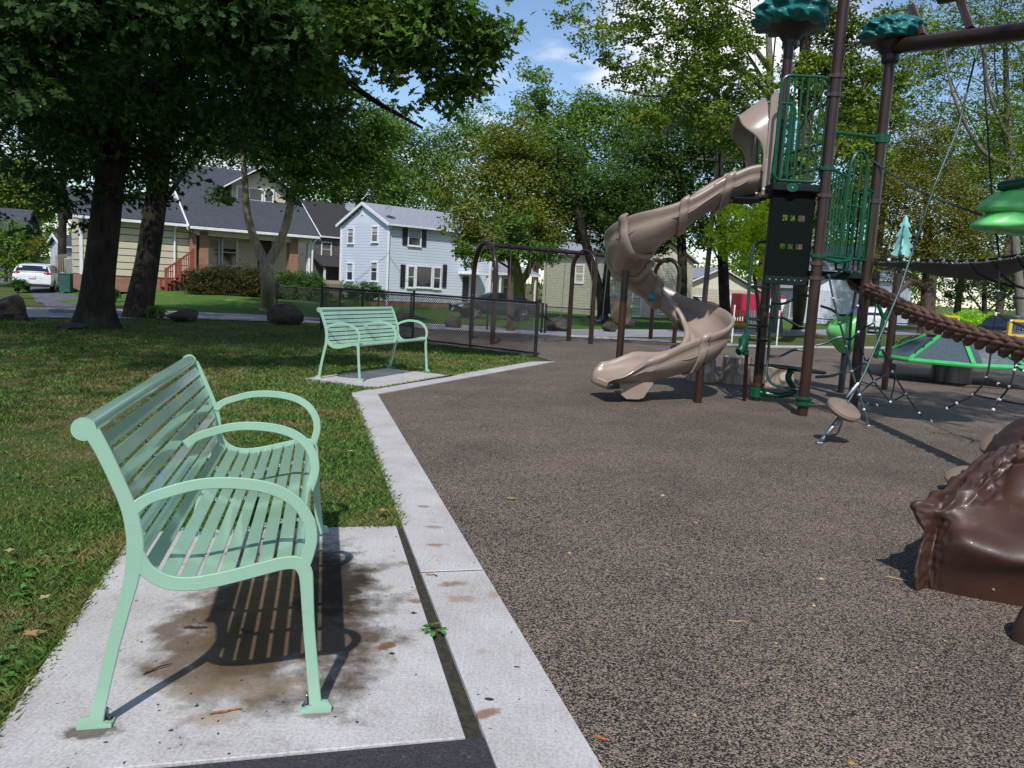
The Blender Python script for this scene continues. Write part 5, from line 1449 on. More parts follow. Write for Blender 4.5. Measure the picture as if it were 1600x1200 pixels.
M_BLUEW = pm('pale_blue_siding', (214,220,232), (202,208,222), 4, 4, .55, bump=.05, bscale=60)
M_CRSID = pm('cream_siding', (206,200,178), (190,184,164), 4, 4, .6)
M_GRSIDGAP = pm('grey_siding_gap_shade', (136,144,156), (120,128,140), 4, 4, .6)
M_DKSID = pm('dark_siding', (120,116,110), (96,92,88), 4, 4, .7)
def mat_brick(name, c1, c2, mortar, sc=1.0):
    m, nt, b = new_mat(name); v = coords(nt)
    mp = nt.nodes.new('ShaderNodeMapping'); mp.inputs['Rotation'].default_value = (PI/2, 0, 0); nt.links.new(v, mp.inputs[0])
    sp = nt.nodes.new('ShaderNodeSeparateXYZ'); cb_ = nt.nodes.new('ShaderNodeCombineXYZ'); nt.links.new(v, sp.inputs[0])
    a = nd(nt, 'ShaderNodeMath', operation='ADD'); nt.links.new(sp.outputs[0], a.inputs[0]); nt.links.new(sp.outputs[1], a.inputs[1])
    nt.links.new(a.outputs[0], cb_.inputs[0]); nt.links.new(sp.outputs[2], cb_.inputs[1])
    br = nt.nodes.new('ShaderNodeTexBrick'); br.inputs['Color1'].default_value = (*S(c1), 1); br.inputs['Color2'].default_value = (*S(c2), 1); br.inputs['Mortar'].default_value = (*S(mortar), 1)
    br.inputs['Scale'].default_value = 2.2*sc; br.inputs['Mortar Size'].default_value = .012; br.inputs['Brick Width'].default_value = .5; br.inputs['Row Height'].default_value = .17
    nt.links.new(cb_.outputs[0], br.inputs['Vector']); nt.links.new(br.outputs['Color'], b.inputs['Base Color']); b.inputs['Roughness'].default_value = .9
    bump_n(nt, b, br.outputs['Fac'], -.5, .01); return m
M_BRICK = mat_brick('orange_brick', (146,102,78), (128,86,66), (140,128,116))
M_DOOR = pm('dark_door', (42,36,36), (32,28,28), 4, 3, .4)
M_REDWOOD = pm('red_stained_wood', (140,66,46), (116,52,38), 12, 4, .7, stretch=(1,1,4))
M_WOODF = pm('weathered_wood', (150,136,118), (122,110,96), 10, 5, .85, stretch=(6,6,.5))
M_GAPSHADE = pm('board_gap_shade', (60,58,56), (50,48,46), 4, 3, .9)
class House:
    def __init__(s, name, u, v, y, label, rz=ANG, cat='house', group=None, z=None):
        p = P(u, v, y); s.o = Vector((p.x, p.y, TZ(p.x, p.y) if z is None else z))
        s.root = E(name, tuple(s.o), label, cat, group, rz); s.M = XF[s.root.name]; s.Mi = s.M.inverted()
    def wall_at(s, u, v, Y=None, X=None):          # local point where a wall plane shows at a point of the photograph
        o = s.Mi @ Vector((0, 0, CAM_H)); d = s.Mi.to_3x3() @ ray(u, v)
        t = (Y-o.y)/d.y if Y is not None else (X-o.x)/d.x
        return o+d*t
    def box(s, name, c, d, mat, parent=None, ch=0):
        b = MB(); b.box(c, d, None, ch); return b.build(name, mat, parent or s.root)
    def boards(s, x0, x1, z0, z1, course, mat, F, parent, proud=.02, joined=False, gap=.0, gable=None):
        n = max(1, round((z1-z0)/course)); c = (z1-z0)/n; bb = MB()
        for i in range(n):
            z = z0+c*(i+.5); a0, a1 = x0, x1
            if gable:
                zz = z0+c*(i+.9); sh = gable(zz); a0, a1 = sh
                if a1-a0 < .15: continue
            if joined: bb.box((0,0,0), (a1-a0, .014, c-.028), F @ Matrix.Translation(((a0+a1)/2, -proud*.9, z)) @ Matrix.Rotation(math.atan2(proud*1.2, c), 4, 'X'))
            else:
                Mx = F @ Matrix.Translation(((a0+a1)/2, -proud*.55, z)) @ Matrix.Rotation(math.atan2(proud*.9, c), 4, 'X')
                piece('siding_board', mat, parent, (0,0,0), (a1-a0, .014, c-gap), M=Mx)
        if joined:
            o = bb.build('siding_boards', mat, parent); o['kind'] = 'stuff'
    def window(s, F, x, z, w, h, parent, shutters=0, split=True, trim=.09, blind=0, name='window'):
        b = MB()
        for dx in (-w/2-trim/2, w/2+trim/2): b.box((x+dx, -.03, z), (trim, .085, h+2*trim), F)
        for dz in (-h/2-trim/2, h/2+trim/2): b.box((x, -.032, z+dz), (w, .085, trim), F)
        b.box((x, -.05, z-h/2-trim-.02), (w+2*trim+.06, .13, .04), F)
        if split: b.box((x, -.012, z), (w, .05, .05), F)
        f = b.build(name, M_TRIM, parent)
        b = MB(); b.box((x, .004, z), (w, .02, h), F); b.build('pane', M_GLASS, f)
        if blind:
            b = MB(); b.box((x, -.009, z+h/2-h*blind/2), (w-.02, .004, h*blind), F); b.build('blind', M_BLIND, f)
        if shutters:
            for sg in (-1, 1):
                b = MB(); b.box((x+sg*(w/2+trim+shutters/2+.02), -.035, z), (shutters, .05, h+trim), F, .006); b.build('shutter', M_SHUT, f)
        return f
I4 = Matrix.Identity(4)
def FX(Y): return Matrix.Translation((0, Y, 0))                                     # a wall facing -Y
def FE(X): return Matrix.Translation((X, 0, 0)) @ Matrix.Rotation(-PI/2, 4, 'Z')    # a wall facing -X: along it, +x runs towards -Y
def slope(b, p0, p1, p2, p3, t=.12):
    n_ = (Vector(p1)-Vector(p0)).cross(Vector(p3)-Vector(p0)).normalized()
    if n_.z < 0: n_ = -n_
    v4 = [Vector(p) for p in (p0, p1, p2, p3)]; up = [p+n_*t for p in v4]
    b.add(v4+up, [(0,1,2,3), (7,6,5,4), (0,4,5,1), (1,5,6,2), (2,6,7,3), (3,7,4,0)], False)

# ---- bungalow with the porch
h = House('bungalow', 303, 440, 40, 'cream shingled bungalow with dark roof, brick porch pillars and red wooden steps', rz=ANG-rad(7))
W = h.root
eL = h.wall_at(300, 352, Y=-.35); eR = h.wall_at(490, 372, Y=-.35); ze = (eL.z+eR.z)/2
xR = h.wall_at(484, 440, Y=0).x; zg = -.25
ridgeY, ridgeZ = 4.9, ze+3.5
xw = h.wall_at(128, 440, Y=.35).x
zbase = h.wall_at(250, 434, Y=.35).z; zlow = zbase-.75
weave = h.wall_at(230, 347, Y=.1).z
h.box('foundation', ((xw)/2-.0, 1.9, (zbase+zlow)/2), (-xw-.02, 3.0, zbase-zlow), M_BRICK)
wl = h.box('wing_wall', ((xw)/2, 1.9, (zbase+weave)/2), (-xw-.06, 3.02, weave-zbase), M_GAPSHADE)  # dark backing paints the shadow lines between the siding boards
h.boards(xw, -.05, zbase, weave, .335, M_CREAM, FX(.37), wl, .03, gap=.04)
h.boards(-3.4, -.45, zbase, weave, .335, M_CREAM, FE(xw), wl, .03, gap=.04)
h.box('corner_board', (xw-.02, .36, (zbase+weave)/2), (.13, .13, weave-zbase), M_TRIM)
b = MB(); slope(b, (xw-.4, -.12, weave), (.05, -.12, weave), (.05, 1.9, weave+1.3), (xw-.4, 1.9, weave+1.3)); slope(b, (xw-.4, 3.8, weave), (.05, 3.8, weave), (.05, 1.9, weave+1.3), (xw-.4, 1.9, weave+1.3))
wr_ = b.build('wing_roof', M_ROOFD, W)
b = MB(); b.add([(xw-.0,.4,weave),(xw-.0,3.4,weave),(xw,1.9,weave+1.2)], [(0,1,2)], False); b.build('wing_gable', M_CREAM, W)
b = MB(); b.beam((xw-.4,-.19,weave-.02), (.02,-.19,weave-.02), .12, .13); b.build('gutter', M_TRIM, wr_)
b = MB(); b.tube([(-.85,-.17,weave-.06), (-.85,.26,weave-.25), (-.85,.26,zbase-.2)], .05, 8); b.build('downspout', M_TRIM, wl)
# main body
mb_ = h.box('main_wall', (xR/2, 2.2+3.2, (zg+ze)/2), (xR-.1, 6.4, ze-zg), M_CREAM)
zf = h.wall_at(340, 425, Y=0).z
h.box('porch_floor', (xR/2, 1.1, zf-.1), (xR, 2.2, .2), M_WOODF)
h.box('porch_base', (xR/2, 1.12, (zf-.2+zg-.4)/2), (xR-.1, 2.1, zf-.2-zg+.4), M_BRICK)
h.boards(.0, xR, zf, ze-.1, .335, M_CREAM, FX(2.17), mb_, .02)
for (u0, u1) in ((312, 326), (453, 466)):
    a, c_ = h.wall_at(u0, 390, Y=.05).x, h.wall_at(u1, 390, Y=.05).x
    b = MB(); b.box(((a+c_)/2, .3, (zf+ze)/2-.1), (c_-a, .5, ze-zf-.1), None, .01); b.build('porch_pillar', M_BRICK, W)
b = MB(); b.box((xR+.0, .3, (zg+ze)/2), (.12, .3, ze-zg)); b.build('corner_board', M_TRIM, W)
b = MB(); b.box((xR/2, .2, ze-.2), (xR, .3, .34)); b.build('porch_header', M_CREAM, W)
for (u0, u1, v0, v1) in ((326,340,374,413), (348,368,375,414)):
    a, c_ = h.wall_at(u0, (v0+v1)/2, Y=2.15), h.wall_at(u1, (v0+v1)/2, Y=2.15); t_, bt = h.wall_at((u0+u1)/2, v0, Y=2.15).z, h.wall_at((u0+u1)/2, v1, Y=2.15).z
    h.window(FX(2.13), (a.x+c_.x)/2, (t_+bt)/2, c_.x-a.x, t_-bt, W, blind=.35)
a, c_ = h.wall_at(403, 400, Y=2.1), h.wall_at(424, 400, Y=2.1)
b = MB(); b.box(((a.x+c_.x)/2, 2.1, zf+1.0), (c_.x-a.x, .08, 2.0), None, .01); dr = b.build('front_door', M_DOOR, W)
b = MB(); b.sphere((a.x+.1, 2.04, zf+1.0), .04, 8, 6); b.build('handle', M_STEEL, dr)
# main roof
b = MB(); slope(b, (-.35, -.4, ze-.03), (xR+.35, -.4, ze-.03), (xR+.35, ridgeY, ridgeZ), (-.35, ridgeY, ridgeZ)); slope(b, (-.35, 10.2, ze-.03), (xR+.35, 10.2, ze-.03), (xR+.35, ridgeY, ridgeZ), (-.35, ridgeY, ridgeZ))
rf = b.build('roof', M_ROOFD, W)
for x in (-.38, xR+.38):
    b = MB(); b.beam((x, -.45, ze-.08), (x, ridgeY, ridgeZ-.05), .06, .26); b.beam((x, 10.2, ze-.08), (x, ridgeY, ridgeZ-.05), .06, .26); b.build('rake_board', M_TRIM, rf)
b = MB(); b.beam((-.3, -.47, ze-.03), (xR+.3, -.47, ze-.03), .12, .13); b.build('gutter', M_TRIM, rf)
b = MB(); b.tube([(xR+.2,-.42,ze-.08), (xR+.08,-.1,ze-.4), (xR+.08,-.05,zg)], .05, 8); b.build('downspout', M_TRIM, W)
b = MB(); b.add([(-.05, 0, ze-.25), (-.05, 9.8, ze-.25), (-.05, ridgeY, ridgeZ-.12)], [(0,1,2)], False); b.add([(-.05, .0, ze-.25), (-.05, 9.8, ze-.25), (-.05, 9.8, zg), (-.05, 2.2, zg), (-.05, 2.2, ze-.25)], [(0,1,2,3,4)], False); gb = b.build('gable_wall', M_TRIM, W)
h.boards(0, 0, ze-.1, ridgeZ-.3, .30, M_TRIM, FE(-.06), gb, .02, gable=lambda z: (-(9.6-(z-ze)/(ridgeZ-ze)*(9.6-ridgeY)), -(.3+(z-ze)/(ridgeZ-ze)*(ridgeY-.3))))
h.window(FE(-.08), -2.3, ze+1.0, .45, .7, gb, split=False)
h.box('brick_corner', (-.02, .18, (zg+ze)/2-.15), (.26, .26, ze-zg-.3), M_BRICK)
# dormer
Yd = 2.2
d0, d1 = h.wall_at(362, 320, Y=Yd).x, h.wall_at(446, 320, Y=Yd).x; zp = h.wall_at(405, 262, Y=Yd).z; zd0 = h.wall_at(405, 334, Y=Yd).z; zd1 = h.wall_at(405, 291, Y=Yd).z; xm = (d0+d1)/2
b = MB(); b.add([(d0,Yd,zd0-.6),(d1,Yd,zd0-.6),(d1,Yd,zd1),(xm,Yd,zp-.2),(d0,Yd,zd1)], [(0,1,2,3,4)], False); b.add([(d0,Yd,zd0-.6),(d0,Yd,zd1),(d0,6,zd1),(d0,6,zd0-.6)], [(0,1,2,3)], False); b.add([(d1,Yd,zd0-.6),(d1,Yd,zd1),(d1,6,zd1),(d1,6,zd0-.6)], [(0,1,2,3)], False)
dm = b.build('dormer', M_CREAM, W)
b = MB(); slope(b, (d0-.6, Yd-.5, zd1-.32), (xm, Yd-.5, zp), (xm, 6.5, zp), (d0-.6, 6.5, zd1-.32), .1); slope(b, (d1+.6, Yd-.5, zd1-.32), (xm, Yd-.5, zp), (xm, 6.5, zp), (d1+.6, 6.5, zd1-.32), .1); b.build('dormer_roof', M_ROOFD, dm)
b = MB(); b.beam((d0-.6, Yd-.53, zd1-.3), (xm, Yd-.53, zp+.03), .06, .2, up=(0,1,0)); b.beam((d1+.6, Yd-.53, zd1-.3), (xm, Yd-.53, zp+.03), .06, .2, up=(0,1,0)); b.build('rake_board', M_TRIM, dm)
for (u0, u1) in ((371,384), (389,408), (414,425)):
    a, c_ = h.wall_at(u0, 314, Y=Yd-.03).x, h.wall_at(u1, 314, Y=Yd-.03).x; t_, bt = h.wall_at(400, 296, Y=Yd-.03).z, h.wall_at(400, 331, Y=Yd-.03).z
    h.window(FX(Yd-.03), (a+c_)/2, (t_+bt)/2, c_-a, t_-bt, dm)
# red steps
stp = MB(); ns = 6; sx0, sx1 = h.wall_at(258, 448, Y=-.5).x, h.wall_at(300, 420, Y=-.5).x; zs0 = h.wall_at(262, 453, Y=-.5).z
for i in range(ns):
    t = (i+.5)/ns; stp.box((sx0+(sx1-sx0)*t, -.1, zs0+(zf-zs0)*(i+1)/ns-.02), ((sx1-sx0)/ns+.04, 1.1, .05))
    stp.box((sx0+(sx1-sx0)*(i+.98)/ns, -.1, zs0+(zf-zs0)*(i+.5)/ns-.02), (.03, 1.08, (zf-zs0)/ns))
st_ = stp.build('porch_steps', M_REDWOOD, W)
for yy in (-.68, .45):
    b = MB()
    for t in (0, .5, 1): b.box((sx0+(sx1-sx0)*t, yy, zs0+(zf-zs0)*t+.5), (.11, .11, 1.15))
    b.beam((sx0, yy-.002, zs0+.98), (sx1, yy-.002, zf+.98), .09, .07, up=(0,1,0)); b.beam((sx0, yy+.002, zs0+.28), (sx1, yy+.002, zf+.28), .07, .06, up=(0,1,0))
    rl_ = b.build('stair_railing', M_REDWOOD, st_) if False else b.build('stair_railing', M_REDWOOD, W)
    for i in range(1, 12):
        t = i/12; b = MB(); z_ = zs0+(zf-zs0)*t; b.box((sx0+(sx1-sx0)*t, yy, z_+.62), (.04, .04, .70)); b.build('baluster', M_REDWOOD, rl_)
# ---- pale blue two storey house
h = House('white_house', 604, 465, 56, 'pale blue white two storey house with grey roof, black shutters and satellite dishes')
W = h.root
zb0 = h.wall_at(620, 471, Y=0).z; zE = h.wall_at(606, 349, Y=0).z; Yg = h.wall_at(533, 400, X=0).y; xE = 9.5; zP = h.wall_at(567, 319, X=0).z
zlo = -.6
h.box('foundation', (xE/2, Yg/2, (zb0+zlo)/2), (xE-.06, Yg-.06, zb0-zlo), M_BRICK)
mw = h.box('main_wall', (xE/2, Yg/2, (zb0+zE)/2), (xE-.02, Yg-.02, zE-zb0), M_GRSIDGAP)  # grey backing puts shadow lines into the board gaps by colour
h.boards(.06, xE, zb0, zE, .205, M_BLUEW, FX(0), mw, .02, gap=.018)
h.boards(-Yg, -.06, zb0, zE, .205, M_BLUEW, FE(0), mw, .02, gap=.018)
b = MB(); b.add([(xE,0,zE),(xE,Yg,zE),(xE,Yg/2,zP-.1)], [(0,1,2)], False); b.build('gable_wall', M_BLUEW, W)
b = MB(); b.add([(0,0,zE),(0,Yg,zE),(0,Yg/2,zP-.1)], [(0,1,2)], False); gw = b.build('gable_wall', M_BLUEW, W)
h.boards(0, 0, zE, zP-.15, .205, M_BLUEW, FE(-.01), gw, .02, gable=lambda z: (-(Yg-(z-zE)/(zP-zE)*Yg/2), -((z-zE)/(zP-zE)*Yg/2)))
b = MB(); slope(b, (-.25,-.35,zE-.12),(xE+.25,-.35,zE-.12),(xE+.25,Yg/2,zP),(-.25,Yg/2,zP)); slope(b, (-.25,Yg+.35,zE-.12),(xE+.25,Yg+.35,zE-.12),(xE+.25,Yg/2,zP),(-.25,Yg/2,zP)); rf = b.build('roof', M_ROOFG, W)
b = MB(); b.beam((-.28,-.4,zE-.1),(-.28,Yg/2,zP+.03),.06,.2); b.beam((-.28,Yg+.4,zE-.1),(-.28,Yg/2,zP+.03),.06,.2); b.build('rake_board', M_TRIM, rf)
b = MB(); b.beam((-.25,-.42,zE-.08),(xE+.25,-.42,zE-.08),.12,.13); b.build('gutter', M_TRIM, rf)
for (X, Y) in ((-.02,-.02), (-.02,Yg), (xE,-.02)): h.box('corner_board', (X, Y, (zb0+zE)/2), (.14, .14, zE-zb0), M_TRIM)
b = MB(); b.tube([(-.05,-.36,zE-.2), (-.04,-.12,zE-.5), (-.04,-.12,zlo)], .05, 8); b.build('downspout', M_TRIM, W)
v_ = h.wall_at(567, 331, X=0); b = MB(); b.box((v_.y*-1, -.03, v_.z), (.3, .05, .5), FE(-.02)); b.build('gable_vent', M_TRIM, gw)
def winpx(u0, u1, v0, v1, Y=None, X=None, **k):
    uc, vc = (u0+u1)/2, (v0+v1)/2
    if Y is not None:
        a, c_ = h.wall_at(u0, vc, Y=Y).x, h.wall_at(u1, vc, Y=Y).x; F = FX(Y-.03)
    else:
        a, c_ = -h.wall_at(u0, vc, X=X).y, -h.wall_at(u1, vc, X=X).y; F = FE(X-.03)
    t_, bt = h.wall_at(uc, v0, Y=Y, X=X).z, h.wall_at(uc, v1, Y=Y, X=X).z
    return h.window(F, (a+c_)/2, (t_+bt)/2, abs(c_-a), t_-bt, W, **k)
winpx(638, 656, 359, 383, Y=0, shutters=.42, blind=.45)
winpx(637, 646, 417, 448, Y=0); winpx(677, 687, 419, 450, Y=0)
f = winpx(650, 673, 417, 448, Y=0, split=False)
for (u0, u1) in ((625,632), (691,697)):
    a, c_ = h.wall_at(u0, 431, Y=0).x, h.wall_at(u1, 431, Y=0).x; t_, bt = h.wall_at(u0, 413, Y=0).z, h.wall_at(u0, 449, Y=0).z
    b = MB(); b.box(((a+c_)/2, -.06, (t_+bt)/2), (c_-a, .06, t_-bt), None, .006); b.build('shutter', M_SHUT, W)
winpx(545, 553, 358, 379, X=0, blind=.3); winpx(582.5, 591, 355, 377, X=0, blind=.35); winpx(543.5, 552, 412, 437, X=0, blind=.5); winpx(581, 590, 411, 438, X=0, blind=.3)
a, c_ = h.wall_at(722, 450, Y=0).x, h.wall_at(731, 450, Y=0).x
b = MB(); b.box(((a+c_)/2, -.06, zb0+1.0), (c_-a, .08, 2.05), None, .01); b.build('front_door', M_DOOR, W)
b = MB(); b.box(((a+c_)/2+.3, -.7, zb0+2.25), (2.0, 1.4, .14), None, .02); b.box(((a+c_)/2+1.1, -1.25, zb0+1.1), (.12,.12,2.2)); b.build('porch_hood', M_TRIM, W)
b = MB(); b.box(((a+c_)/2+.3, -.7, zb0-.2), (2.0, 1.4, .4)); b.build('porch_floor', M_KERB, W)
# lower side wing with a porch, behind the street maple
b = MB(); b.box((xE+2.2, 2.6, (zlo+zb0+2.7)/2), (4.2, 4.4, zb0+2.7-zlo)); sw_ = b.build('side_wing', M_BLUEW, W)
h.boards(xE+.15, xE+4.3, zb0, zb0+2.6, .205, M_BLUEW, FX(.39), sw_, .02)
b = MB(); slope(b, (xE, -.9, zb0+2.45), (xE+4.6, -.9, zb0+2.45), (xE+4.6, 4.8, zb0+3.9), (xE, 4.8, zb0+3.9)); b.build('porch_roof', M_ROOFG, W)
b = MB(); b.beam((xE, -.95, zb0+2.42), (xE+4.6, -.95, zb0+2.42), .1, .2); 
for x in (xE+.4, xE+2.2, xE+4.2): b.box((x, -.8, (zlo+zb0+2.4)/2), (.12, .12, zb0+2.4-zlo))
b.build('porch_posts', M_TRIM, W)
h.window(FX(.36), xE+2.3, zb0+1.4, 1.1, 1.3, sw_); 
b = MB(); b.box((xE+2.3, -.3, zb0-.1), (4.2, 1.2, .2)); b.beam((xE+.4,-.8,zb0+.85),(xE+4.2,-.8,zb0+.85),.07,.07)
for i in range(22): b.box((xE+.5+i*.17, -.8, zb0+.42), (.04,.04,.8))
b.build('porch_railing', M_WOODF, W)['kind'] = 'stuff'
for (u, v, nm) in ((546, 327, 0), (608, 333, 1)):
    pz = h.wall_at(u, v+7, Y=Yg*.8 if nm == 0 else .6); b = MB()
    Md = Matrix.Translation(pz+Vector((0,0,.45))) @ Matrix.Rotation(rad(60), 4, 'X') @ Matrix.Rotation(rad(-20), 4, 'Y')
    b.lathe([(0,.0),(.2,.03),(.34,.10),(.35,.11),(.2,.045),(0,.015)], 20, Md); d_ = b.build('satellite_dish', M_ROOFG, rf)
    b = MB(); b.tube([pz-Vector((0,0,.2)), pz+Vector((0,0,.42))], .03, 6); b.tube([Md @ Vector((0,-.3,.05)), Md @ Vector((0,-.1,.4))], .015, 5); b.build('dish_mast', M_STEEL, W)
# ---- simple houses farther off
def plain_house(name, u, v, y, label, wX, wY, zW, zR, wall, roof, course=.22, rz=ANG, wins=(), ridge='X', door=None, z=None):
    global h
    h = House(name, u, v, y, label, rz, z=z); W = h.root
    mw = h.box('wall', (wX/2, wY/2, zW/2-.4), (wX, wY, zW+.8), wall)
    h.boards(.0, wX, 0, zW, course, wall, FX(0), mw, .035, joined=True); h.boards(-wY, 0, 0, zW, course, wall, FE(0), mw, .035, joined=True)
    b = MB(); o = .3
    if ridge == 'X':
        slope(b, (-o,-o,zW-.1),(wX+o,-o,zW-.1),(wX+o,wY/2,zR),(-o,wY/2,zR)); slope(b, (-o,wY+o,zW-.1),(wX+o,wY+o,zW-.1),(wX+o,wY/2,zR),(-o,wY/2,zR)); gv = [(0,0,zW),(0,wY,zW),(0,wY/2,zR-.08)]; gv2 = [(wX,0,zW),(wX,wY,zW),(wX,wY/2,zR-.08)]
    else:
        slope(b, (-o,-o,zW-.1),(-o,wY+o,zW-.1),(wX/2,wY+o,zR),(wX/2,-o,zR)); slope(b, (wX+o,-o,zW-.1),(wX+o,wY+o,zW-.1),(wX/2,wY+o,zR),(wX/2,-o,zR)); gv = [(0,0,zW),(wX,0,zW),(wX/2,0,zR-.08)]; gv2 = [(0,wY,zW),(wX,wY,zW),(wX/2,wY,zR-.08)]
    rf = b.build('roof', roof, W)
    b = MB(); b.add(gv2, [(0,1,2)], False); b.build('gable_wall', wall, W)
    b = MB(); b.add(gv, [(0,1,2)], False); gw = b.build('gable_wall', wall, W)
    b = MB()
    if ridge == 'X':
        b.beam((-o-.03,-o,zW-.06),(-o-.03,wY/2,zR+.04),.06,.2); b.beam((-o-.03,wY+o,zW-.06),(-o-.03,wY/2,zR+.04),.06,.2); b.beam((-o,-o-.05,zW-.08),(wX+o,-o-.05,zW-.08),.1,.12)
    else:
        b.beam((-o,-o-.03,zW-.06),(wX/2,-o-.03,zR+.04),.06,.2,up=(0,1,0)); b.beam((wX+o,-o-.03,zW-.06),(wX/2,-o-.03,zR+.04),.06,.2,up=(0,1,0))
    b.build('fascia', M_TRIM, rf)
    for wd in wins:
        (f, a, z, ww, hh) = wd[:5]; h.window(FX(-.01) if f == 'F' else FE(-.01), a if f == 'F' else -a, z, ww, hh, W, **(wd[5] if len(wd) > 5 else {}))
    if door:
        b = MB(); b.box((door[0], -.03, door[2]/2), (door[1], .08, door[2]), None, .01); b.build(door[3], door[4], W)
    return h
plain_house('cream_house', 944, 476, 58, 'cream sided house with a blank shaded side, right of the street maple', 9, 7.5, 4.4, 6.6, M_CRSID, M_ROOFG, .2, ANG+rad(-8), wins=(('F',.9,1.0,.9,1.2),('F',.9,3.3,.8,1.0),('F',3.0,.8,1.0,1.3),('F',6,1.0,1.0,1.3),('E',3,3.0,.9,1.2)), ridge='Y')
plain_house('cream_garage_house', 1062, 476, 64, 'cream gabled house with white garage door seen behind the slide', 6.5, 8, 2.5, 4.1, M_CRSID, M_ROOFG, .2, rad(10), ridge='Y', door=(4.6, 2.4, 2.0, 'garage_door', M_TRIM), wins=(('F',1.6,1.2,.9,1.1),))
plain_house('small_white_house', 1250, 502, 68, 'small pale blue white house with a porch seen between the tower posts', 6, 7, 2.9, 4.6, M_BLUEW, M_ROOFG, .2, rad(14), ridge='Y', wins=(('F',3.6,1.5,.8,1.1),('F',1.2,1.4,.7,1.9,{'split':False}),('E',3,1.6,.8,1.1),('E',5.2,1.6,.8,1.1),('E',1.2,1.3,.8,1.9,{'split':False})))
plain_house('far_white_house', 1300, 498, 76, 'tall white house gable beyond the small porch house', 9, 7, 4.3, 7.4, M_BLUEW, M_ROOFG, .2, rad(18), wins=(('F',1.6,1.4,.9,1.2),('F',4.6,1.5,1.3,1.9,{'split':False}),('E',2,1.4,.9,1.2),('E',5,1.4,.9,1.2),('E',3.4,3.6,.8,1.1)))
plain_house('grey_house', -70, 418, 50, 'grey blue gabled house at the far left edge behind the big bush', 3.4, 9, 3.0, 4.9, M_GRSIDGAP, M_ROOFD, .2, ANG-rad(20), ridge='X')
plain_house('white_garage', 100, 405, 62, 'little white shed far behind the parked white hatchback', 3.4, 4, 2.1, 2.9, M_BLUEW, M_ROOFD, .2, ANG, wins=(('F',2.2,1.3,.7,.7,{'split':False}),))
plain_house('dark_house', 488, 440, 66, 'dark roofed house in shade between the bungalow and the pale blue house', 8, 8, 5.0, 8.0, M_DKSID, M_ROOFK, .22, ANG, wins=(('F',1.2,3.9,.8,1.1),('E',4,3.6,.9,1.2)))
b = MB(); slope(b, (-.2,-2.0,2.4),(6,-2.0,2.4),(6,.2,3.4),(-.2,.2,3.4)); b.build('porch_roof', M_ROOFK, h.root)
b = MB(); 
for x in (0.1, 2.2): b.box((x, -1.8, 1.0), (.14,.14,2.8))
b.build('porch_posts', M_TRIM, h.root)
# board fence between the houses: each board
q0 = P(508, 458, 58); q1 = P(533, 460, 60)
wf = E('board_fence', (q0.x, q0.y, TZ(q0.x, q0.y)), 'weathered wooden board fence beside the pale blue house', 'fence')
for i in range(9):
    t = i/8; p = q0+(q1-q0)*t; b = MB(); b.box((p.x, p.y, TZ(p.x,p.y)+.75), (.15, .03, 1.55)); b.build('board', M_WOODF, wf, True)
q0 = P(88, 440, 44); q1 = P(104, 440, 44.5); wf = E('picket_fence', (q0.x, q0.y, TZ(q0.x, q0.y)), 'pale lattice picket gate beside the white hatchback', 'fence')
for i in range(6):
    p = q0+(q1-q0)*(i/5); b = MB(); b.box((p.x, p.y, TZ(p.x,p.y)+.95), (.06, .03, 1.9)); b.build('picket', M_WOODF, wf, True)
b = MB()
for zz in (.5, 1.2, 1.75): b.beam((q0.x,q0.y+.04,TZ(q0.x,q0.y)+zz), (q1.x,q1.y+.04,TZ(q1.x,q1.y)+zz), .06, .03)
b.build('cross_rails', M_WOODF, wf, True)
# pale wall right of it
q0 = P(104, 440, 44.5); q1 = P(126, 440, 45); b = MB(); b.beam((q0.x,q0.y,TZ(q0.x,q0.y)+.8), (q1.x,q1.y,TZ(q1.x,q1.y)+.8), 1.7, .1, up=(1,0,0)); o = b.build('garden_wall', M_KERB); tag(o, 'low pale wall left of the bungalow corner behind the oak trunk', 'wall')
# wheelie bin
q_ = G(106, 452); q_ = P(106, 447, 41); bx = E('wheeled_bin', (q_.x, q_.y, TZ(q_.x, q_.y)), 'dark green wheeled rubbish bin right of the white hatchback', 'bin')
M_BIN = pm('bin_green', (40,84,72), (32,70,60), 5, 3, .5)
b = MB(); rows = [[(sx_*(.27+.04*t), sy_*(.3+.05*t), .1+.85*t) for sx_, sy_ in ((-1,-1),(1,-1),(1,1),(-1,1))] for t in (0, .5, 1)]; b.grid(rows, False, close_u=True); k=len(b.v); b.f.append([k-4,k-3,k-2,k-1]); b.mi.append(0); b.sm.append(False); b.build('body', M_BIN, bx)
b = MB(); b.box((0,0,1.0), (.68,.76,.09), None, .03); b.build('lid', M_BIN, bx)
for sx_ in (-.28,.28):
    b = MB(); b.tube([(sx_-.03,.3,.12),(sx_+.03,.3,.12)], .12, 14); b.build('wheel', M_BLKPL, bx)

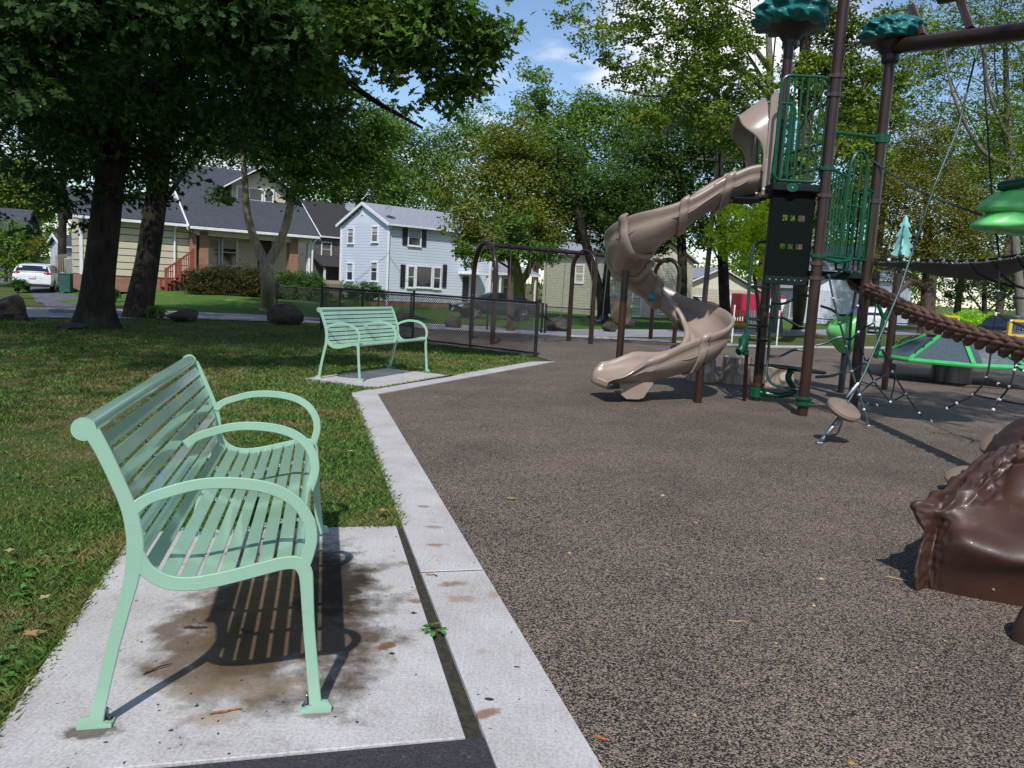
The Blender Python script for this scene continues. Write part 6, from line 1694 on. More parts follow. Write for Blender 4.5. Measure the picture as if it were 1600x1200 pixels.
# ------------------------------------------------------------------ cars
M_TYRE = pm('tyre_rubber', (28,28,30), (22,22,24), 20, 2, .8)
M_RIM = pm('alloy_rim', (180,182,186), (160,162,166), 8, 2, .3, metal=.8)
M_CGLASS = pm('car_glass', (34,40,48), (26,30,36), 3, 2, .04, spec=.9)
M_LAMP = pm('headlamp_glass', (206,212,220), (186,192,200), 6, 2, .1)
M_TAIL = pm('tail_lamp_red', (150,22,34), (128,16,28), 6, 2, .2)
M_TRIMK = pm('black_car_trim', (26,26,28), (20,20,22), 8, 2, .5)
M_PLATE = pm('plate_white', (216,218,224), None, 8, 2, .5); M_PLATEO = pm('plate_orange', (220,150,40), None, 8, 2, .5)
def paint(name, c): return pm(name, c, tuple(int(k*.94) for k in c), 1.5, 2, .28, coat=.8)
def car(name, x, y, z, heading, label, mat, kind='sedan', group=None, plate=M_PLATE):
    root = E(name, (x, y, z), label, 'car', group, heading)       # nose towards local +x
    if kind == 'sedan': L_, Wd, prof, cab = 4.75, .90, [(-2.36,.55,.80),(-2.30,.42,.93),(-1.9,.34,.99),(-1.2,.32,.98),(0,.30,.94),(.9,.31,.90),(1.6,.32,.84),(2.1,.36,.72),(2.36,.42,.60),(2.40,.48,.52)], [(-1.95,.98,.98),(-1.35,1.0,1.28),(-.75,1.0,1.42),(.05,.97,1.44),(.45,.95,1.36),(1.15,.90,.91)]
    elif kind == 'hatch': L_, Wd, prof, cab = 4.4, .91, [(-2.17,.52,.82),(-2.13,.40,.98),(-1.85,.33,1.04),(-1.2,.32,1.03),(0,.30,1.0),(.9,.31,.97),(1.5,.32,.92),(1.95,.36,.80),(2.18,.42,.64),(2.2,.48,.56)], [(-2.05,1.02,1.06),(-1.78,1.04,1.40),(-1.0,1.04,1.49),(.0,1.0,1.50),(.6,.97,1.40),(1.4,.92,.97)]
    else: L_, Wd, prof, cab = 4.7, .95, [(-2.32,.58,.95),(-2.28,.46,1.08),(-1.9,.38,1.12),(-1.2,.36,1.11),(0,.35,1.08),(.9,.36,1.06),(1.6,.37,1.02),(2.1,.42,.92),(2.33,.48,.72),(2.36,.52,.62)], [(-2.2,1.1,1.12),(-1.95,1.12,1.64),(-1.0,1.12,1.75),(.2,1.08,1.75),(.7,1.05,1.62),(1.35,1.0,1.07)]
    wx = (-1.38, 1.42) if kind != 'hatch' else (-1.30, 1.36); wr = .335 if kind != 'suv' else .37
    pr = cr(prof, 6); b = MB(); rows = []
    for (px, zb_, zt_) in pr:
        e = 1-.10*max(0, (abs(px)-1.6)/.8)**2
        w_ = Wd*e; arch_ = zb_
        for c_ in wx:
            if abs(px-c_) < wr+.06: arch_ = max(arch_, math.sqrt(max(0, (wr+.06)**2-(px-c_)**2))+wr)
        arch_ = min(arch_, zt_-.12)
        half = [(w_*.55, zb_), (w_*.93, max(zb_, arch_-.02)), (w_*.985, max(arch_, zb_+.06)), (w_*1.0, max(arch_+.03, zb_+.22)), (w_*.99, zt_-.10), (w_*.93, zt_-.02), (w_*.70, zt_+.015), (0, zt_+.03)]
        rows.append([(px, -a, c_) for a, c_ in half]+[(px, a, c_) for a, c_ in half[-2::-1]])
    b.grid(rows, True, close_u=True); k = len(rows[0])
    b.f.append(list(range(k))); b.mi.append(0); b.sm.append(False); b.f.append([len(b.v)-k+i for i in range(k)][::-1]); b.mi.append(0); b.sm.append(False)
    body = b.build('body', mat, root, angle=50)
    b = MB(); rows = []; cc = cr(cab, 5)
    for (px, zb_, zt_) in cc:
        hgt = zt_-zb_; wb = Wd*.93; wt = Wd*(.93-.22*min(1, hgt/.5))
        half = [(wb, zb_-.05), (wb*.5+wt*.5, zb_+hgt*.55), (wt, zt_-.05*min(1, hgt/.2)), (wt*.8, zt_), (0, zt_+.015)]
        rows.append([(px, -a, c_) for a, c_ in half]+[(px, a, c_) for a, c_ in half[-2::-1]])
    b.grid(rows, True); cabin = b.build('cabin', mat, root, angle=50)
    def on_side(px, f, sg):
        zb_ = np.interp(px, [c_[0] for c_ in cc], [c_[1] for c_ in cc]); zt_ = np.interp(px, [c_[0] for c_ in cc], [c_[2] for c_ in cc]); hgt = zt_-zb_
        wb = Wd*.93; wt = Wd*(.93-.22*min(1, hgt/.5)); z_ = zb_+(zt_-zb_)*f; w_ = wb+(wt-wb)*min(1, f*1.02)+.012
        return (px, sg*w_, z_)
    xs0, xs1 = cab[0][0], cab[-1][0]
    for sg in (-1, 1):
        for (a0, a1) in ((xs0+.55, -.32), (-.22, xs1-.42)):
            b = MB(); rows = []
            for i in range(7):
                px = a0+(a1-a0)*i/6; zb_ = np.interp(px, [c_[0] for c_ in cc], [c_[1] for c_ in cc]); zt_ = np.interp(px, [c_[0] for c_ in cc], [c_[2] for c_ in cc])
                top = max(.06, .86 if zt_-zb_ > .3 else .7); rows.append([on_side(px, .08, sg), on_side(px, top*.5, sg), on_side(px, top, sg)])
            b.grid(rows, True); b.build('side_window', M_CGLASS, cabin)
    def across(i0, i1, w0, w1, nm, off):
        (xa, za, ta), (xb, zb2, tb_) = i0, i1
        b = MB(); rows = []
        for t in np.linspace(.1, .88, 6):
            x_ = xa+(xb-xa)*t; z_ = ta+(tb_-ta)*t; w_ = (w0+(w1-w0)*t)
            rows.append([(x_+off, -w_, z_), (x_+off, -w_*.5, z_+.022), (x_+off, 0, z_+.028), (x_+off, w_*.5, z_+.022), (x_+off, w_, z_)])
        b.grid(rows, True); b.build(nm, M_CGLASS, cabin)
    across((cab[-1][0], 0, cab[-1][2]), (cab[-2][0], 0, cab[-2][2]), Wd*.84, Wd*.66, 'windscreen', .03)
    across((cab[0][0], 0, cab[0][2]+.02), (cab[1][0], 0, cab[1][2]), Wd*.84, Wd*.70, 'rear_window', -.035)
    for c_ in wx:
        for sg in (-1, 1):
            b = MB(); yy = sg*(Wd-.10); b.tube([(c_, yy-.10, wr), (c_, yy+.10, wr)], wr, 22); t_ = b.build('wheel', M_TYRE, root)
            b = MB(); yo = sg*(Wd+.003)
            b.lathe([(.0,.006),(.05,.008),(.06,.0),(wr*.66,-.012),(wr*.70,.004),(wr*.70,-.02)], 20, Matrix.Translation((c_, yo, wr)) @ Matrix.Rotation(-sg*PI/2, 4, 'X'))
            for q in range(5):
                a = q*2*PI/5; b.beam((c_+.05*math.cos(a), yo+sg*.006, wr+.05*math.sin(a)), (c_+wr*.68*math.cos(a), yo+sg*.004, wr+wr*.68*math.sin(a)), .05, .014, up=(0,1,0))
            b.build('rim', M_RIM, t_)
    xn, xt = prof[-2][0], prof[1][0]; zn = prof[-2][2]; zt_ = prof[1][2]
    for sg in (-1, 1):
        b = MB(); b.sphere((xn-.24, sg*Wd*.70, zn+.05), .1, 12, 8, (2.2, 1.7, .85)); b.build('headlight', M_LAMP, root)
        b = MB(); b.sphere((xt+.10, sg*Wd*.74, zt_-.08 if kind != 'hatch' else zt_+.02), .1, 12, 8, (1.6, 1.9, .85)); b.build('tail_light', M_TAIL, root)
        b = MB(); b.sphere((xs1-.55, sg*(Wd+.07), cab[-1][1]+.10), .08, 10, 6, (.6,1,.75)); b.build('mirror', mat, root)
        b = MB(); b.box((-.28, sg*(Wd*.995+.004), .70), (.012, .014, .36)); b.box((.72, sg*(Wd*.99+.004), .68), (.012, .014, .34)); b.build('door_seams', M_TRIMK, root)
        b = MB(); b.box((-.15, sg*(Wd+.012), .82), (.18, .025, .03), None, .006); b.build('door_handle', mat, root)
    b = MB(); b.box((xt-.075, 0, .40), (.10, Wd*1.7, .14), None, .03); b.build('rear_bumper_trim', M_TRIMK, root)
    b = MB(); b.box((xn+.03, 0, .40), (.10, Wd*1.4, .12), None, .03); b.box((xn-.0, 0, .58), (.10, Wd*.9, .10), None, .02); b.build('front_grille', M_TRIMK, root)
    b = MB(); b.box((xt-.07, 0, zt_-.17), (.02, .32, .15), None, .004); b.build('number_plate', plate, root)
    b = MB(); b.box((xn+.085, 0, .47), (.02, .32, .15), None, .004); b.build('number_plate', plate, root)
    return root
q_ = G(70, 453.5); q_ = P(64, 455, 41); dirv = (lerpv(DW2, DW3, .5)-lerpv(DW0, DW1, .5)); hd = math.atan2(dirv.y, dirv.x)
car('hatchback_car', q_.x+math.cos(hd)*2.1, q_.y+math.sin(hd)*2.1, TZ(q_.x, q_.y)+.02, rad(112), 'white hatchback parked nose away in the driveway at the left', paint('white_car_paint', (222,224,228)), 'hatch')
q_ = P(772, 503, 44); car('sedan_car', q_.x, q_.y, TZ(q_.x, q_.y)+.015, ANG+PI-rad(20), 'dark navy sedan parked on the street behind the fence and swing arches', paint('navy_car_paint', (13,17,30)), 'sedan')
q_ = P(1103, 488, 62); car('red_car', q_.x, q_.y, TZ(q_.x, q_.y)+.015, rad(10), 'red car seen behind the right turn of the slide', paint('red_car_paint', (170,32,52)), 'sedan')
q_ = P(1372, 513, 54); car('white_suv', q_.x, q_.y, TZ(q_.x, q_.y)+.015, rad(60), 'white car on the street half hidden behind the rope net', paint('white_suv_paint', (224,226,230)), 'suv')
q_ = P(1572, 524, 40); car('dark_suv', q_.x, q_.y, TZ(q_.x, q_.y)+.015, rad(215), 'dark car with an orange plate at the right edge under the trees', paint('black_car_paint', (34,36,42)), 'suv', plate=M_PLATEO)
# red covered trailer with a white sign panel, and the barrier in front of it
M_RED = pm('crimson_paint', (168,30,62), (150,24,52), 3, 3, .45); M_ORG = pm('orange_paint', (224,108,50), (206,94,42), 3, 3, .5)
q_ = P(1182, 492, 60); tr = E('red_trailer', (q_.x, q_.y, TZ(q_.x, q_.y)), 'crimson covered trailer with a white sign panel beyond the talk tube', 'trailer', rz=rad(8))
b = MB(); b.box((0, 0, 1.35), (3.4, 2.0, 1.7), None, .08); bd = b.build('body', M_RED, tr)
b = MB(); b.add([(-.2,-1.02,.85),(1.5,-1.02,.95),(1.75,-1.02,1.95),(.25,-1.02,1.9)], [(0,1,2,3)], False); b.add([(-.2,-1.0,.85),(.25,-1.0,1.9),(1.75,-1.0,1.95),(1.5,-1.0,.95)], [(0,1,2,3)], False); b.build('sign_panel', M_PLATE, bd)
for x in (-1.0, 1.0):
    b = MB(); b.tube([(x,-1.0,.32),(x,-.8,.32)], .32, 16); b.build('wheel', M_TYRE, tr)
q0 = P(1146, 506, 52); br = E('orange_barrier', (q0.x, q0.y, TZ(q0.x, q0.y)), 'orange and white slatted barrier in front of the crimson trailer', 'barrier', rz=rad(8))
for i in range(12):
    b = MB(); b.box((i*.17, 0, .55), (.09, .04, 1.1)); b.build('slat', M_TRIM if i > 3 and i % 2 else (M_ORG if i < 5 else M_TRIM), br)
b = MB(); b.box((.95, .03, .25), (2.0, .03, .08)); b.box((.95, .03, 1.0), (2.0, .03, .08)); b.build('rails', M_ORG, br)
# overhead wires and wooden pole
M_POLE = pm('pole_wood', (112,98,86), (88,76,66), 6, 5, .9, bump=.5, bscale=8, stretch=(8,8,.6))
q_ = P(1099, 484, 46); up_ = E('utility_pole', (q_.x, q_.y, TZ(q_.x, q_.y)), 'plain wooden utility pole rising behind the slide', 'pole')
b = MB(); b.tube([(q_.x, q_.y, -1), (q_.x+.1, q_.y, 9.5)], [.17, .12], 10); b.build('shaft', M_POLE, up_, True)
b = MB(); b.beam((q_.x-1.1, q_.y-.17, 8.9), (q_.x+1.1, q_.y-.17, 8.9), .1, .12); b.build('crossarm', M_POLE, up_, True)
b = MB(); b.tube([P(420, 190, 52), P(570, 213, 50), P(750, 236, 48), P(940, 254, 46)], .022, 5); o = b.build('overhead_wire', M_TRIMK); tag(o, 'single overhead wire crossing in front of the treetops', 'wire')
# ------------------------------------------------------------------ trees
def mat_leaf(name, cols, trans=.38, gloss=.55):
    m, nt, b = new_mat(name); ge = nt.nodes.new('ShaderNodeNewGeometry'); v = coords(nt)
    c = ramp(nt, ge.outputs['Random Per Island'], [(i/(len(cols)-1), S(k)) for i, k in enumerate(cols)]).outputs[0]
    n = noise_n(nt, v, .55, 3); c = mixc(nt, ramp(nt, n, [(.35, (0,0,0)), (.65, (.55,.55,.55))]).outputs[0], c, S(cols[-1]))
    nt.links.new(c, b.inputs['Base Color']); b.inputs['Roughness'].default_value = gloss; b.inputs['Specular IOR Level'].default_value = .14
    tr = nt.nodes.new('ShaderNodeBsdfTranslucent'); hs = nt.nodes.new('ShaderNodeHueSaturation'); hs.inputs['Value'].default_value = 1.25; hs.inputs['Saturation'].default_value = 1.2; nt.links.new(c, hs.inputs['Color']); nt.links.new(hs.outputs[0], tr.inputs['Color'])
    mx_ = nt.nodes.new('ShaderNodeMixShader'); mx_.inputs[0].default_value = trans; o = nt.nodes['Material Output']
    nt.links.new(b.outputs[0], mx_.inputs[1]); nt.links.new(tr.outputs[0], mx_.inputs[2]); nt.links.new(mx_.outputs[0], o.inputs[0]); return m
ML_OAK = mat_leaf('oak_leaves_shaded', [(26,44,28),(40,60,34),(54,78,40),(64,90,44)])  # darkened green: canopy shade is put into the leaf colour
ML_OAKB = mat_leaf('oak_leaves_bright', [(48,76,36),(68,100,44),(88,118,52),(104,130,60)])
ML_MID = mat_leaf('mid_green_leaves', [(62,94,46),(86,118,54),(108,136,62),(120,142,68)])
ML_DK = mat_leaf('dark_green_leaves', [(42,66,36),(58,84,42),(72,96,48),(82,106,50)])
ML_YG = mat_leaf('yellow_green_leaves', [(66,92,36),(92,112,46),(114,122,52),(124,128,60)])
ML_OPEN = mat_leaf('open_crown_leaves', [(64,94,42),(92,122,52),(116,138,60),(128,140,62)])
ML_CH = mat_leaf('chartreuse_leaves', [(166,190,52),(186,208,62),(200,218,80)], .45)
ML_GOLD = mat_leaf('golden_leaves', [(96,104,48),(122,116,54),(142,126,64),(92,108,50)])
ML_HEDGE = mat_leaf('hedge_leaves', [(49,76,39),(71,101,49),(86,116,54)])
ML_HEDGER = mat_leaf('rusty_hedge_leaves', [(44,60,32),(58,74,38),(70,80,42),(92,76,48)])
ML_BRIGHT = mat_leaf('bright_hedge_leaves', [(119,168,54),(148,198,64),(171,215,74)], .45)
def mat_bark(name, c1, c2, sc=5):
    m, nt, b = new_mat(name); v = coords(nt, (1, 1, .22)); n = noise_n(nt, v, sc*2.4, 7, .65); n2 = noise_n(nt, coords(nt), 1.3, 5)
    vo = nd(nt, 'ShaderNodeTexVoronoi'); vo.feature = 'DISTANCE_TO_EDGE'; vo.inputs['Scale'].default_value = sc*2.2; nt.links.new(v, vo.inputs['Vector'])
    c = ramp(nt, n, [(.3, S(c2)), (.65, S(c1))]).outputs[0]; c = mixc(nt, ramp(nt, n2, [(.5, (0,0,0)), (.75, (.5,.5,.5))]).outputs[0], c, S((90,96,62)))
    nt.links.new(c, b.inputs['Base Color']); b.inputs['Roughness'].default_value = .95; b.inputs['Specular IOR Level'].default_value = .15
    a = nd(nt, 'ShaderNodeMath', operation='ADD'); nt.links.new(n, a.inputs[0]); nt.links.new(vo.outputs['Distance'], a.inputs[1]); bump_n(nt, b, a.outputs[0], 1.0, .05); return m
MB_OAK = mat_bark('oak_bark', (58,50,44), (30,26,23)); MB_PALE = mat_bark('pale_bark', (150,140,118), (112,104,88)); MB_GREY = mat_bark('grey_bark', (128,122,114), (92,88,82)); MB_BRN = mat_bark('brown_bark', (96,82,70), (62,53,46)); MB_MOSS = mat_bark('mossy_bark', (126,122,66), (84,80,50))
OAKSHAPE = np.array([(0,0),(.10,.16),(.06,.26),(.26,.36),(.10,.46),(.32,.66),(.12,.72),(.16,.90),(0,1.0)], float)
def make_leaves(name, lobes, n, size, mat, parent, shape='d', flat=.55, clump=.22, kind_seed=0, droop=.25, per=34, fill=.5):
    rng = np.random.default_rng(100+kind_seed); L_ = np.array([(c[0], c[1], c[2], *r, w_) for c, r, w_ in lobes], float)
    wts = L_[:,6]*(L_[:,3]*L_[:,4]*L_[:,5])**(2/3.); wts /= wts.sum(); nc = max(4, n//per)
    li = rng.choice(len(L_), nc, p=wts); d = rng.normal(size=(nc,3)); d /= np.linalg.norm(d, axis=1, keepdims=True)
    rr = rng.random(nc)**fill; cc = L_[li,:3]+d*L_[li,3:6]*rr[:,None]
    cr_ = (L_[li,3]*L_[li,4]*L_[li,5])**(1/3.)*clump*(.6+.8*rng.random(nc)); cr_ = np.clip(cr_, size*1.2, size*6+.15)
    ci = rng.integers(0, nc, n); off = rng.normal(size=(n,3))*np.array([1,1,flat])*cr_[ci,None]*.62; p = cc[ci]+off
    out_ = d[ci]; ax = rng.normal(size=(n,3)); ax[:,2] = ax[:,2]*.5-droop; ax += off/np.maximum(cr_[ci,None], .01)*.7; ax /= np.linalg.norm(ax, axis=1, keepdims=True)
    nr = rng.normal(size=(n,3))*.55+np.array([0,0,.75])+out_*.35; nr -= ax*(nr*ax).sum(1, keepdims=True); nr /= np.linalg.norm(nr, axis=1, keepdims=True); sd = np.cross(ax, nr)
    s_ = size*(.6+.7*rng.random(n))[:,None]
    if shape == 'd':
        A = p; B_ = p+ax*s_*.5+sd*s_*.34+nr*s_*.06; C_ = p+ax*s_; D_ = p+ax*s_*.5-sd*s_*.34+nr*s_*.06
        V = np.stack([A, B_, C_, D_], 1).reshape(-1, 3); i = np.arange(n)*4; F = np.concatenate([np.stack([i, i+1, i+2], 1), np.stack([i, i+2, i+3], 1)])
    else:
        pr = np.concatenate([OAKSHAPE, OAKSHAPE[1:-1][::-1]*np.array([-1,1])]); k = len(pr)
        V = np.stack([p+ax*s_*q[1]+sd*s_*q[0]*.95+nr*s_*(abs(q[0])*.25-.12*q[1]**2) for q in pr], 1).reshape(-1, 3); i = np.arange(n)*k; m_ = len(OAKSHAPE)
        Fs = []
        for j in range(1, m_-1):       # ladder between the two halves
            l0, l1 = j, j+1 if j+1 < m_ else m_-1; r0 = k-j; r1 = k-j-1
            if j == 1: Fs.append(np.stack([i, i+1, i+(k-1)], 1))
            if j < m_-2: Fs += [np.stack([i+l0, i+l1, i+r1], 1), np.stack([i+l0, i+r1, i+r0], 1)]
            else: Fs.append(np.stack([i+l0, i+m_-1, i+r0], 1))
        F = np.concatenate(Fs)
    return np_mesh(name, V, F, mat, parent, world=True)
def lobe(u, v, y, rpx, fy=1.0, fz=.8, w_=1.0, x=None):
    c = P(u, v, y); r = rpx*y/1240.; return (tuple(c), (r, r*fy, r*fz), w_)
def tree(name, base, trunk, lobes, n, size, label, mat, bark, shape='d', branches=8, group=None, seed=0, cat='tree', rb=.3, extra=(), **kw):
    root = E(name, tuple(base), label, cat, group); rnd = random.Random(seed+5); b = MB()
    pts = [Vector(p[:3]) for p in trunk]; rs = [p[3] for p in trunk]
    c = cr([(*p, r) for p, r in zip(pts, rs)], 6); b.tube([p[:3] for p in c], [p[3] for p in c], 14); b.build('trunk', bark, root, True)
    b = MB(); any_ = False
    for path in extra:
        c = cr([tuple(p) for p in path], 5); b.tube([p[:3] for p in c], [max(p[3], .008) for p in c], 8); any_ = True
    lst = list(lobes); rnd.shuffle(lst); top = [p for p in c]; up_pts = pts[max(1, len(pts)//2):]
    for (ctr, r_, w_) in lst[:branches]:
        s0 = up_pts[rnd.randrange(len(up_pts))]; e0 = Vector(ctr)+Vector((rnd.uniform(-.4,.4)*r_[0], rnd.uniform(-.4,.4)*r_[1], rnd.uniform(-.1,.4)*r_[2])); md = (s0+e0)/2+Vector((rnd.uniform(-.2,.2), rnd.uniform(-.2,.2), .18))*(e0-s0).length*.6
        r0 = rs[-1]*.5; cv = cr([(*s0, r0), (*md, r0*.6), (*e0, r0*.2)], 7); b.tube([p[:3] for p in cv], [max(.008, p[3]) for p in cv], 7); any_ = True
        for k in range(3):
            q = Vector(cv[7+rnd.randrange(len(cv)-8)][:3]); e1 = q+Vector((rnd.uniform(-1,1)*r_[0], rnd.uniform(-1,1)*r_[1], rnd.uniform(-.2,.9)*r_[2])); b.tube([q, (q+e1)/2+Vector((0,0,.06*r_[0])), e1], [r0*.28, r0*.18, .007], 5)
    if any_: b.build('branches', bark, root, True)['kind'] = 'stuff'
    if n: make_leaves('crown', lobes, n, size, mat, root, shape, kind_seed=seed, **kw)
    return root
def TR(lst): return [(*P(u, v, y), r) for (u, v, y, r) in lst]
# front oak with the wide overhanging crown
B0 = G(150, 512)
tk = [(B0.x, B0.y, -.15, .62), (B0.x, B0.y, .12, .47), (B0.x+.02, B0.y, .5, .36)]+TR([(155,430,16.9,.315),(163,360,17,.30),(173,270,17.1,.28),(184,180,17.2,.26),(192,90,17.2,.24),(198,-40,17.2,.2),(200,-200,17.2,.14)])
oak_l = [lobe(*k) for k in [(-30,60,13,150),(70,130,15,150),(40,250,15.5,90),(190,170,17.5,140),(255,60,14,160),(320,180,17.5,80),(390,90,14.5,140),(460,30,13,130),(50,345,15,40),(130,300,17,70),(480,150,15.5,90),(540,40,12.2,80),(620,40,12.2,60),(-60,330,14,60),(205,235,18,70),
    (200,-220,12.5,260),(360,-200,11.5,220),(-120,-160,12,240),(300,-420,14,260)]]+[((-8.5,8,11.6),(4.5,4,1.8),2.2),((-4.9,8.2,11.4),(1.9,3.0,1.5),2.0),((-13,10,11.5),(4,4,1.8),1.6),((-7,3.5,11),(3.2,2.6,1.4),.7)]+[((-6.2,1.5,8.6),(3.0,3.0,1.3),.3),((-9.5,5,8.6),(3.2,3.2,1.4),.45),((-5.2,5.5,9.2),(2.4,2.2,1.1),.3),((-1.0,12.9,10.2),(3.2,2.2,1.1),.8),((3.2,13.4,11.6),(3.0,2.4,1.2),.8),((-4.5,8.2,9.4),(2.2,2.0,1.0),.6)]
root_oak = tree('oak_tree', B0, tk, oak_l, 98000, .155, 'big dark oak at the left with flared trunk, nearer of the two lawn oaks', ML_OAK, MB_OAK, 'o', 22, seed=1, clump=.3, per=40, droop=.35, fill=.45,
     extra=[TR([(185,190,17,.2),(330,80,15.5,.15),(480,60,13.8,.11),(600,80,12.8,.07),(700,100,12.3,.03)]), TR([(180,230,17,.16),(90,190,15.5,.1),(-20,170,13.5,.06)]), TR([(480,60,13.8,.08),(560,140,13.3,.05),(660,200,12.8,.02)])])
make_leaves('crown', [lobe(*k) for k in [(20,50,8.5,85),(75,105,8.6,50),(5,120,8.2,50),(220,10,8.8,75),(390,30,9.5,90),(340,10,9,60),(430,90,10,50),(100,10,8.5,80)]], 5200, .17, ML_OAK, root_oak, 'o', kind_seed=31, clump=.35, per=30, droop=.35)
make_leaves('crown', [lobe(*k) for k in [(540,20,11.8,70),(620,35,11.8,70),(700,25,11.6,62),(745,80,12,42),(690,120,12.2,40),(620,90,12.2,52),(700,170,12.4,26),(770,55,11.8,34),(640,165,12.6,20),(500,110,12.4,40),(740,130,12.2,24)]], 6800, .15, ML_OAKB, root_oak, 'o', kind_seed=32, clump=.35, per=30, droop=.35)  # brighter leaf colour paints the right-hand branch as sunlit
# second oak
B1 = G(218, 496)
tree('oak_tree', B1, [(B1.x, B1.y, B1.z-.1, .46), (B1.x, B1.y, B1.z+.3, .36)]+TR([(230,410,21.3,.30),(240,340,21.4,.28),(250,260,21.5,.26),(258,150,21.6,.22),(262,0,21.6,.15)]),
     [lobe(*k) for k in [(250,190,21,120),(330,130,22,130),(170,110,22,130),(420,70,22,110),(90,220,23,100),(230,300,21.5,45),(400,165,22,60),(180,-80,21,200),(380,-120,22,200)]], 30000, .16, 'second dark oak behind the front one, trunk leaning right by the bungalow wall', ML_OAK, MB_OAK, 'd', 12, seed=2, clump=.26)
# pale forked tree in the bungalow's lawn
B2 = G(418, 486)
tree('forked_tree', B2, [(B2.x, B2.y, B2.z-.1, .34), (B2.x, B2.y, B2.z+.2, .27)]+TR([(418,440,28,.24),(416,412,28,.24)]),
     [lobe(*k) for k in [(470,270,28,62),(440,215,28,66),(520,250,28,72),(570,240,28.5,55),(500,170,28,85),(345,306,28,24),(375,215,28,50),(590,200,28.5,45),(420,130,28,80),(330,215,28.5,36)]], 24000, .15, 'pale forked tree with moss on its limbs growing before the clipped hedge', ML_OAKB, MB_PALE, 'd', 0, seed=3,
     extra=[TR([(416,414,28,.19),(398,375,28,.15),(386,330,27.9,.13),(382,270,27.8,.10),(376,220,27.7,.05)]), TR([(417,414,28,.19),(436,380,28,.15),(450,340,28,.14),(461,270,28,.11),(470,190,28,.06)])])
# trees at the far left
B3 = P(97, 440, 45)
tree('ivy_tree', (B3.x, B3.y, TZ(B3.x,B3.y)), [(B3.x, B3.y, -.1, .26)]+TR([(97,400,45,.22),(98,320,45,.2),(100,220,45,.15)]), [lobe(*k) for k in [(60,190,45,70),(110,160,45,80),(140,250,45,45),(97,400,45,9),(97,370,45,9)]], 9000, .2, 'thin dark trunk wrapped in ivy behind the parked hatchback', ML_DK, MB_OAK, 'd', 6, seed=4)
B4 = P(10, 455, 47)
tree('leafy_bush', (B4.x, B4.y, TZ(B4.x,B4.y)), [(B4.x, B4.y, -.1, .1), (B4.x, B4.y, 1.2, .06)], [lobe(*k) for k in [(15,370,47,36),(45,378,47,28),(-10,395,47,40),(20,410,47,36),(55,400,47,24)]], 12000, .14, 'big sunlit bush with some yellow leaves left of the white hatchback', ML_MID, MB_BRN, 'd', 4, seed=5, cat='bush')
make_leaves('yellow_leaves', [lobe(56,374,46,13), lobe(46,394,46,9)], 500, .13, ML_GOLD, bpy.data.objects['leafy_bush'], kind_seed=51)
B5 = G(28, 466)
tree('low_shrub', (B5.x, B5.y, B5.z), [(B5.x, B5.y, B5.z-.1, .05), (B5.x, B5.y, B5.z+.5, .03)], [lobe(30,444,B5.y,10)], 1500, .09, 'small dark shrub at the driveway edge in front of the hatchback', ML_DK, MB_BRN, 'd', 2, seed=6, cat='bush')
# trees behind the houses
BG = [(30,300,75,[(30,290,75,55),(60,310,75,40),(0,300,75,40)],ML_OPEN,'sunlit pale tree far behind the grey gabled house'),
 (560,330,78,[(560,250,78,70),(610,300,78,60),(540,310,78,50),(600,200,80,50)],ML_MID,'broad green tree behind the roof of the pale blue house'),
 (690,330,84,[(690,250,84,70),(620,255,84,56),(735,200,84,50),(650,290,84,60),(730,230,84,50),(700,320,84,60),(660,230,84,45)],ML_MID,'bright green tree standing between the pale blue house roof and the street maple'),
 (838,400,80,[(838,115,80,28),(836,155,80,46),(832,210,80,66),(790,240,80,50),(872,225,80,50),(855,180,80,34),(830,280,80,80),(800,340,80,80)],ML_MID,'tall pointed green tree with its peak under the white cloud'),
 (905,400,82,[(900,190,82,55),(925,170,82,40),(900,260,82,75),(960,200,82,60),(930,330,82,70)],ML_MID,'rounded green tree right of the pointed one'),
 (1010,400,84,[(1000,180,84,60),(1040,170,84,55),(985,240,84,60),(1060,240,84,60),(1000,320,84,80)],ML_MID,'wide green tree above the first turn of the slide'),
 (300,330,85,[(260,240,85,80),(330,220,85,80),(400,230,85,80),(460,250,85,70)],ML_DK,'dark tree rising behind the bungalow roof'),
 (1300,420,95,[(1290,330,95,60),(1340,300,95,60),(1330,380,95,60),(1250,350,95,50)],ML_MID,'hazy green tree beyond the far white house'),
 (1190,420,72,[(1180,300,72,50),(1230,260,72,46),(1210,360,72,50),(1150,240,72,44),(1260,330,72,44)],ML_MID,'green tree filling the gap behind the hood and upper deck of the tower'),
 (1370,420,74,[(1340,230,74,50),(1380,180,74,44),(1360,300,74,54),(1400,260,74,50),(1320,180,74,40)],ML_OPEN,'light green tree behind the brown post that carries the beam'),
 (1570,420,76,[(1560,230,76,60),(1600,300,76,60),(1500,260,76,50),(1540,330,76,50),(1620,180,76,60)],ML_MID,'green tree beyond the open crowned tree at the right edge'),
 (1500,450,90,[(1480,380,90,70),(1560,360,90,80),(1640,380,90,90),(1530,440,90,60)],ML_DK,'dark green tree mass at the right beyond the street')]
for i, (u, v, y, lb, mt, lab) in enumerate(BG):
    B = P(u, v, y); tree('background_tree', (B.x, B.y, TZ(B.x,B.y)), [(B.x, B.y, -1, .4), (B.x, B.y, 3, .34), (B.x, B.y, max(6, P(*lb[0][:3]).z-2.5), .2)], [lobe(*k) for k in lb], 21000, .29, lab, mt, MB_BRN, 'd', 6, seed=20+i, per=44, clump=.24)
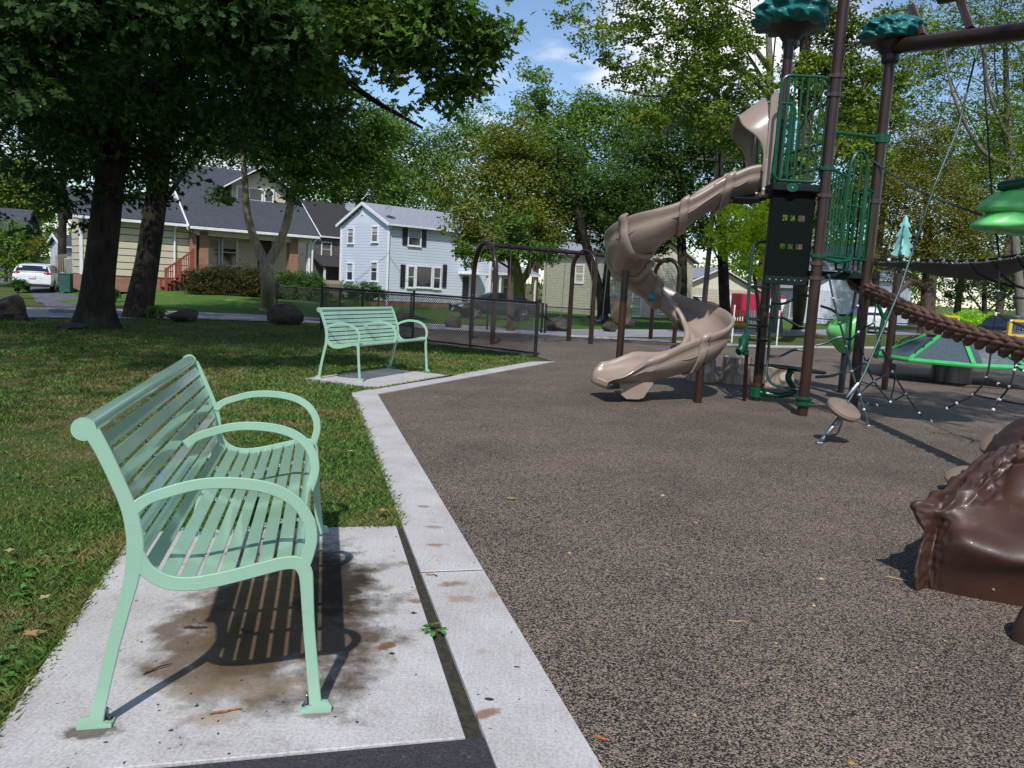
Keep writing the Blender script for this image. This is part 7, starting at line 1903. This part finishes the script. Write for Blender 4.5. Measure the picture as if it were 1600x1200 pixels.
# yellow green street maple
B = P(812, 488, 50)
tree('street_maple', (B.x, B.y, TZ(B.x,B.y)), [(B.x, B.y, -.9, .42)]+TR([(812,470,50,.36),(810,440,50,.34),(806,420,50,.33),(800,380,50,.25),(796,320,50,.18),(796,240,50,.1)]),
     [lobe(*k) for k in [(800,215,48,44),(770,250,48,50),(835,250,48,52),(730,295,48,46),(795,300,47,70),(865,305,48,50),(720,345,47,38),(770,350,46.5,56),(835,350,46.5,60),(890,340,48,42),(735,375,47,26),(800,385,46.5,40),(860,380,47,36),(905,370,48,22)]], 30000, .19, 'yellow green street maple with a mossy leaning trunk behind the dark sedan', ML_YG, MB_MOSS, 'd', 12, seed=7, clump=.26,
     extra=[TR([(808,440,50,.3),(822,430,50,.22),(832,400,50,.15),(845,350,50,.08)])])
B = G(797, 517)
tree('young_tree', (B.x, B.y, B.z), [(B.x, B.y, B.z-.1, .22), (B.x, B.y, B.z+.25, .15)]+TR([(797,470,B.y,.135),(798,420,B.y,.12),(798,360,B.y,.09)]), [lobe(*k) for k in [(800,385,B.y,36,1,.6),(760,395,B.y,28,1,.5),(840,392,B.y,30,1,.5),(800,350,B.y,30,1,.7),(722,392,B.y+1,14,1,.8),(735,410,B.y+1,10,1,.8)]], 6500, .14, 'slim dark trunked tree standing between the swing arches', ML_OAKB, MB_BRN, 'd', 6, seed=8)
# leaning twin trunks right of the swings
B = P(944, 490, 46)
tree('leaning_tree', (B.x, B.y, TZ(B.x,B.y)), [(B.x, B.y, -.8, .38)]+TR([(940,470,46,.28),(930,430,46,.26),(918,390,46,.25),(908,350,46,.22),(900,300,46,.15)]), [lobe(*k) for k in [(900,300,47,50),(940,330,48,50),(960,290,48,50),(880,260,48,45),(985,330,48,40),(940,380,48,30)]], 13000, .2, 'dark leaning trunk beside the second swing arch with deep green crown', ML_DK, MB_OAK, 'd', 8, seed=9,
     extra=[TR([(948,490,46,.24),(947,450,46,.22),(950,410,46,.2),(955,350,46,.12)])])
# dark dense tree behind the slide
B = P(1066, 470, 52)
tree('dense_tree', (B.x, B.y, TZ(B.x,B.y)), [(B.x, B.y, -.8, .4)]+TR([(1066,430,52,.32),(1064,350,52,.28),(1060,250,52,.15)]), [lobe(*k) for k in [(1040,270,52,62),(1090,300,52,52),(990,300,52,46),(1060,210,52,56),(1110,240,52,50),(1000,240,52,50),(1050,350,52,50),(1100,360,52,40),(1010,370,52,40),(1120,190,52,44)]], 26000, .21, 'dense dark green tree filling the space behind the slide and the tower', ML_DK, MB_OAK, 'd', 8, seed=10)
# thick dark trunk
B = G(1133, 513)
tree('park_tree', (B.x, B.y, B.z), [(B.x, B.y, B.z-.1, .5), (B.x, B.y, B.z+.3, .37)]+TR([(1132,470,B.y,.33),(1130,420,B.y,.32),(1126,300,B.y,.26),(1120,150,B.y,.2),(1118,40,B.y,.12)]), [lobe(*k) for k in [(1090,120,36,50),(1150,150,36,50),(1110,60,36,60),(1060,170,36,40),(1160,220,36,40),(1110,200,36,40),(1090,-60,36,90)]], 14000, .17, 'thick dark trunk right of the slide turn under loose foliage', ML_MID, MB_OAK, 'd', 9, seed=11, clump=.2)
# chartreuse tree
B = G(1186, 520); yB = B.y
tree('chartreuse_tree', (B.x, B.y, B.z), [(B.x, B.y, B.z-.1, .14)]+TR([(1184,470,yB,.10),(1176,420,yB,.08),(1165,360,yB,.05)]), [lobe(*k) for k in [(1150,350,yB,36),(1125,385,yB,22),(1175,380,yB,34),(1195,340,yB,34),(1215,390,yB,32),(1165,415,yB,26),(1240,370,yB,30),(1110,360,yB,14),(1190,430,yB,20),(1140,330,yB,26),(1160,380,yB,34)]], 15000, .15, 'bright chartreuse young tree glowing behind the dark perforated panel', ML_CH, MB_BRN, 'd', 7, seed=12, clump=.24)
# tall open crowned trees above the tower
B = G(1214, 520)
tree('tall_tree', (B.x, B.y, B.z), [(B.x, B.y, B.z-.1, .36)]+TR([(1213,480,B.y,.27),(1211,430,B.y,.27),(1208,300,B.y,.24),(1204,140,B.y,.2),(1200,30,B.y,.16),(1196,-120,B.y,.1)]), [lobe(*k) for k in [(930,60,33,50),(985,30,34,50),(1050,50,34,55),(1010,110,34,45),(1075,140,34,45),(960,110,34,30),(1150,60,34,50),(1180,130,34,44),(1100,0,34,70),(890,20,33,26),(1000,-90,34,120),(1180,-120,34,120),(1120,190,34,40),(1010,180,34,34),(1130,100,34,50)]], 34000, .15, 'tall pale grey trunked tree whose open branches reach left over the slide', ML_OPEN, MB_GREY, 'd', 12, seed=13, clump=.16, per=26,
     extra=[TR([(1205,150,36,.14),(1150,105,35.5,.11),(1090,120,35,.09),(1030,150,34.5,.06),(960,140,34,.03)]), TR([(1204,110,36,.12),(1160,60,35,.1),(1080,45,34.5,.06),(980,60,34,.03),(890,40,33.5,.012)]), TR([(1100,130,35,.07),(1060,190,35,.05),(1000,230,35,.02)])])
B = G(1246, 515)
tree('tall_tree', (B.x, B.y, B.z), [(B.x, B.y, B.z-.1, .42), (B.x, B.y, B.z+.3, .34)]+TR([(1250,460,36,.32),(1253,380,36,.30),(1256,200,36,.27),(1258,60,36,.22),(1262,-80,36,.14)]), [lobe(*k) for k in [(1300,110,36,50),(1350,170,36,45),(1290,230,36,50),(1330,50,36,55),(1240,260,36,40),(1310,300,37,40),(1280,30,36,50),(1360,240,36,40),(1300,-120,36,140),(1220,180,36,40),(1390,120,36,45),(1400,40,36,50),(1330,130,36,50),(1250,120,36,50)]], 40000, .16, 'tall brown trunked tree rising between the tower posts', ML_OPEN, MB_BRN, 'd', 10, seed=14, clump=.18, per=28,
     extra=[TR([(1257,160,36,.16),(1290,120,36,.13),(1310,50,36,.09),(1325,-40,36,.05)]), TR([(1257,200,36,.12),(1320,80,35.5,.09),(1400,60,35,.05)])])
# golden tree
B = G(1446, 522)
tree('golden_tree', (B.x, B.y, B.z), [(B.x, B.y, B.z-.1, .75), (B.x, B.y, B.z+.3, .55)]+TR([(1450,470,B.y,.5),(1452,430,B.y,.46),(1450,370,B.y,.3),(1445,280,B.y,.16)]), [lobe(u, v, y*B.y/32, r) for (u,v,y,r) in [(1440,225,32,52),(1395,280,31.5,50),(1480,285,32,50),(1440,310,31,60),(1400,350,31.5,48),(1490,355,31.5,50),(1530,330,32,40),(1375,400,32,36),(1440,385,31.5,50),(1520,390,32,40),(1420,430,32,30)]], 34000, .17, 'golden leaved broad tree with thick trunk behind the belt bridge', ML_GOLD, MB_BRN, 'd', 10, seed=15, clump=.26,
     extra=[TR([(1450,450,B.y,.3),(1425,440,B.y-1,.22),(1400,460,B.y-2,.14)])])
# open trees at the right edge
B = G(1600, 530)
tree('open_tree', (B.x, B.y, B.z), [(B.x, B.y, B.z-.1, .4)]+TR([(1590,420,B.y,.3),(1580,300,B.y,.26),(1575,200,B.y,.22),(1570,60,B.y,.15)]), [lobe(u, v, B.y, r) for (u,v,r) in [(1480,100,55),(1540,170,50),(1590,90,60),(1450,160,40),(1560,250,50),(1500,40,60),(1440,60,50),(1600,210,50),(1560,-100,140),(1500,200,50),(1420,110,45),(1580,30,60),(1520,290,50),(1470,210,50),(1600,130,50)]], 52000, .17, 'open crowned tree at the right edge with grey limbs against the sky', ML_OPEN, MB_GREY, 'd', 14, seed=16, clump=.17, per=28,
     extra=[TR([(1578,260,B.y,.18),(1530,230,B.y-1,.13),(1490,150,B.y-2,.09),(1470,50,B.y-2,.05)]), TR([(1580,280,B.y,.14),(1620,200,B.y,.1),(1660,100,B.y,.06)]), TR([(1575,220,B.y,.14),(1545,140,B.y-1,.1),(1535,20,B.y-1,.06)])])
B = G(1538, 522)
tree('shade_tree', (B.x, B.y, B.z), [(B.x, B.y, B.z-.1, .24)]+TR([(1538,490,B.y,.2),(1538,440,B.y,.17)]), [lobe(u, v, B.y, r) for (u,v,r) in [(1500,445,36),(1560,440,40),(1600,430,45),(1530,410,40),(1640,400,60),(1590,470,24),(1480,460,20)]], 12000, .17, 'low dark evergreen looking tree above the bright hedge', ML_DK, MB_OAK, 'd', 6, seed=17)
# hedges and shrubs
def hedge(name, lobes, n, size, label, mat, seed, cat='hedge', inner=M_SOIL):
    c = lobes[0][0]; root = E(name, (c[0], c[1], TZ(c[0], c[1])), label, cat); b = MB()
    for (ct, r, w_) in lobes:
        b.tube([(ct[0], ct[1], TZ(ct[0],ct[1])-.1), (ct[0], ct[1], ct[2]), (ct[0]+r[0]*.3, ct[1], ct[2]+r[2]*.5)], [.06,.04,.01], 6)
    b.build('stems', MB_BRN, root, True)['kind'] = 'stuff'
    make_leaves('foliage', lobes, n, size, mat, root, kind_seed=seed, fill=.34, clump=.30, droop=0.0); return root
hedge('clipped_hedge', [lobe(u, v, 36, r, .9, .72) for (u,v,r) in [(315,432,20),(335,430,22),(358,432,24),(380,434,24),(402,436,24),(345,445,22),(390,450,22),(310,450,20),(330,452,22),(365,452,24),(408,452,22)]], 30000, .085, 'long clipped hedge with rusty tips in front of the bungalow porch', ML_HEDGER, 41)
hedge('clipped_hedge', [lobe(u, v, 37, r, .9, .8) for (u,v,r) in [(438,442,20),(460,440,24),(482,444,24),(498,450,18),(450,456,20),(435,458,18),(475,460,22),(497,462,18)]], 22000, .085, 'rounded clipped hedge right of the pale forked trunk', ML_HEDGE, 42)
hedge('garden_shrub', [lobe(u, v, 50, r) for (u,v,r) in [(545,455,16),(575,455,18),(592,458,14),(560,468,16)]], 5000, .12, 'dark garden shrubs along the foundation of the pale blue house', ML_HEDGE, 43, 'shrub')
hedge('flower_bed', [lobe(u, v, 46, r, 1, .6) for (u,v,r) in [(515,470,16),(540,478,16),(570,480,15),(500,478,12)]], 4200, .12, 'loose light green border plants behind the left end of the fence', ML_MID, 44, 'plants')
hedge('roadside_shrub', [lobe(u, v, 52, r, 1, .6) for (u,v,r) in [(660,488,14),(690,490,16),(640,490,12)]], 2500, .13, 'low green planting left of the sedan behind the fence', ML_YG, 45, 'plants')
hedge('bright_hedge', [lobe(u, v, 50, r, 1, .8) for (u,v,r) in [(1490,500,16),(1515,500,18),(1545,502,18),(1570,505,14),(1470,502,12)]], 6000, .13, 'bright yellow green hedge beyond the small yellow barrier', ML_BRIGHT, 46)
hedge('trunk_shrub', [lobe(770/3.2, 486, 20.5, 9), lobe(252, 490, 20.3, 6)], 900, .06, 'small leafy shoots at the foot of the second oak', ML_MID, 47, 'plant')
hedge('wing_shrub', [lobe(180, 460, 34, 9), lobe(172, 464, 34, 7)], 1200, .08, 'little dark shrub in the lawn before the bungalow foundation', ML_DK, 48, 'shrub')
hedge('porch_shrub', [lobe(1310, 508, 60, 8), lobe(1298, 505, 60, 6)], 900, .14, 'small green shrubs before the small white house porch', ML_MID, 49, 'shrub')
# big tree standing right of the playground; its crown spreads over the playground, above the picture
tree('shade_tree', (12.5, 1.0, 0), [(12.5,1.0,-.1,.5),(12.4,1.2,2,.38),(12.2,1.5,5,.33),(11.8,2,8,.25),(11.5,2.5,11,.14)], [((4.3,2.3,9.6),(1.3,1.1,.9),1), ((9.5,3.2,9.2),(3.0,2.2,1.5),1), ((6.6,3.4,9.6),(2.2,1.6,1.2),1), ((12,4,10.5),(3.2,2.6,1.8),1), ((14.5,3.5,9.5),(3,2.5,1.7),1), ((10.5,6.2,11.0),(2.6,1.8,1.3),1), ((7.8,7.0,11.8),(2.4,1.6,1.2),1)], 15000, .2, 'broad shade tree standing beside the playground to the right of the tower', ML_OAKB, MB_OAK, 'd', 6, seed=18)
# distant wood that closes the view
rngw = random.Random(3); wl_ = []
for i in range(46):
    x = -120+i*5.6; y = 108+rngw.random()*26; hh = 8+rngw.random()*7
    wl_.append(((x, y, TZ(x,y)+hh*.45), (5.5, 4, hh*.6), 1))
o = make_leaves('distant_wood', wl_, 46000, .62, ML_MID, None, kind_seed=60, per=40); tag(o, 'far off belt of green trees closing the view behind the houses', 'wood', kind='stuff')
